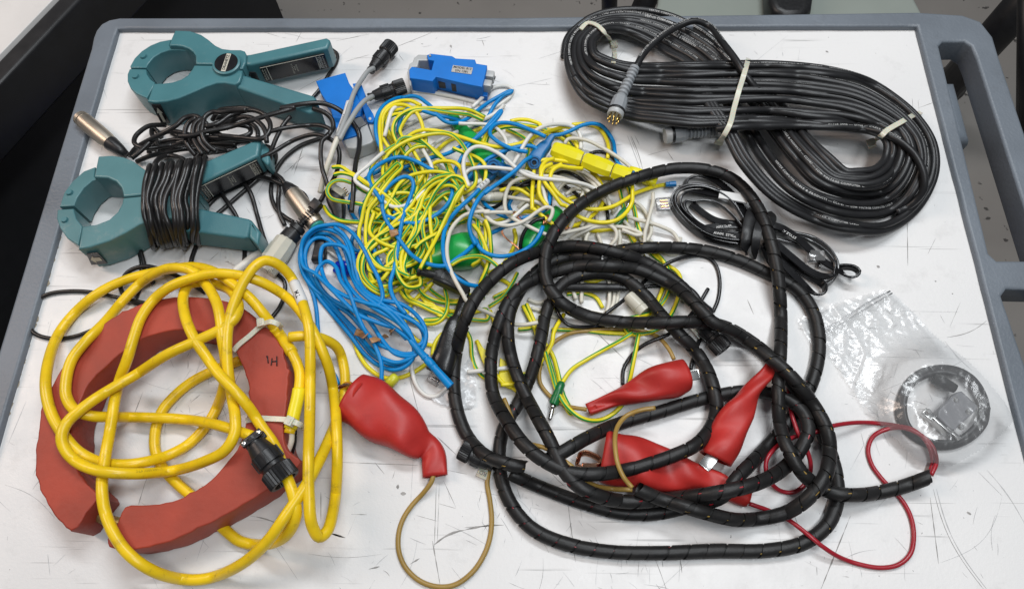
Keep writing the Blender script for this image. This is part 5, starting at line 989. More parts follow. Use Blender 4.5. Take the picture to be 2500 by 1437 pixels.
mb = MB(); pc = UR('S', 1182, 458, CL1Z); lathe(mb, (pc - Vector((0, 0, .004)))[:], (pc + Vector((0, 0, .0035)))[:], [(0, .0128), (.5, .0128), (.92, .0128), (1, .0115), (1, .0108), (.93, .0108)], M_('teal'), seg=48, capends=False)
lathe(mb, (pc + Vector((0, 0, .001)))[:], (pc + Vector((0, 0, .0032)))[:], [(0, .0109), (1, .0109)], M_('badge'), seg=48)
d = _n(np.array((UR('S', 1212, 355, CL1Z) - UR('S', 1150, 540, CL1Z))[:])); e = np.array(pc[:]) + [0, 0, .0034]
box(mb, e, d, np.cross([0, 0, 1.], d), .0205, .0042, .0004, M_('inkg')); text_flat(mb, 'DRANETZ', e + [0, 0, .0004], d, np.cross([0, 0, 1.], d), .0038, M_('ink'), bold=True); mb.build('pivot_badge', c1, sharp=40)
mb = MB(); lathe(mb, (UR('S', 1400, 520, .006))[:], (UR('S', 1400, 520, .026))[:], [(0, .007), (.8, .007), (1, .005)], M_('blackplug')); box(mb, UR('S', 1430, 540, .016)[:], (1, 0, 0), (0, 1, 0), .02, .016, .018, M_('blackplug'), bev=.002); mb.build('hinge', c1)
arrow_plate(c1, [px('S', 325, 900) + (.0335,), px('S', 425, 900) + (.0335,), px('S', 535, 1110) + (.006,), px('S', 440, 1115) + (.006,)])
c2 = thing('current_clamp', 'teal current clamp wrapped in many turns of thick black cord', 'current clamp', tuple(UR('D', 900, 800, 0)))
up2 = ['D', (702, 442), (800, 436), (880, 448), (950, 475), (1010, 520), (1070, 560), (1160, 590), (1300, 600), (1390, 650), (1390, 712), (1010, 720), (882, 733), (880, 715), (868, 670), (830, 625), (770, 598), (672, 592)]
lo2 = ['D', (560, 1108), (588, 945), (690, 930), (780, 895), (840, 840), (872, 780), (880, 741), (1010, 728), (1390, 720), (1400, 800), (1320, 880), (1200, 890), (1080, 905), (1000, 930), (900, 990), (780, 1050), (640, 1095)]
tealw = mat('teal_worn', (0.080, 0.190, 0.205), 0.30, var=0.15, scale=18, bump=0.12, bscale=900, dirt=0.35, dcol=(0.34, 0.33, 0.31))
for nm, o in (('upper_jaw', up2), ('lower_jaw', lo2)):
    mb = MB(); plate(mb, [outline(o, CL1Z)], 0.001, CL1Z, tealw, bev=.0016, res=3); mb.build(nm, c2, sharp=45)
for nm, o, p in (('upper_jaw_tip', cl2_tip, (500, 705)), ('lower_jaw_tip', cl2_tip2, (465, 900))):
    mb = MB(); plate(mb, [o], 0.002, CL1Z - 0.005, tealw, bev=.001); q = UR('D', *p, CL1Z - .005); lathe(mb, q[:], (q + Vector((0, 0, .0018)))[:], [(0, .003), (1, .0024)], M_('teal')); mb.build(nm, c2, sharp=45)
mb = MB(); wedge(mb, ['D', (1390, 500), (1470, 478), (1845, 318), (1868, 322), (1848, 440), (1400, 652)], CL1Z, .010, M_('teal')); h = mb.build('upper_handle', c2, sharp=45)
e0 = wd_ = None
mb = MB(); pl = ['D', (1850, 322), (1868, 322), (1925, 390), (1930, 480), (1915, 505), (1848, 445)]; plate(mb, [outline(pl, .030)], .012, .030, M_('teal'), bev=.002); mb.build('handle_end', h)
side_label(h, UR('D', 1385, 655, CL1Z), UR('D', 1848, 438, CL1Z), .0125, .033, None, seed=11)
mb = MB(); wedge(mb, ['D', (1300, 830), (1400, 808), (1780, 888), (1800, 905), (1775, 1020), (1740, 1030), (1400, 985), (1300, 980)], .033, .006, M_('teal_matte')); wedge(mb, ['D', (1785, 890), (1800, 900), (1865, 985), (1845, 1085), (1780, 1020)], .0325, .007, M_('teal')); lathe(mb, UR('D', 1826, 975, .028)[:], UR('D', 1822, 990, .0275)[:], [(0, .0026), (1, .0026)], M_('green')); mb.build('lower_handle', c2, sharp=45)
arrow_plate(c2, [px('D', 620, 1140) + (.029,), px('D', 655, 1215) + (.008,), px('D', 770, 1205) + (.008,), px('D', 700, 1130) + (.029,)])
# cord wound round the second clamp: real turns over the top and down both sides
mb = MB(); wv = []
for i in range(12):
    j = RNG.normal() * 12; t = i / 11.0
    tx, ty = 1090 + 385 * t + j, 520 - 55 * t; bx, by = 1095 + 315 * t + j * .6, 1085 - 25 * t + RNG.normal() * 12; mx_ = 1022 + 375 * t + RNG.normal() * 13
    zz = float(RNG.choice([0, 2, 4.5, 7]))
    q = [('D', tx - 10, ty + 60, 14), ('D', tx - 4, ty - 6, 30 + zz), ('D', tx - 14, ty + 20, 40 + zz), ('D', tx - 38, ty + 110, 41 + zz), ('D', mx_, 740, 41 + zz), ('D', mx_ + 8 + RNG.normal() * 10, 860, 39 + zz), ('D', (mx_ + bx) / 2 + 5, 960, 32 + zz), ('D', bx, by - 30, 20 + zz * .6), ('D', bx + 12, by + 4, 8), ('D', bx + 24, by - 10, 3.2)]
    P = dens([U(*px(a, x, y), z / 1000.0)[:] for a, x, y, z in q], .003); tube(mb, P, .0023, M_('blackcord'), 12)
P = dens([UR('D', x, y, z / 1000.)[:] for x, y, z in ((1700, 395, 3), (1560, 412, 8), (1470, 425, 20), (1400, 480, 36), (1360, 560, 41), (1340, 700, 41))], .003); tube(mb, P, .0023, M_('blackcord'), 12)
P = dens([UR('D', x, y, z / 1000.)[:] for x, y, z in ((1090, 560, 38), (1130, 470, 30), (1200, 440, 22), (1280, 455, 24), (1330, 490, 34), (1300, 600, 42))], .003); tube(mb, P, .0023, M_('blackcord'), 12)
P = dens([UR('D', x, y, z / 1000.)[:] for x, y, z in ((1890, 380, 20), (1930, 395, 18), (1962, 430, 12), (1955, 480, 5), (1925, 500, 3), (1870, 470, 3))], .003); tube(mb, P, .0035, M_('blackcord'), 12)
for k in list(range(27, 34)) + [34, 35, 36, 22, 21, 23, 24, 25, 26]:
    if 'tc%d' % k in CABLES: tube(mb, CP('tc%d' % k), .0020, M_('blackcord'), 12)
for k in range(37, len(TC)):
    tube(mb, CP('tc%d' % k), .0018, M_('blackcord'), 12)
mb.build('cord', c2)
mb = MB()
for k in range(0, 21): tube(mb, CP('tc%d' % k), .0022, M_('blackcord'), 12)
mb.build('cord', c1)
def xlr(parent, reg, p0, p1, p2, z, r, insert=None):
    """cable socket with worn nickel shell p0->p1 and black boot p1->p2"""
    a, b, c = UR(reg, *p0, z), UR(reg, *p1, z), UR(reg, *p2, z * .8); mb = MB()
    lathe(mb, a[:], b[:], [(0, r * .80), (.02, r * .92), (.10, r * .95), (.11, r * .86), (.16, r * .86), (.17, r), (.5, r * 1.02), (.85, r * .98), (1, r * .86)], M_('nickel'), seg=32); s_ = mb.build('plug_shell', parent, sharp=40)
    mb = MB(); lathe(mb, along(a, b, .97), c[:], [(0, r * .86), (.1, r * .9), (.6, r * .68), (1, r * .4)], M_('blackplug'), seg=24); mb.build('plug_boot', parent)
    if insert:
        d = axes_of(b, a); mb = MB(); q = np.array(a[:]); lathe(mb, (q + d * .0001).tolist(), (q + d * .0022).tolist(), [(0, r * .80), (1, r * .78)], M_('tealinsert'), seg=28)
        sd = np.cross(d, [0, 0, 1.]); sd = _n(sd); uu = np.cross(sd, d)
        for s1, s2 in ((-.4, .2), (.4, .2), (0, -.45)): e = q + d * .0022 + sd * s1 * r * .8 + uu * s2 * r * .8; lathe(mb, e.tolist(), (e + d * .0003).tolist(), [(0, r * .13), (1, r * .13)], M_('ink'), seg=10)
        mb.build('plug_insert', parent)
xlr(c1, 'D', (572, 165), (790, 350), (905, 432), .011, .0078)
xlr(c2, 'T', (960, 770), (690, 405), (610, 310), .012, .0082, insert=True)
# ------------------------------------------------------------------ red split ring with the thick yellow cable
rg_ = thing('ring_sensor', 'thick red rubber split ring tied to a coiled heavy yellow cable', 'sensor', tuple(UR('E', 700, 700, 0)))
mb = MB()
ro = [tuple(np.array(p) + RNG.normal(size=2) * .0004) for p in ring_out]
cg = np.mean(np.array(ring_out), axis=0)
rd_ = dens([(p[0], p[1], 0) for p in ro], .005, closed=True)[:, :2]; rd_ = rd_ + RNG.normal(size=rd_.shape) * .00022
for q_ in RNG.integers(0, len(rd_), 16): rd_[q_] += RNG.normal(size=2) * .0009
plate(mb, [rd_.tolist()], .0008, RINGZ, M_('redring'), bev=.0012, res=2)
rb = mb.build('ring_body', rg_, sharp=50)
mb = MB(); d = axes_of(UR('E', 1110, 470, 0), UR('E', 1170, 480, 0)); 
for (a, b) in (((1120, 462), (1124, 490)), ((1140, 470), (1136, 500)), ((1160, 462), (1160, 502)), ((1140, 484), (1160, 482)), ((1116, 463), (1122, 461))):
    p, q = UR('E', *a, RINGZ + .0006), UR('E', *b, RINGZ + .0006); tube(mb, [p[:], q[:]], .00045, M_('ink'), 6)
mb.build('pen_marks', rb)
mb = MB(); P = dens([UR('E', x, y, z)[:] for x, y, z in ((330, 1060, .014), (385, 1108, .014), (430, 1140, .013), (500, 1160, .012), (560, 1170, .012))], .004); tube(mb, P, .0042, mat('oily_brass_hinge', (.30, .20, .08), .35, metal=.6, var=.4, scale=300, bump=.4), 14); mb.build('hinge_rod', rg_)
mb = MB(); tube(mb, CP('yel2'), .0041, M_('yellow'), 18); yc = mb.build('cable', rg_)
mb = MB(); tube(mb, CP('yel1'), .0041, M_('yellow'), 18); mb.build('cable', rg_)
mb = MB(); P = CP('yel1'); i, j = near('yel1', 'E', 1256, 590), near('yel1', 'E', 1225, 770); tube(mb, P[min(i, j):max(i, j)], .0050, M_('ylead'), 18); mb.build('cable_sleeve', yc)
mb = MB(); i, j = near('yel1', 'E', 1140, 332), near('yel1', 'E', 1222, 452); tube(mb, P[min(i, j):max(i, j)], .0048, M_('yellow'), 18); mb.build('cable_sleeve', yc)
mb = MB(); S_ = sub('yel2', ('E', 1235, 152), ('E', 1272, 240)); tube(mb, S_, .00445, M_('paper'), 18); T, S, Nn = frames(S_); text_along(mb, 'TM', S_, .0045, .004, .0052, M_('ink'), ang=100); mb.build('marker_sleeve', yc)
mb = MB(); tube(mb, dens([UR('E', *p)[:] for p in ((1222, 770, .032), (1222, 815, .028), (1205, 865, .022), (1190, 900, .018))], .003), .0021, M_('cream'), 10); mb.build('white_wire', rg_)
mb = MB(); tube(mb, dens([UR('E', *p)[:] for p in ((1236, 775, .030), (1236, 815, .024), (1226, 860, .018), (1215, 880, .014))], .003), .0016, M_('black'), 10); mb.build('black_wire', rg_)
mb = MB(); i = near('yel2', 'E', 540, 952); text_along(mb, 'USA 600V 4TC', CP('yel2'), .0041, arclen(CP('yel2'))[i] - .02, .0024, mat('embossed_yellow', (.45, .33, .02), .4), ang=80); mb.build('embossed_print', yc)
def ziptie(parent, pts, head, z=None, w=.0042, hd=None, tail=None, name='zip_tie'):
    P = []
    for (reg, x, y, *zz) in pts:
        q = UR(reg, x, y, zz[0] if zz else .01)
        if not zz:
            q = UR(reg, x, y, toppx(reg, x, y) + .0012)
        P.append(q[:])
    P = dens(P, .002); mb = MB(); ribbon(mb, P, w, .0014, M_('tie'))
    reg, x, y, *hz = head; q = UR(reg, x, y, hz[0] if hz else .01)
    if not hz:
        q = UR(reg, x, y, toppx(reg, x, y) + .003)
    k = int(np.argmin(np.linalg.norm(P - np.array(q[:]), axis=1))); k = min(max(k, 1), len(P) - 2); d = _n((P[k + 1] - P[k - 1]) * [1, 1, .3]); sd = np.cross(d, [0, 0, 1.])
    box(mb, (np.array(q[:])).tolist(), d, sd, w * 1.5, w * 1.65, .0050, M_('tie'), bev=.0006); box(mb, (np.array(q[:]) + [0, 0, .0026]).tolist(), d, sd, w * .5, w * .9, .0008, M_('inkg'))
    mb.build(name, parent, sharp=50)
ziptie(rg_, [('E', 978, 440, .034), ('E', 1000, 415, .0345), ('E', 1045, 378, .0345), ('E', 1095, 335, .036), ('E', 1140, 318, .045), ('E', 1175, 335, .040), ('E', 1180, 345, .033)], ('E', 1097, 322, .038))
ziptie(rg_, [('E', 1030, 732, .034), ('E', 1080, 722, .0345), ('E', 1140, 724, .0345), ('E', 1200, 728, .037), ('E', 1235, 738, .041), ('E', 1262, 752, .037), ('E', 1266, 762, .030)], ('E', 1216, 735, .040))
def circ_plug(parent, reg, back, front, z0, z1, r, clampback=False, name='round_plug'):
    """round black plastic plug: strain relief, ribbed shell, knurled ring at the front"""
    a, b = UR(reg, *back, z0), UR(reg, *front, z1); mb = MB()
    lathe(mb, a[:], b[:], [(0, r * .50), (.06, r * .52), (.07, r * .44), (.13, r * .46), (.14, r * .60), (.36, r * .78), (.37, r * .84), (.60, r * .86), (.61, r * .76), (.68, r * .78)], M_('blackplug'), seg=28, capends=True)
    d = axes_of(a, b); L = (b - a).length; sd = _n(np.cross(d, [0, 0, 1.])); uu = np.cross(sd, d)
    for k in range(8):
        t = 2 * math.pi * k / 8; o = (math.cos(t) * sd + math.sin(t) * uu); c = np.array(a[:]) + d * L * .48 + o * r * .86; box(mb, c, d, o, L * .24, .0012, r * .22, M_('blackplug'), bev=.0003)
    s_ = mb.build(name, parent, sharp=40)
    mb = MB(); lathe(mb, along(a, b, .69), b[:], [(0, r * .86), (.1, r), (.92, r), (1, r * .93), (1, r * .72), (.7, r * .70), (.69, 0.0001)], M_('blackplug'), seg=56, knurl=(.05, .95, 1, .09), capends=False); mb.build('knurled_ring', s_, sharp=30)
    return s_
sp_ = circ_plug(rg_, 'X', (560, 370), (1185, 1170), .054, .049, .0118)
mb = MB(); q0 = UR('X', 600, 395, .0535); q1 = UR('X', 640, 450, .0535); dd_ = axes_of(q0, q1); sd = _n(np.cross(dd_, [0, 0, 1.]))
for s_ in (-1, 1): box(mb, np.array(q0[:]) + np.array([0, 0, s_ * .0042]), dd_, sd, .0055, .0165, .0030, M_('blackplug'), bev=.0008)
for s_ in (-1, 1): lathe(mb, (np.array(q0[:]) + sd * s_ * .0062 + [0, 0, .004]).tolist(), (np.array(q0[:]) + sd * s_ * .0062 + [0, 0, .0066]).tolist(), [(0, .0022), (.7, .0022), (1, .0016)], M_('steel'), seg=14)
mb.build('cord_clamp', sp_)
# ------------------------------------------------------------------ spiral wrapped harness
hs = thing('spiral_wrapped_harness', 'cable harness sheathed in black spiral wrap, looped several times at front right', 'cable harness', tuple(U(1600, 950, 0)))
def spiral(mb, P, r, m, pitch=.0135, seed=0, gap=.075):
    T, S, Nn = frames(P); a = arclen(P); L = a[-1]; rg2 = np.random.default_rng(seed)
    T2 = np.gradient(T, axis=0) / np.maximum(np.gradient(a), 1e-6)[:, None]; K = np.stack([np.convolve(T2[:, c], np.ones(7) / 7, 'same') for c in range(3)], 1)
    def fr(s):
        s = np.clip(s, 0, L); out = []
        for Q in (P, S, Nn, K): out.append(np.stack([np.interp(s, a, Q[:, c]) for c in range(3)], -1))
        return out
    nt = int(L / pitch); seg = 20; nv = 5
    jr = np.convolve(rg2.normal(size=nt + 6), np.ones(3) / 3, 'same') * .035; js = rg2.normal(size=nt + 6) * .04; jg = np.abs(rg2.normal(size=nt + 6)) * .04 + gap
    us = np.arange(nt * seg + 1) / seg
    turn = np.minimum(us.astype(int), nt + 4); fu = us - np.floor(us)
    R_ = 1 + (jr[turn] * (1 - fu) + jr[turn + 1] * fu); G_ = jg[turn] * (1 - fu) + jg[turn + 1] * fu; O_ = js[turn] * (1 - fu) + js[turn + 1] * fu
    th = 2 * math.pi * us; vs = []
    prof = [(0.0, .86), (0.0, .985), (.12, 1.005), (.5, 1.0), (.88, 1.005), (1.0, .985), (1.0, .86)]
    cen = (us + .5 + O_) * pitch; p0, s0, n0, k0 = fr(cen); dirv = np.cos(th)[:, None] * s0 + np.sin(th)[:, None] * n0
    stretch = 1 - (k0 * dirv).sum(1) * r
    w = np.minimum((1 - G_) / np.clip(stretch, .7, 1.6) * 1.0, 1.0 - .01)
    w = np.where(stretch > 1, (1 - G_) / stretch, 1 - G_ * .35)
    for (v, rr) in prof:
        s_ = cen + (v - .5) * w * pitch; p, sv, nv_, _ = fr(s_)
        # each cuff is stiff: lean its surface towards the straight tangent at its middle
        vs.append(p + (r * rr * R_)[:, None] * (np.cos(th)[:, None] * sv + np.sin(th)[:, None] * nv_))
    V = np.stack(vs, 1); n = len(us); k = len(prof); f = []
    for i in range(n - 1):
        for j in range(k - 1): f.append([i * k + j, i * k + j + 1, (i + 1) * k + j + 1, (i + 1) * k + j])
    mb.add(V.reshape(-1, 3).tolist(), f, m)
def inner(mb, P, seed):
    T, S, Nn = frames(P); a = arclen(P)
    tube(mb, P, .0042, mat('dark_gap_core', (.006, .006, .006), .6), 10)  # dark core tube added so the gaps between wrap turns stay dark
    for k, mm in enumerate(('tan', 'redwire')):
        ph = a * 9 + k * math.pi + seed + .8 * np.sin(a * 23); Q = P + .0030 * (np.cos(ph)[:, None] * S + np.sin(ph)[:, None] * Nn); tube(mb, Q, .0012, M_(mm), 8)
for i, k in enumerate(('spA', 'spC', 'spD', 'spE')):
    P = CP(k); Pd = dens(P[::2], .0022); mb = MB(); spiral(mb, Pd, r_sp * 1.02, M_('wrap'), seed=i); s_ = mb.build('spiral_sleeve', hs, sharp=60)
    mb = MB(); inner(mb, Pd[2:-2], i); mb.build('inner_wires', s_)
circ_plug(hs, 'Y', (1000, 850), (240, 440), .009, .010, .0078)
circ_plug(hs, 'Z', (430, 640), (965, 1240), .009, .010, .0080)
mb = MB(); q = UR('Y', 760, 1000, .003); d = axes_of(UR('Y', 700, 870, .003), UR('Y', 900, 960, .003)); sd = np.cross([0, 0, 1.], d)
box(mb, q[:], d, sd, .0085, .0078, .0013, M_('tie'), bev=.0004); text_flat(mb, 'RD', (q + Vector((0, 0, .0010)))[:], -d, -sd, .0045, M_('dgrey')); mb.build('tag', hs, smooth=False)
mb = MB(); q = UR('Z', 470, 900, .005); d = axes_of(UR('Z', 400, 820, .005), UR('Z', 560, 1010, .005)); box(mb, q[:], d, np.cross([0, 0, 1.], d), .0115, .006, .0013, M_('wplug'), bev=.0004); scribble(mb, (q + Vector((0, 0, .0010)))[:], d, np.cross([0, 0, 1.], d), .004, .002, M_('ink'), 4, 2); mb.build('tag', hs, smooth=False)
mb = MB(); P = dens([UR('Z', x, y, z)[:] for x, y, z in ((150, 60, .012), (330, 140, .012), (450, 260, .012), (530, 400, .010), (640, 500, .008), (720, 560, .006))], .003); tube(mb, P, [.0030] * (len(P) - 6) + [.0042] * 6, M_('blackplug'), 14); mb.build('moulded_grip', hs)
# ------------------------------------------------------------------ red alligator clips
def clip(name, label, stations, parts, lead=None, leadmat='tan', lr=.0018, open_end=1, wob=.0011, seed=0, m='red', cat='alligator clip', power=2.3):
    t = thing(name, label, cat, tuple(U(stations[0][0], stations[0][1], 0)))
    mb = MB(); caps = [True, True]; caps[open_end] = 'open'
    if name.startswith('alli') and len(stations) > 3: caps[1 - open_end] = 'open'
    loft(mb, stations, M_(m), seg=36, power=power, cap=tuple(caps), wall=.0012, step=.003, wob=wob, seed=seed); b = mb.build('boot', t)
    if parts:
        mb = MB(); parts(mb); mb.build('jaws', t, sharp=40)
    for k in (lead or []):
        mb = MB(); tube(mb, CP(k), CABLES[k]['r'], M_(leadmat), 14); mb.build('lead', t)
    return t
def st(reg, rows): return [px(reg, x, y) + (z, w, h) for (x, y, z, w, h) in rows]
def jaw_u(reg, pts, z, mm='steel', w=.0034, t=.0009):
    def f(mb):
        for zz in (z + .0022, z - .0022):
            P = dens([UR(reg, x, y, zz)[:] for x, y in pts], .002); ribbon(mb, P, w, t, M_(mm), roll=70)
        n = len(pts); a = UR(reg, *pts[n // 2], z); 
        for k in range(5):
            q = UR(reg, pts[-1][0] + (pts[-2][0] - pts[-1][0]) * k / 5, pts[-1][1] + (pts[-2][1] - pts[-1][1]) * k / 5, z); lathe(mb, (q - Vector((0, 0, .0035)))[:], (q + Vector((0, 0, .0035)))[:], [(0, .0006), (1, .0006)], M_(mm), seg=8)
    return f
clip('alligator_clip', 'large red rubber clip boot with a folded neck, lying beside the yellow cable', st('K', [(122, 455, .0125, .0205, .0118), (190, 490, .0135, .0212, .0128), (270, 540, .0145, .0208, .0138), (350, 595, .0145, .0190, .0138), (415, 645, .0130, .0165, .0118), (470, 690, .0105, .0128, .0088), (512, 715, .0080, .0098, .0064), (535, 752, .0070, .0090, .0062), (541, 805, .0066, .0092, .0058), (546, 862, .0062, .0094, .0052)]),
     lambda mb: [ribbon(mb, dens([UR('K', *p)[:] for p in ((60, 400, .006), (110, 395, .012), (160, 420, .015))], .003), .006, .001, M_('cclip'), roll=20), ribbon(mb, dens([UR('K', *p)[:] for p in ((60, 425, .005), (110, 430, .007), (160, 450, .008))], .003), .006, .001, M_('cclip'), roll=-10)], ['tan1'], seed=5, open_end=0, wob=.0011, power=2.6)
def jaws_box(reg, a, b, z, wd, mm='steel'):
    """two toothed sheet-metal jaws, one above the other, pointing from a to b"""
    def f(mb):
        for s_ in (1, -1):
            A_, B_ = np.array(UR(reg, *a, z + s_ * .0042)[:]), np.array(UR(reg, *b, z + s_ * .0018)[:]); d = _n(B_ - A_); sd = _n(np.cross([0, 0, 1.], d)); L = np.linalg.norm(B_ - A_)
            box(mb, (A_ + B_) / 2, d, sd, L, wd, .0007, M_(mm), bev=.0002)
            for e in (-1, 1): box(mb, (A_ + B_) / 2 + sd * e * wd * .5 - np.array([0, 0, s_ * .0011]), d, sd, L * .96, .0007, .0022, M_(mm), bev=.0002)
            for k in range(6): box(mb, A_ + d * L * (.35 + .11 * k) + sd * (wd * .5) - np.array([0, 0, s_ * .0025]), d, sd, .0008, .0008, .0014, M_(mm))
            box(mb, B_ - np.array([0, 0, s_ * .001]), d, sd, .0008, wd, .0026, M_(mm), bev=.0002)
    return f
j2 = jaws_box('L', (1050, 492), (1165, 470), .0155, .0066)
clip('alligator_clip', 'red clip boot with steel jaws pointing right, inside the harness loop', st('L', [(388, 716, .008, .0046, .0045), (470, 680, .009, .0050, .005), (560, 645, .010, .0060, .0058), (680, 605, .012, .0088, .0085), (800, 565, .0145, .0115, .011), (920, 520, .016, .0132, .013), (1010, 495, .016, .0138, .013), (1075, 480, .0155, .0128, .012)]), j2, ['tan2'], seed=2)
j3 = jaws_box('L', (1270, 1040), (1205, 1118), .0135, .0085)
clip('alligator_clip', 'red clip boot with steel jaws pointing down left, its neck under the spiral wrap', st('L', [(1668, 420, .020, .0046, .0046), (1630, 480, .021, .0050, .005), (1580, 545, .021, .0060, .006), (1515, 630, .021, .0082, .0075), (1450, 730, .020, .0112, .010), (1385, 850, .018, .0125, .0115), (1325, 960, .016, .0132, .012), (1278, 1062, .014, .0128, .011)]), j3, None, seed=3)
def j4(mb):
    for z1, o in ((.016, 0), (.008, 10)):
        P = dens([UR('L', x, y + o, z)[:] for x, y, z in ((560, 1090, z1), (490, 1100, z1), (470, 1060, z1), (430, 1035, z1), (370, 1015, z1), (335, 1025, z1), (322, 1060, z1), (312, 1100, z1 - .002), (345, 1112, z1 - .003))], .002); ribbon(mb, P, .005, .0009, M_('cclip'), roll=60)
        P = dens([UR('L', x, y + o, z)[:] for x, y, z in ((520, 1100, z1), (430, 1108, z1), (350, 1106, z1 - .002))], .002); ribbon(mb, P, .004, .0009, M_('cclip'), roll=50)
clip('alligator_clip', 'largest red clip boot, flattened under the harness with copper jaws at its left', st('L', [(500, 1045, .0125, .0195, .0115), (580, 1060, .0135, .0200, .0125), (700, 1080, .0140, .0200, .013), (850, 1115, .0130, .0175, .012), (1000, 1155, .0115, .0145, .0105), (1180, 1200, .0095, .0100, .0085), (1320, 1250, .0085, .0082, .0075), (1420, 1300, .0080, .0068, .007), (1515, 1345, .0072, .0060, .006)]), j4, ['red1'], 'redwire', seed=4, open_end=0)
mb = MB(); tube(mb, CP('red2'), .0017, M_('redwire'), 14); mb.build('red_lead', hs)
mb = MB(); tube(mb, CP('tan3'), .0018, M_('tan'), 14); mb.build('tan_lead', hs)
mb = MB(); tube(mb, CP('tan4'), .0018, M_('tan'), 14); mb.build('tan_lead', hs)
# ------------------------------------------------------------------ big coil of computer cable
cc = thing('cable_coil', 'large figure-eight coil of black printed cable with zip ties and grey strain reliefs', 'cable', tuple(UR('C', 1000, 500, 0)))
for k_ in ('coilend1', 'coilend2', 'coil'): mb = MB(); tube(mb, CP(k_), .0032, M_('coil'), 14); cb = mb.build('cable', cc)
mb = MB(); TXT = 'VERTEX COMPUTER CABLE & PRODUCTS --- CC3787 --- LOW VOLTAGE COMPUTER CABLE --- STYLE 2448'
CO = CP('coil'); ACO = arclen(CO); Lc = ACO[-1]; s_ = .12; k = 0
while s_ < Lc - .4:
    text_along(mb, TXT, CO, .0033, s_, .0025, M_('inkw'), ang=float(RNG.uniform(45, 125)), space=1.3); s_ += .45 + float(RNG.uniform(.0, .7)); k += 1
text_along(mb, 'COMPUTER CABLE & PRODUCTS --- CC3787 --- LOW VOLTAGE COMPUTER', CP('coilend1'), .0033, .012, .0029, M_('inkw'), ang=110, space=1.3)
text_along(mb, 'STYLE 2448 --- STYLE --- CABLE COMPUTER', CP('coilend2'), .0033, .10, .0026, M_('inkw'), ang=100, space=1.3)
mb.build('cable_print', cb, smooth=False)
def gland(parent, reg, a, b, c, e, z, zc, pins=False):
    """ribbed strain relief a->b, body b->c, face c->e"""
    A, B, C_, E_ = UR(reg, *a, zc), UR(reg, *b, (z + zc) / 2), UR(reg, *c, z), UR(reg, *e, z); mb = MB(); prof = [(0, .0046), (.09, .0048)]
    for k in range(7): t = .10 + k * .125; prof += [(t, .0036), (t + .03, .0050), (t + .085, .0050), (t + .115, .0036)]
    prof.append((1, .0046)); lathe(mb, A[:], B[:], prof, M_('ggrey'), seg=24); g = mb.build('strain_relief', parent, sharp=50)
    mb = MB(); lathe(mb, B[:], C_[:], [(0, .0052), (.12, .0062), (.2, .0070), (.45, .0070), (.46, .0076), (.97, .0076), (1, .007)], M_('ggrey'), seg=12); mb.build('plug_body', parent, sharp=25)
    mb = MB(); lathe(mb, along(B, C_, .96), along(C_, E_, .25), [(0, .0079), (.3, .0082), (1, .0080)], M_('blackplug'), seg=28); mb.build('seal_ring', parent, sharp=40)
    mb = MB(); lathe(mb, along(C_, E_, .2), E_[:], [(0, .0074), (.8, .0074), (1, .0068)], M_('lgrey'), seg=24); mb.build('plug_face', parent, sharp=40)
    if pins:
        d = axes_of(C_, E_); sd = _n(np.cross(d, [0, 0, 1.])); uu = np.cross(sd, d); mb = MB()
        for k in range(9):
            t = 2 * math.pi * k / 8; rr = .0048 if k < 8 else 0; q = np.array(E_[:]) + rr * (math.cos(t) * sd + math.sin(t) * uu); lathe(mb, q.tolist(), (q + d * .0062).tolist(), [(0, .0007), (.85, .0007), (1, .0003)], M_('gold'), seg=10)
        mb.build('pins', parent)
gland(cc, 'C', (520, 345), (452, 490), (428, 563), (418, 590), CP('coilend1')[0][2], CP('coilend1')[0][2], pins=True)
gland(cc, 'C', (938, 666), (790, 677), (715, 684), (672, 690), .016, .018)
ziptie(cc, [('C', 245, 150), ('C', 280, 118), ('C', 325, 128), ('C', 370, 170), ('C', 400, 215), ('C', 418, 270), ('C', 412, 318)], ('C', 414, 226))
ziptie(cc, [('C', 1098, 300, .004), ('C', 1092, 318), ('C', 1075, 380), ('C', 1050, 460), ('C', 1025, 550), ('C', 1000, 640), ('C', 970, 695), ('C', 948, 722, .004)], ('C', 950, 718, .008), w=.0046)
ziptie(cc, [('C', 1972, 572), ('C', 1930, 590), ('C', 1880, 618), ('C', 1800, 665), ('C', 1775, 690), ('C', 1750, 708, .012), ('C', 1722, 728, .006)], ('C', 1722, 730, .008), w=.0046)
# ------------------------------------------------------------------ two blue split-core sensors and the pale twin cable
def zoff(pts, z): return outline(pts, z)
s1 = thing('current_sensor', 'blue split-core sensor with silver MODEL 813 label lying near the far edge', 'sensor', tuple(UR('B', 1600, 450, 0)))
mb = MB(); plate(mb, [outline(['B', (1400, 302), (1430, 288), (1620, 310), (1652, 330), (1820, 340), (1832, 375), (1925, 390), (1920, 430), (1882, 580), (1780, 562), (1480, 492), (1450, 530), (1250, 503), (1245, 430), (1268, 402), (1440, 432), (1462, 352), (1410, 342)], .021)], .002, .021, M_('bbox'), bev=.0007)
box(mb, UR('B', 1880, 640, .004)[:], (1, -.12, 0), (0, 1, 0), .012, .010, .007, M_('bbox'), bev=.0005)
bd = mb.build('housing', s1, sharp=35)
mb = MB(); 
for (x, y, w, h) in ((1560, 560, .012, .009), (1640, 580, .005, .011), (1715, 590, .0025, .014), (1760, 600, .0025, .014)):
    q = UR('B', x, y, .011); box(mb, q[:], (1, -.17, 0), (.17, 1, 0), w, .0025, h, M_('ink' if w > .004 else 'bplug'), bev=.0003)
mb.build('contact_slot', bd)
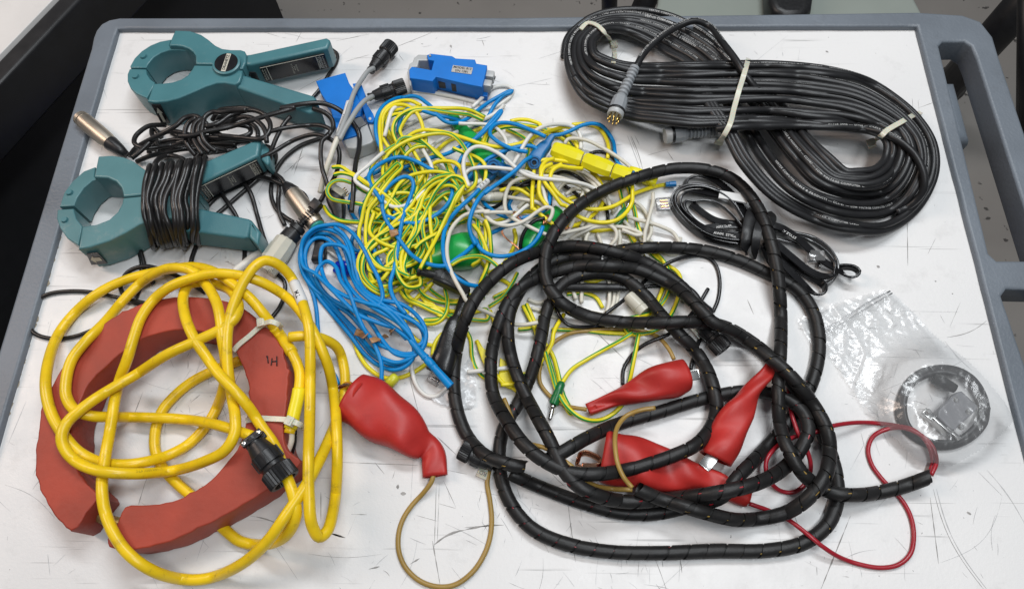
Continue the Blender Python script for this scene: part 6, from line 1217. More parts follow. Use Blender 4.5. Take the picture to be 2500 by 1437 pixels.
mb = MB(); plate(mb, [outline(['B', (1402, 298), (1325, 296), (1288, 325), (1275, 360), (1248, 378), (1228, 450), (1248, 560), (1262, 575), (1262, 500), (1256, 430), (1275, 405), (1318, 405), (1330, 348), (1440, 350), (1412, 335)], .018)], .001, .018, M_('lgrey'), bev=.001); mb.build('core_jaw', s1, sharp=40)
mb = MB()
for (x, y) in ((1952, 495), (1930, 575)): box(mb, UR('B', x, y, .012)[:], (1, -.17, 0), (.17, 1, 0), .008, .0075, .011, M_('lgrey'), bev=.0012); lathe(mb, UR('B', x + 36, y + 5, .012)[:], UR('B', x + 44, y + 7, .012)[:], [(0, .0018), (1, .0018)], M_('dgrey'), seg=14)
mb.build('terminal_block', s1, sharp=40)
mb = MB(); q = UR('B', 1708, 432, .0212); d = axes_of(UR('B', 1610, 420, .0212), UR('B', 1800, 445, .0212)); uy = np.cross([0, 0, 1.], d); box(mb, (q + Vector((0, 0, .0002)))[:], d, uy, .0192, .0078, .0003, M_('silver'))
text_flat(mb, 'MODEL 813', (np.array(q[:]) + uy * .0018 + [0, 0, .0005]), d, uy, .0034, M_('ink'), bold=True); text_flat(mb, 'S/N 1381', (np.array(q[:]) - uy * .0020 + [0, 0, .0005]), d, uy, .0034, M_('ink'), bold=True); mb.build('label', bd, smooth=False)
mb = MB(); lathe(mb, UR('B', 1428, 308, .0212)[:], UR('B', 1428, 308, .0222)[:], [(0, .0012), (1, .001)], M_('lgrey')); mb.build('hinge_pin', s1)
s2 = thing('current_sensor', 'tilted blue split-core sensor crossed by pale grey twin cable, beside the teal handle', 'sensor', tuple(UR('B', 650, 750, 0)))
mb = MB(); plate(mb, [outline(['B', (432, 528), (560, 490), (688, 455), (722, 545), (760, 600), (835, 735), (822, 830), (742, 862), (792, 1000), (665, 1035), (592, 900), (560, 760), (480, 640)], .020)], .002, .020, M_('bbox'), bev=.0007); bd = mb.build('housing', s2, sharp=35)
mb = MB(); plate(mb, [outline(['B', (752, 550), (825, 542), (862, 640), (862, 705), (932, 812), (946, 868), (925, 890), (882, 885), (838, 760), (775, 620)], .017)], .008, .017, M_('bbox'), bev=.0006); lathe(mb, UR('B', 905, 857, .017)[:], UR('B', 905, 857, .0182)[:], [(0, .0014), (1, .0012)], M_('paper')); mb.build('latch', s2, sharp=35)
mb = MB(); plate(mb, [outline(['B', (664, 1038), (792, 1002), (822, 930), (880, 900), (935, 1040), (915, 1066), (770, 1118), (705, 1112)], .018)], .001, .018, M_('lgrey'), bev=.0014); plate(mb, [outline(['B', (888, 895), (942, 900), (968, 1052), (940, 1056)], .014)], .002, .014, M_('lgrey'), bev=.001); mb.build('core_jaw', s2, sharp=40)
mb = MB(); plate(mb, [outline(['B', (745, 866), (828, 838), (872, 902), (802, 940)], .0190)], .0175, .0192, M_('dgrey'), bev=.0003); mb.build('window', s2)
g = thing('twin_plug_cable', 'pale grey twin cable with a white sleeve and two round black plugs', 'cable', tuple(UR('B', 780, 600, 0)))
mb = MB()
for k in ('gy1', 'gy2', 'gyb'): tube(mb, CP(k), CABLES[k]['r'], M_('grey'), 14)
mb.build('cable', g)
mb = MB(); tube(mb, CP('gy3'), .0024, M_('cream'), 14); mb.build('cable', g)
z0 = CP('gy1')[0][2]
circ_plug(g, 'B', (905, 445), (1095, 215), .012, .012, .0080); circ_plug(g, 'B', (890, 672), (1210, 567), .010, .010, .0074)
P = sub('gy1', ('B', 732, 725), ('B', 640, 980)).copy(); P[:, 2] = np.maximum(P[:, 2], .024); P2 = dens([UR('B', x, y, z)[:] for x, y, z in ((728, 712, .029), (700, 810, .030), (665, 910, .029), (630, 1000, .026), (598, 1060, .018))], .003)
mb = MB(); tube(mb, P2, .0034, M_('paper'), 16, flat=.75); T, S, Nn = frames(P2); scribble(mb, (P2[len(P2) // 2] + [0, 0, .0034]).tolist(), -T[len(P2) // 2], -S[len(P2) // 2], .014, .0026, M_('ink'), 9, 7); mb.build('marker_sleeve', g)
# black pin plug under the striped loops
t = thing('pin_plug', 'black plug with short gold pins, half hidden by striped loops left of the heap', 'plug', tuple(UR('O', 230, 330, 0)))
mb = MB(); loft(mb, st('O', [(170, 250, .010, .006, .006), (190, 330, .010, .008, .007), (220, 450, .009, .006, .006), (235, 600, .008, .004, .004)]), M_('blackplug'), seg=16, power=4); mb.build('shell', t)
mb = MB(); q = UR('O', 235, 235, .014); box(mb, q[:], (.8, -.6, 0), (.6, .8, 0), .011, .006, .007, M_('beige'), bev=.0006); mb.build('pin_block', t)
mb = MB()
for k in range(4): a = UR('O', 262 + 18 * k, 215 + 22 * k, .014); b = UR('O', 300 + 16 * k, 180 + 22 * k, .013); lathe(mb, a[:], b[:], [(0, .0006), (1, .0005)], M_('gold'), seg=8)
mb.build('pins', t)
t = thing('plug_piece', 'small square black plug between the blue hank and the white lead', 'plug', tuple(UR('T', 1000, 1100, 0)))
mb = MB(); loft(mb, st('T', [(1010, 900, .006, .0045, .005), (1000, 1020, .006, .005, .005), (985, 1160, .006, .0062, .005)]), M_('blackplug'), seg=16, power=6); mb.build('shell', t)
# ------------------------------------------------------------------ beige circular connector with bellows
t = thing('circular_connector', 'big beige and black circular connector with black bellows relief beside the silver plug', 'connector', tuple(UR('T', 600, 900, 0)))
mb = MB(); lathe(mb, UR('T', 640, 920, .014)[:], UR('T', 395, 1265, .013)[:], [(0, .0082), (.06, .0098), (.25, .0100), (.28, .0105), (.7, .0105), (.72, .0098), (1, .0095)], M_('beige'), seg=10); bs = mb.build('shell', t, sharp=25)
mb = MB(); q = UR('T', 440, 1260, .0235); d = axes_of(UR('T', 395, 1300, .02), UR('T', 510, 1240, .02)); text_flat(mb, '101', q[:], -d, -np.cross([0, 0, 1.], d), .004, M_('ink')); mb.build('print', bs, smooth=False)
mb = MB(); lathe(mb, UR('T', 770, 770, .015)[:], UR('T', 630, 930, .014)[:], [(0, .0052), (.05, .0068), (.3, .0072), (.34, .0060), (.42, .0060), (.45, .0080), (.95, .0082), (1, .0076)], M_('blackplug'), seg=12); mb.build('coupling_ring', t, sharp=30)
A_, B_ = UR('T', 960, 560, .019), UR('T', 765, 775, .015); prof = [(0, .003)]
for k in range(8): tt = .06 + k * .115; rr = .0042 + k * .0002; prof += [(tt, .0026), (tt + .025, rr), (tt + .05, rr), (tt + .075, .0026)]
prof.append((1, .005)); mb = MB(); lathe(mb, A_[:], B_[:], prof, M_('blackplug'), seg=24); d = axes_of(B_, A_); box(mb, UR('T', 950, 545, .0195)[:], d, np.cross(d, [0, 0, 1.]), .009, .009, .008, M_('blackplug'), bev=.0012); mb.build('bellows', t, sharp=50)
mb = MB(); tube(mb, CP('wtail'), .0035, M_('white'), 14); mb.build('cable', t)
# translucent scrap near it
t_ = thing('paper_scrap', 'thin crumpled white scrap under the teal clamp handle', 'paper', tuple(UR('D', 1680, 1130, 0)))
def sheet(mb, poly, z, m, amp=.0008, res=.004, seed=0, zf=None):
    """crumpled thin sheet inside a world-xy polygon"""
    rg3 = np.random.default_rng(seed); A = np.array(poly); lo = A.min(0); hi = A.max(0); nx = max(2, int((hi[0] - lo[0]) / res)); ny = max(2, int((hi[1] - lo[1]) / res))
    xs = np.linspace(lo[0], hi[0], nx + 1); ys = np.linspace(lo[1], hi[1], ny + 1); X, Y = np.meshgrid(xs, ys, indexing='ij')
    Z = np.zeros_like(X)
    for k in range(26):
        f = rg3.uniform(50, 520); a = rg3.uniform(0, math.pi); w_ = X * math.cos(a) * f + Y * math.sin(a) * f + rg3.uniform(0, 6.28) + 1.2 * np.sin(X * 90 + k) + 1.2 * np.sin(Y * 80 + 2 * k); Z += (1 - np.abs(np.sin(w_ * .6))) ** 5 * amp * 90 / (f + 60) * (np.sin(X * (11 + k) + Y * (17 - k) + k) > -.1)
    Z = z + Z * 1.6
    if zf is not None: Z = np.maximum(Z, Z * .35 + zf(X, Y))
    ins = inside(A, X.ravel(), Y.ravel()).reshape(X.shape); idx = -np.ones(X.shape, int); v = []
    cell = ins[:-1, :-1] & ins[1:, :-1] & ins[1:, 1:] & ins[:-1, 1:]; f = []
    def gi(i, j):
        if idx[i, j] < 0: idx[i, j] = len(v); v.append((X[i, j], Y[i, j], Z[i, j]))
        return idx[i, j]
    for i in range(nx):
        for j in range(ny):
            if cell[i, j]: f.append([gi(i, j), gi(i + 1, j), gi(i + 1, j + 1), gi(i, j + 1)])
    mb.add(v, f, m); return mb
def film(name, tint=.09, rough=.20, spec=.035):
    if name in MATS: return MATS[name]
    m = bpy.data.materials.new(name); m.use_nodes = True; nt = m.node_tree; N = nt.nodes; Lk = nt.links; N.remove(N['Principled BSDF']); out = N['Material Output']
    tr = N.new('ShaderNodeBsdfTransparent'); tr.inputs[0].default_value = (.95, .95, .95, 1); gl = N.new('ShaderNodeBsdfGlossy'); gl.inputs['Roughness'].default_value = rough; df = N.new('ShaderNodeBsdfDiffuse'); df.inputs[0].default_value = (.75, .76, .77, 1)
    fr = N.new('ShaderNodeFresnel'); fr.inputs[0].default_value = 1.5; ad = N.new('ShaderNodeMath'); ad.operation = 'ADD'; ad.inputs[1].default_value = spec; Lk.new(fr.outputs[0], ad.inputs[0])
    nz = N.new('ShaderNodeTexNoise'); nz.inputs['Scale'].default_value = 70; nz.inputs['Detail'].default_value = 5; nz.inputs['Distortion'].default_value = 1.5; tc = N.new('ShaderNodeTexCoord'); Lk.new(tc.outputs['Object'], nz.inputs['Vector']); bp = N.new('ShaderNodeBump'); bp.inputs['Strength'].default_value = .3; bp.inputs['Distance'].default_value = .002; Lk.new(nz.outputs['Fac'], bp.inputs['Height']); Lk.new(bp.outputs[0], gl.inputs['Normal']); Lk.new(bp.outputs[0], fr.inputs['Normal'])
    a = N.new('ShaderNodeMixShader'); a.inputs[0].default_value = tint; Lk.new(tr.outputs[0], a.inputs[1]); Lk.new(df.outputs[0], a.inputs[2]); b = N.new('ShaderNodeMixShader'); Lk.new(ad.outputs[0], b.inputs[0]); Lk.new(a.outputs[0], b.inputs[1]); Lk.new(gl.outputs[0], b.inputs[2]); Lk.new(b.outputs[0], out.inputs[0]); MATS[name] = m; return m
mb = MB(); sheet(mb, outline(['D', (1600, 1090), (1700, 1060), (1790, 1100), (1800, 1190), (1700, 1240), (1610, 1200)], .002), .0012, M_('paper'), amp=.0008, res=.0014, seed=3); mb.build('sheet', t_)
t_ = thing('plastic_scrap', 'crumpled translucent white film scrap under the leftmost harness loop', 'film', tuple(UR('R', 1000, 1200, 0)))
mb = MB(); sheet(mb, outline(['R', (1110, 700), (1150, 760), (1120, 900), (1165, 1120), (1135, 1330), (1080, 1395), (900, 1385), (740, 1335), (640, 1290), (800, 1180), (930, 1000), (1050, 850)], .002), .0010, film('white_film', .55, .3, .04), amp=.0014, res=.0013, seed=8); mb.build('sheet', t_)
# ------------------------------------------------------------------ zip bag with a coiled cable and D-shaped plug
bag = thing('zip_bag', 'clear crumpled zip bag holding a coiled black cable and grey plug', 'plastic bag', tuple(UR('J', 1200, 450, 0)))
rc = UR('J', 1268, 575, 0)
def zbag(X, Y):
    d = np.hypot(X - rc.x, (Y - rc.y)); return .0110 * np.exp(-((d - .034) / .018) ** 2) + .0125 * np.exp(-(d / .03) ** 2) + .004 * np.exp(-(d / .07) ** 2)
mb = MB(); sheet(mb, outline(['J', (572, 150), (700, 90), (860, 40), (1010, 0), (1100, 80), (1200, 190), (1350, 370), (1480, 520), (1600, 640), (1500, 730), (1400, 800), (1290, 868), (1130, 832), (1000, 700), (880, 560), (740, 340), (640, 270)], .004), .0022, film('clear_bag_film'), amp=.0011, res=.0013, seed=21, zf=zbag); mb.build('film', bag)
mb = MB(); ribbon(mb, dens([UR('J', *p)[:] for p in ((690, 215, .006), (800, 150, .007), (900, 85, .007), (1020, 20, .006))], .004), .0012, .0008, film('clear_bag_zip', .5, .2, .1)); ribbon(mb, dens([UR('J', *p)[:] for p in ((700, 230, .006), (810, 165, .007), (915, 98, .007), (1030, 30, .006))], .004), .0010, .0008, film('clear_bag_zip', .5, .2, .1)); mb.build('zip_closure', bag)
kc = thing('plug_cable', 'coiled black cable with grey D-shaped plug, inside the clear bag', 'cable', tuple(rc))
mb = MB(); tube(mb, CP('bagcoil'), .0024, M_('coil'), 12); mb.build('cable', kc)
mb = MB(); plate(mb, [outline(['Z6', (1030, 530), (1100, 515), (1310, 710), (1305, 770), (1010, 1040), (960, 1050), (770, 860), (780, 770)], .013)], .003, .013, mat('grey_hood', (.20, .20, .21), .35, var=.06), bev=.0015); hd = mb.build('plug_hood', kc, sharp=40)
mb = MB()
for x, y in ((1010, 640), (1175, 800), (1080, 1005), (640, 800)): q = UR('Z6', x, y, .0125); lathe(mb, q[:], (q + Vector((0, 0, .0018)))[:], [(0, .0022), (.6, .0022), (1, .0014)], M_('steel'), seg=16)
mb.build('screws', kc, sharp=30)
mb = MB(); d = axes_of(UR('Z6', 720, 900, .01), UR('Z6', 990, 1130, .01)); box(mb, UR('Z6', 800, 1000, .008)[:], d, np.cross([0, 0, 1.], d), .017, .0022, .009, M_('steel'), bev=.0004); box(mb, UR('Z6', 950, 1100, .008)[:], d, np.cross([0, 0, 1.], d), .012, .003, .008, M_('steel'), bev=.0004); box(mb, UR('Z6', 640, 850, .008)[:], d, np.cross([0, 0, 1.], d), .010, .006, .005, M_('steel'), bev=.0006); mb.build('plug_shell', kc)
mb = MB(); lathe(mb, UR('Z6', 720, 350, .008)[:], UR('Z6', 1010, 490, .008)[:], [(0, .0045), (.4, .005), (1, .0035)], M_('blackplug')); mb.build('strain_relief', kc)
# ------------------------------------------------------------------ flat telephone-type cable bundle
fb = thing('flat_cable_bundle', 'bundle of shiny black flat cable with clear modular plug, white label and black strap', 'cable', tuple(UR('H', 1100, 700, 0)))
mb = MB(); FL = [
 ([(960, 790, 6), (800, 765, 6), (620, 715, 6), (470, 620, 6), (360, 500, 6), (315, 410, 7), (345, 325, 8), (430, 270, 8), (560, 258, 8), (700, 290, 8), (820, 360, 8), (910, 480, 8), (990, 640, 8)], 80, .0062),
 ([(960, 755, 9), (800, 740, 9), (640, 700, 9), (500, 610, 9), (385, 490, 9), (345, 400, 10), (380, 320, 11), (470, 280, 11), (600, 275, 11), (730, 320, 10), (860, 420, 10), (960, 570, 9)], 75, .0060),
 ([(960, 720, 10), (850, 705, 9), (700, 680, 8), (580, 630, 8), (480, 550, 8), (400, 450, 9), (400, 370, 10), (450, 320, 10), (560, 315, 9), (660, 330, 8), (760, 345, 8), (980, 385, 8)], [10, 10, 10, 25, 60, 80, 80, 60, 30, 10, 5, 5], .0066),
 ([(950, 690, 5), (780, 680, 5), (620, 640, 5), (500, 560, 5), (430, 460, 5), (440, 400, 5), (520, 400, 5), (640, 395, 5), (740, 430, 5), (860, 530, 5), (960, 650, 5)], 70, .0060),
 ([(440, 290, 3), (455, 215, 5), (530, 175, 7), (630, 185, 7), (740, 240, 6), (850, 340, 5), (950, 480, 5), (1030, 620, 5)], [80, 70, 50, 25, 10, 5, 5, 5], .0066),
 ([(500, 420, 4), (580, 490, 3), (690, 560, 3), (810, 590, 3), (950, 600, 3)], 5, .0064),
 ([(600, 640, 4), (740, 620, 3), (860, 610, 3), (970, 610, 3)], 0, .0066),
 ([(1180, 600, 14), (1300, 640, 14), (1420, 720, 12), (1540, 830, 10), (1660, 930, 8), (1780, 1000, 8), (1870, 1060, 9), (1940, 1060, 10), (1962, 1020, 11), (1920, 985, 10), (1830, 975, 7), (1760, 990, 5)], [0, 5, 5, 5, 10, 25, 60, 80, 85, 80, 70, 50], .0068),
 ([(1150, 700, 9), (1270, 800, 9), (1400, 910, 9), (1530, 1010, 8), (1640, 1055, 8), (1740, 1040, 7), (1770, 990, 5)], [5, 5, 5, 5, 15, 60, 80], .0070),
 ([(1200, 640, 6), (1400, 680, 6), (1560, 720, 6), (1690, 810, 6), (1770, 930, 6), (1775, 1030, 6), (1720, 1110, 6), (1660, 1140, 5)], 82, .0060),
 ([(1200, 660, 9), (1380, 690, 9), (1540, 750, 8), (1670, 840, 8), (1750, 950, 8), (1740, 1040, 6)], 78, .0060),
 ([(1140, 760, 5), (1260, 900, 5), (1380, 1030, 5), (1490, 1140, 6), (1580, 1210, 7), (1650, 1210, 8), (1665, 1150, 7), (1600, 1090, 5), (1480, 1020, 4), (1340, 920, 4)], [5, 5, 5, 20, 50, 80, 80, 40, 10, 5], .0070),
 ([(1150, 740, 3), (1300, 900, 3), (1450, 1000, 3), (1600, 1060, 3)], 8, .0066),
 ([(1200, 720, 4), (1350, 760, 4), (1500, 800, 4), (1600, 880, 4), (1620, 980, 4)], 70, .0055),
 ([(1130, 800, 4), (1200, 950, 4), (1350, 1100, 4), (1480, 1190, 4)], 10, .0060)]
for pts, roll, w in FL:
    ro = [roll] * len(pts) if not isinstance(roll, list) else roll
    D = dens([tuple(UR('H', x, y, z / 1000. + .001)[:]) + (float(r_), ) for (x, y, z), r_ in zip(pts, ro)], .003); ribbon(mb, D[:, :3], w, .0019, M_('flat'), roll=D[:, 3])
fc = mb.build('flat_cable', fb, sharp=50)
mb = MB(); q = UR('H', 775, 690, .0122); d = axes_of(UR('H', 640, 665, .01), UR('H', 910, 712, .01)); text_flat(mb, 'AWM  STYLE', UR('H', 790, 692, .0112)[:], d, np.cross([0, 0, 1.], d), .0034, M_('inkw'), bold=True)
d = axes_of(UR('H', 1420, 735, .01), UR('H', 1240, 625, .01)); text_flat(mb, 'STYLE AWM', UR('H', 1330, 672, .0160)[:], d, np.cross([0, 0, 1.], d), .0034, M_('inkw'), bold=True)
d = axes_of(UR('H', 870, 608, .01), UR('H', 680, 630, .01)); text_flat(mb, '60°C 150V', UR('H', 780, 618, .0060)[:], d, np.cross([0, 0, 1.], d), .0030, M_('inkw'), bold=True)
mb.build('cable_print', fc, smooth=False)
mb = MB(); ribbon(mb, dens([UR('H', *p)[:] for p in ((738, 342, .0120), (800, 352, .0125), (900, 370, .0125), (985, 388, .0120))], .003), .0080, .0024, M_('paper')); mb.build('white_label', fb, sharp=40)
mb = MB()
for pts, w in (([(1075, 470, 4), (1030, 500, 14), (1000, 600, 17), (985, 700, 17), (975, 790, 12), (975, 830, 4)], .0098), ([(1120, 520, 10), (1085, 620, 20), (1065, 720, 20), (1055, 830, 12), (1060, 880, 4)], .0072), ([(1170, 500, 6), (1210, 540, 12), (1200, 580, 16), (1130, 640, 18)], .006)):
    ribbon(mb, dens([UR('H', x, y, z / 1000.)[:] for x, y, z in pts], .003), w, .0022, M_('blackplug'))
mb.build('strap', fb, sharp=50)
for (x, y, a) in ((248, 425, -.25), ):
    mb = MB(); d = np.array((math.cos(a + .35), math.sin(a + .35), 0)); box(mb, UR('H', x, y, .0065)[:], d, np.cross([0, 0, 1.], d), .0125, .0105, .0062, M_('clear'), bev=.0006)
    for k in range(6): box(mb, (np.array(UR('H', x, y, .0098)[:]) + np.cross([0, 0, 1.], d) * (k - 2.5) * .0015 + d * .001).tolist(), d, np.cross([0, 0, 1.], d), .007, .0005, .0004, M_('gold' if k % 2 else 'redwire'))
    mb.build('modular_plug', fb, sharp=30)
mb = MB(); d = axes_of(UR('H', 1480, 870, .01), UR('H', 1660, 880, .01)); box(mb, UR('H', 1590, 885, .009)[:], d, np.cross([0, 0, 1.], d), .013, .0095, .006, M_('clear'), bev=.0006); mb.build('modular_plug', fb, sharp=30)
# ------------------------------------------------------------------ leads of the heap
EXTRA = {}
def lead(name, label, cat, keys, mm, group, r=None, extra=None, seg=12):
    t = thing(name, label, cat, tuple(CP(keys[0])[len(CP(keys[0])) // 2][:2].tolist()) + (0.,), group)
    for i, k in enumerate(keys): mb = MB(); tube(mb, CP(k), CABLES[k]['r'], M_(mm) if isinstance(mm, str) else mm, seg, uvoff=(hash_(k) % 97) / 97.0); mb.build('wire', t)
    if extra: extra(t)
    return t
def hash_(k): return sum((i + 3) * ord(c) * 31 for i, c in enumerate(k))
STR = mat_striped('yellow_green_earth_lead', (0.70, 0.60, 0.012), (0.012, 0.27, 0.045))
def yg(label, idx, extra=None, more=()): return lead('striped_lead', label, 'lead', ['yg%d' % i for i in idx] + list(more), STR, 'green and yellow striped leads in the heap', extra=extra)
yg('striped lead arching high across the far side of the heap, over the small green boot', [0, 1])
yg('striped lead forming two tall arches at the upper left of the heap', [2, 3, 4, 5])
yg('striped lead looping far left over the gold pinned black plug', [6, 7, 8])
yg('striped lead bunched in the dense middle of the heap, left of the black banana plug', [9, 14, 15, 18, 23, 24, 25, 26, 27, 28, 29, 30], more=['wy0', 'wy1'])
yg('striped lead folded in long hairpins above the black banana plug', [10, 11, 12, 13, 32])
yg('striped lead sagging in round loops at the foot of the heap beside the blue hank', [16, 17, 31])
yg('striped lead draped across the large green boot', [19, 20, 21, 22], more=['wy2'])
yg('striped lead spread in wide flat loops between blue hank and harness', [33, 34, 35, 36])
yg('striped lead running under the left loops of the harness', [37, 38, 39, 40])
yg('striped lead showing on the right beneath the top arches of the harness', [41, 42, 43, 44])
yg('striped lead lying under the two blue plugs and the yellow stack', [45, 46, 47, 48, 49])
def gban(t):
    mb = MB(); lathe(mb, UR('I', 522, 618, .007)[:], UR('I', 488, 708, .006)[:], [(0, .0022), (.1, .0034), (.55, .0036), (.62, .0034), (.64, .0040), (.95, .0040), (1, .0036)], M_('gplug'), seg=14); b = mb.build('banana_plug', t, sharp=40)
    mb = MB(); lathe(mb, UR('I', 487, 710, .006)[:], UR('I', 472, 772, .005)[:], [(0, .0024), (.18, .0024), (.2, .0015), (.35, .0018), (.6, .0021), (.85, .0017), (1, .0012)], M_('steel'), seg=16); mb.build('pin', b)
yg('striped lead ending in a green banana plug inside the harness loop', [50, 51, 52], gban)
def yl(label, idx, extra=None, more=()): return lead('yellow_lead', label, 'lead', ['yl%d' % i for i in idx] + list(more), 'ylead', 'plain yellow leads in the heap', extra=extra)
yl('plain yellow lead looping round the far left of the heap', [1, 2]); yl('plain yellow lead waving over the small green boot towards the blue plugs', [0, 3, 5])
yl('plain yellow lead arching in the middle of the heap beside the white loop', [4, 29, 30]); yl('plain yellow lead looping behind the yellow plug stack', [6, 7, 8])
def ferr(t):
    mb = MB(); lathe(mb, UR('N', 2225, 1052, .006)[:], UR('N', 2350, 1045, .006)[:], [(0, .0024), (.3, .0022), (.35, .0026), (1, .0026)], M_('bplug'), seg=14); b = mb.build('ferrule', t, sharp=40); mb = MB(); tube(mb, [UR('N', 2350, 1050, .006)[:], UR('N', 2420, 1078, .004)[:]], .0006, M_('steel'), 8); mb.build('pin', b)
yl('plain yellow lead ending in a small blue ferrule right of the yellow plugs', [9], ferr)
yl('plain yellow lead curving under the harness arch below the yellow plug stack', [10, 11, 12, 16]); yl('plain yellow lead buried under white leads near the bare copper ends', [13, 14, 15, 17, 18, 19, 20, 21], more=['wy3'])
yl('plain yellow lead passing behind the tip of the blue hank, near the big red boot', [22, 24, 27]); yl('plain yellow lead bent over the large black clip boot', [23]); yl('plain yellow lead under the left harness loops', [25, 26, 28])
def wl(label, idx, mm='white', extra=None, more=()): return lead('white_lead', label, 'lead', ['wl%d' % i for i in idx] + list(more), mm, 'white leads in the heap', extra=extra)
wl('white lead passing in front of the labelled blue sensor', [0, 1]); wl('white lead weaving over the far side of the heap beside the blue hairpins', [2, 3, 4], more=['ww3']); wl('white lead arched over the small green boot beside the blue plug', [5]); wl('white lead arched behind the upper blue stacking plug', [6])
wl('off-white lead running behind the yellow plug stack', [7], 'cream'); wl('off-white leads folded together under the yellow plugs', [8, 9, 10, 11], 'cream', more=['ww2'])
def brush(reg, a, b, n, m, sp, rr=.00022):
    def f(t):
        mb = MB()
        for k in range(n):
            z = .020 + RNG.normal() * .0015; p = UR(reg, a[0] + RNG.normal() * sp, a[1] + RNG.normal() * sp, z); q = UR(reg, b[0] + RNG.normal() * sp * 1.6, b[1] + RNG.normal() * sp * 1.6, z + RNG.normal() * .002); mm_ = (p + q) / 2 + Vector((RNG.normal() * .001, RNG.normal() * .001, .001)); tube(mb, dens([p[:], mm_[:], q[:]], .002), rr, M_(m), 5)
        mb.build('bare_strands', t)
    return f
wl('long white lead crossing the black banana plug, frayed to dark bare copper', [12], 'cream', brush('Q', (345, 180), (420, 270), 26, 'copper', 14))
wl('white lead hooked over with a bright bare copper end beside the harness', [13], 'cream', brush('Q', (755, 215), (712, 320), 22, 'copper', 8))
wl('off-white leads leaving the beige cone plug', [14, 15, 43], 'cream'); wl('off-white loop with dark marks just above the top harness arch', [16, 17], 'cream'); wl('off-white leads spreading right of the heap towards the flat cable', [18, 19, 20, 21, 45], 'cream')
wl('off-white strands hidden beneath the long harness arch', [22, 23, 24, 25, 26, 27], 'cream'); wl('off-white strands hanging straight in the gap of the harness loops', [28, 29, 30, 31, 32], 'cream'); wl('off-white strands curled low in the harness centre', [33, 34, 35], 'cream')
wl('white lead between the blue hank and the striped loops', [36, 37]); wl('white lead making a small loop beside the blue banana plug', [38, 39]); wl('white lead stub between the left harness loops', [40]); wl('white lead at the left of the heap beneath striped arches', [41, 42, 44], more=['ww0', 'ww1'])
def bk(label, idx): return lead('black_lead', label, 'lead', ['bk%d' % i for i in idx], 'black', 'thin black leads near the heap')
bk('thin black lead crossing beneath the blue stacking plugs', [0, 1]); bk('thin black lead curling under the yellow plug stack', [2, 3, 4, 5, 7, 8]); bk('thin black lead bent over the middle green boot', [6]); bk('thin black lead curled inside the lower harness gap', [9])
bk('thin black lead running behind the middle red clip', [10, 11]); bk('thin black lead looping right of the harness arches, below the flat cable', [12]); bk('thin black lead leaving the black in-line tube', [13])
def bl(label, keys, extra=None): return lead('blue_lead', label, 'lead', keys, 'blue', 'blue leads', extra=extra)
def bban(t):
    a, b = UR('R', 440, 655, .024), UR('R', 872, 1140, .017); mb = MB(); lathe(mb, a[:], b[:], [(0, .0018), (.05, .0023), (.35, .0030), (.36, .0034), (.385, .0034), (.39, .0030), (.42, .0030), (.43, .0034), (.56, .0034), (.57, .0030), (.60, .0034), (.62, .0030), (.66, .0031), (1, .0035), (1, .0026), (.9, .0026)], M_('blue'), seg=20); mb.build('banana_plug', t, sharp=40)
bl('blue lead wound into a long hank, ending in a blue banana plug', ['bhank', 'bhank2', 'bhank3', 'bhank4'], bban)
bl('blue lead bent in a tall hairpin over the striped heap', ['bhair']); bl('blue lead round the far left edge of the heap', ['bl1', 'bl4']); bl('blue lead dipping and rising to a folded tip below the labelled sensor', ['bl2']); bl('blue lead with a pointed fold between the two green boots', ['bl3'])
bl('blue lead ends buried in the striped heap', ['bl5', 'bl6', 'bl14', 'wb0', 'wb2']); bl('blue lead with marked white band running down over the big green boot', ['bl8']); bl('blue lead curling behind the small green boot and blue plugs', ['bl10', 'bl11']); bl('blue lead under the bare copper strands', ['bl12', 'bl13', 'wb1'])
# ------------------------------------------------------------------ plugs, boots and bits in the heap
def socket(mb, c, r, m, depth=.010, ax=(-.05, -.50, .86)):
    ax = _n(np.array(ax, float)); c = np.array(c, float); lathe(mb, (c - ax * depth).tolist(), c.tolist(), [(0, r), (.9, r), (1, r * .93), (1, r * .80), (.75, r * .78), (.75, r * .58), (1, r * .56), (1, r * .38), (.5, r * .36), (.49, .0001)], m, seg=8 if r > .006 else 24, capends=False)
    lathe(mb, (c - ax * depth * .45).tolist(), (c - ax * depth * .35).tolist(), [(0, r * .34), (1, r * .3)], M_('ink'), seg=12)
t = thing('stacking_plug', 'blue stacking banana plug resting against the yellow plugs', 'plug', tuple(UR('N', 700, 650, 0)), 'blue stacking plugs')
mb = MB(); loft(mb, st('N', [(860, 450, .022, .0020, .0020), (835, 475, .021, .0028, .0026), (790, 540, .020, .0034, .0034), (780, 560, .019, .0046, .0044), (700, 650, .018, .0058, .0052), (630, 760, .017, .0068, .0056), (598, 812, .016, .0064, .005)]), M_('bplug'), seg=24, power=4); socket(mb, UR('N', 622, 785, .0240)[:], .0058, M_('bplug'), .008)
for k in range(6): q = UR('N', 700 + 16 * k, 740 - 26 * k, .017); box(mb, q[:], (.55, .8, 0), (-.8, .55, 0), .0006, .003, .004, M_('ink'))
mb.build('body', t, sharp=35); mb = MB(); tube(mb, CP('bl7'), .0018, M_('blue'), 12); mb.build('lead', t); mb = MB(); tube(mb, CP('bl9'), .0018, M_('blue'), 12); mb.build('lead', t)
mb = MB(); lathe(mb, UR('N', 1818, 890, .016)[:], UR('N', 1822, 960, .012)[:], [(0, .0022), (.2, .0026), (1, .0024)], M_('bplug')); mb.build('ferrule', t)
t = thing('stacking_plug', 'blue stacking banana plug with its round socket facing up over the green boot', 'plug', tuple(UR('M', 1660, 1060, 0)), 'blue stacking plugs')
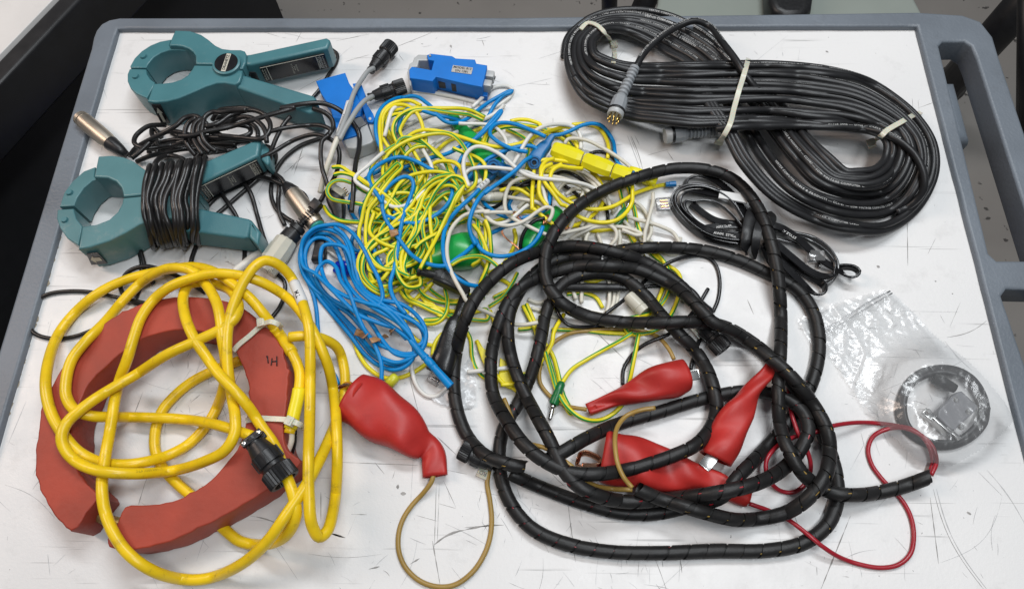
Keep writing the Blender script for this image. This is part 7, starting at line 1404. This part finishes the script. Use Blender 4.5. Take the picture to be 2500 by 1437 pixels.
mb = MB(); q = np.array(UR('M', 1665, 1055, .026)[:]); ax = _n(np.array((-.05, -.45, .88))); lathe(mb, (q - ax * .016).tolist(), (q - ax * .002).tolist(), [(0, .0062), (.2, .0070), (1, .0070)], M_('bplug'), seg=8); socket(mb, (q + ax * .0005).tolist(), .0066, M_('bplug'), .006, ax=ax)
loft(mb, st('M', [(1700, 1080, .017, .0055, .005), (1790, 1110, .016, .0054, .0048), (1870, 1135, .015, .0050, .0044), (1890, 1140, .014, .0036, .0034), (1950, 1165, .013, .0032, .003)]), M_('bplug'), seg=20, power=5)
loft(mb, st('M', [(1655, 1110, .014, .0058, .005), (1630, 1180, .013, .0044, .004), (1590, 1225, .012, .0030, .003)]), M_('bplug'), seg=20, power=4)
mb.build('body', t, sharp=35)
t = thing('blue_sleeve', 'short blue plastic tube end beside the white marked band', 'plug', tuple(UR('M', 1400, 1150, 0))); mb = MB(); lathe(mb, UR('M', 1370, 1230, .012)[:], UR('M', 1425, 1130, .015)[:], [(0, .0040), (.8, .0042), (1, .003)], M_('bplug'), seg=20); mb.build('tube', t)
t = thing('white_banana_plug', 'white banana plug with marked band and beige cone in the heap centre', 'plug', tuple(UR('O', 1800, 260, 0)))
mb = MB(); lathe(mb, UR('O', 1690, 238, .020)[:], UR('O', 2000, 300, .017)[:], [(.12, .0018), (0, .0019), (0, .0032), (.05, .0034), (1, .0036)], M_('wplug'), seg=22, capends=False); mb.build('tube', t, sharp=40)
mb = MB(); lathe(mb, UR('O', 1960, 290, .017)[:], UR('N', 275, 1192, .015)[:], [(0, .0038), (.3, .0040), (.32, .0036), (.36, .0036), (.38, .0040), (.7, .0036), (1, .0022)], M_('beige'), seg=22); mb.build('cone', t, sharp=40)
mb = MB(); a, b = UR('O', 1850, 205, .024), UR('O', 1975, 95, .023); lathe(mb, a[:], b[:], [(0, .0021), (.05, .0026), (.95, .0026), (1, .002)], M_('paper'), seg=20); d = axes_of(a, b)
for k in range(3): scribble(mb, (np.array(along(a, b, .25 + .25 * k)) + [0, 0, .0027]).tolist(), np.cross([0, 0, 1.], d), -d, .0026, .0016, M_('ink'), k, 2)
mb.build('marker_band', t)
mb = MB(); lathe(mb, UR('O', 1760, 150, .021)[:], UR('O', 1900, 100, .022)[:], [(0, .0018), (1, .0024)], M_('wplug')); mb.build('collar', t)
t = thing('yellow_plug_stack', 'three bright yellow stacking plugs joined in a row', 'plug', tuple(UR('N', 1300, 780, 0)))
for a, b, e in (((845, 615), (1205, 742), 0), ((1222, 748), (1570, 878), 0), ((1582, 882), (1795, 955), 1)):
    mb = MB(); A0, B0 = a, b
    rows = [(a[0], a[1], .017, .0062, .0055), (a[0] + (b[0] - a[0]) * .08, a[1] + (b[1] - a[1]) * .08, .017, .0076, .0068), (a[0] + (b[0] - a[0]) * .85, a[1] + (b[1] - a[1]) * .85, .017, .0082 if not e else .0078, .0070), (b[0], b[1], .017, .0070, .0064)]
    loft(mb, st('N', rows), M_('yplug'), seg=8, power=1.75, step=.02); mb.build('plug', t, smooth=False)
t = thing('yellow_boot', 'flat yellow clip boot sticking out from under the harness arch', 'clip boot', tuple(UR('N', 1950, 950, 0)))
mb = MB(); loft(mb, st('N', [(1780, 870, .007, .0030, .003), (1900, 920, .007, .0042, .004), (2000, 985, .007, .0046, .0045), (2110, 1030, .007, .0042, .004)]), M_('yplug'), seg=20, power=4); mb.build('boot', t)
t = thing('green_boot', 'small green rubber boot at the far side of the heap', 'clip boot', tuple(UR('M', 1400, 750, 0)))
mb = MB(); loft(mb, st('M', [(1145, 415, .006, .0046, .004), (1200, 500, .006, .0052, .0045), (1290, 620, .0065, .0060, .0055), (1400, 730, .0075, .0072, .0065), (1490, 840, .009, .0095, .008), (1580, 980, .0105, .0122, .0095), (1660, 1090, .0105, .0124, .0095), (1700, 1140, .0100, .0118, .009)]), M_('green'), seg=32, wob=.0003, cap=(True, 'open'), wall=.001); mb.build('boot', t)
t = thing('green_boot', 'large glossy green rubber boot in the middle of the heap', 'clip boot', tuple(UR('O', 1500, 950, 0)))
mb = MB(); loft(mb, st('O', [(820, 1150, .006, .0050, .005), (1000, 1080, .007, .0062, .006), (1200, 1020, .009, .0085, .008), (1380, 985, .0115, .0115, .0105), (1550, 945, .0135, .0145, .0125), (1700, 920, .0135, .0160, .0130), (1830, 890, .0125, .0145, .012)]), M_('green'), seg=32, wob=.0003, cap=(True, 'open'), wall=.001); mb.build('boot', t)
t = thing('green_boot', 'green rubber boot showing left of the harness under a black lead', 'clip boot', tuple(UR('Q', 620, 440, 0)))
mb = MB(); loft(mb, st('Q', [(490, 620, .008, .0050, .005), (560, 500, .009, .0078, .007), (660, 380, .010, .0085, .008), (780, 260, .009, .0070, .007), (880, 160, .008, .0050, .005)]), M_('green'), seg=24, wob=.0003); mb.build('boot', t)
t = thing('green_clip', 'small dark green insulated clip under the long yellow curve', 'clip', tuple(UR('Q', 1600, 250, 0)))
mb = MB(); loft(mb, st('Q', [(1550, 330, .007, .0020, .002), (1585, 280, .007, .0036, .003), (1630, 200, .007, .0036, .003), (1668, 140, .007, .0024, .002)]), M_('gplug'), seg=16, power=5); mb.build('grip', t, sharp=40)
mb = MB(); tube(mb, dens([UR('Q', *p)[:] for p in ((1660, 150, .007), (1690, 100, .008), (1700, 60, .008))], .003), .0006, M_('steel'), 8); mb.build('hook', t)
t = thing('dark_blue_boot', 'shiny dark blue boot beneath the right side of the blue hank', 'clip boot', tuple(UR('O', 400, 1080, 0)))
mb = MB(); loft(mb, st('O', [(190, 1100, .005, .0050, .004), (290, 1120, .006, .0080, .0055), (420, 1080, .006, .0088, .0055), (540, 1010, .006, .0070, .005), (610, 900, .006, .0036, .0035)]), M_('dblue'), seg=24, wob=.0008, seed=6); mb.build('boot', t)
t = thing('black_banana_plug', 'black stacking banana plug with open tube end in front of the green boot', 'plug', tuple(UR('O', 1500, 1270, 0)))
mb = MB(); lathe(mb, UR('O', 1375, 1215, .022)[:], UR('O', 1150, 1155, .024)[:], [(0, .0040), (.1, .0036), (.85, .0036), (.86, .0044), (1, .0044), (1, .0032), (.7, .0030), (.69, .0001)], M_('blackplug'), seg=24, capends=False); mb.build('socket_tube', t, sharp=40)
mb = MB(); loft(mb, st('O', [(1335, 1215, .021, .0046, .0046), (1400, 1225, .020, .0062, .006), (1520, 1270, .018, .0066, .0062), (1640, 1330, .015, .0064, .006), (1730, 1385, .012, .0052, .005)]), M_('blackplug'), seg=20, power=6)
for k in range(9): q = UR('O', 1440 + k * 9, 1205 + k * 4, .0252); box(mb, q[:], (.93, -.36, 0), (.36, .93, 0), .0005, .0052, .0008, M_('dgrey'))
mb.build('body', t, sharp=35)
t = thing('black_clip', 'large black clip boot with clear plug at its open end, beside the blue banana plug', 'alligator clip', tuple(UR('R', 900, 700, 0)))
mb = MB(); loft(mb, st('R', [(1042, 110, .012, .0032, .0032), (1010, 230, .012, .0042, .0042), (960, 380, .011, .0046, .0046), (945, 425, .011, .0050, .005), (925, 450, .011, .0062, .0058), (880, 600, .011, .0078, .0075), (835, 760, .010, .0092, .0085), (790, 900, .0095, .0104, .008), (745, 1010, .008, .0110, .0065)]), M_('black'), seg=32, power=2.6, cap=(True, 'open'), wall=.001, wob=.0002); mb.build('boot', t)
mb = MB(); d = axes_of(UR('R', 760, 980, .005), UR('R', 690, 1080, .005)); box(mb, UR('R', 705, 1060, .006)[:], d, np.cross([0, 0, 1.], d), .010, .010, .006, M_('clear'), bev=.0008); 
for k in range(3): lathe(mb, UR('R', 690 + 25 * k, 1045 + 14 * k, .008)[:], UR('R', 680 + 25 * k, 1075 + 14 * k, .008)[:], [(0, .0012), (1, .0012)], M_('steel'), seg=10)
mb.build('jaws', t)
t = thing('inline_tube', 'black in-line moulded tube lying inside the upper harness loops', 'connector', tuple(UR('Q', 1250, 1060, 0)))
mb = MB(); lathe(mb, UR('Q', 940, 1060, .008)[:], UR('Q', 1590, 1062, .008)[:], [(0, .0030), (.04, .0036), (.35, .0036), (.37, .0039), (.75, .0039), (.77, .0036), (1, .0034)], M_('blackplug'), seg=20); mb.build('tube', t, sharp=40)
mb = MB(); lathe(mb, UR('Q', 1590, 1062, .008)[:], UR('Q', 1690, 1075, .007)[:], [(0, .0026), (.2, .0026), (.22, .0020), (.35, .0020), (.37, .0026), (.55, .0026), (.57, .0020), (.7, .0020), (.72, .0024), (1, .0018)], M_('blackplug'), seg=16); mb.build('relief', t, sharp=40)
t = thing('plastic_cylinder', 'white plastic cylinder in the gap of the harness loops', 'cylinder', tuple(UR('Q', 1780, 1230, 0)))
mb = MB(); lathe(mb, UR('Q', 1690, 1150, .007)[:], UR('Q', 1880, 1350, .007)[:], [(0, .0040), (.03, .0050), (.15, .0056), (.7, .0056), (.72, .0052), (.75, .0058), (1, .0058)], M_('beige'), seg=28); mb.build('body', t, sharp=40)
for lbl, pts in (('wedge of yellow plastic clip at the foot of the heap, right of the blue loops', ['R', (540, 190), (600, 190), (700, 265), (800, 355), (815, 395), (750, 405), (650, 330)]), ('folded yellow plastic clip between the left harness loops', ['R', (1395, 838), (1480, 885), (1530, 880), (1590, 1180), (1560, 1205), (1470, 1130), (1380, 1085)]), ('pointed yellow plastic clip right of the black clip boot', ['R', (1140, 655), (1250, 765), (1265, 860), (1240, 935), (1205, 870), (1165, 760)])):
    mb = MB(); plate(mb, [outline(pts, .005)], .002, .0055, M_('ylead'), bev=.0008); o = mb.build('yellow_clip', sharp=40); tagp(o, lbl, 'clip')
t = thing('yellow_sleeve', 'short yellow-green sleeve at the far edge of the big red boot', 'plug', tuple(UR('R', 240, 1090, 0))); mb = MB(); lathe(mb, UR('R', 190, 1140, .007)[:], UR('R', 300, 1030, .007)[:], [(0, .0044), (.8, .0042), (1, .0034)], mat('yellow_green_vinyl', (.50, .50, .03), .3), seg=20); mb.build('tube', t)
for lbl, pts, w in (('strip of brown aged tape across the middle of the blue hank', [('R', 20, 660), ('R', 100, 635), ('R', 180, 610), ('R', 235, 570), ('R', 262, 545)], .005), ('scrap of brown tape stuck to the left side of the blue hank', [('F', 400, 1100), ('F', 430, 1110), ('F', 462, 1125)], .006), ('tab of brown tape round the bend of the blue hairpin', [('O', 862, 672), ('O', 868, 705), ('O', 885, 745)], .007)):
    P = []
    for a, x, y in pts:
        q = UR(a, x, y, .01)
        q = UR(a, x, y, toppx(a, x, y) + .0006)
        P.append(q[:])
    mb = MB(); P = dens(P, .002); ribbon(mb, P, w, .0005, M_('tape'), roll=12 * np.sin(np.linspace(0, 6, len(P)))); o = mb.build('tape_strip'); tagp(o, lbl, 'tape')
o = thing('copper_strand', 'thin twisted bare copper strand beside the middle green boot', 'wire', tuple(UR('Q', 300, 480, 0))); mb = MB()
for k in range(4):
    P = dens([UR('Q', x + RNG.normal() * 5, y + RNG.normal() * 5, z)[:] for x, y, z in ((225, 350, .020), (225, 420, .018), (270, 490, .015), (340, 550, .012), (425, 615, .012))], .002); tube(mb, P, .0004, M_('copper'), 6)
mb.build('strands', o)
o = thing('copper_brush', 'dark copper bristles poking out under the harness near the top arch', 'wire', tuple(UR('Q', 940, 360, 0))); brush('Q', (900, 370), (985, 345), 30, 'copper', 16)(o)
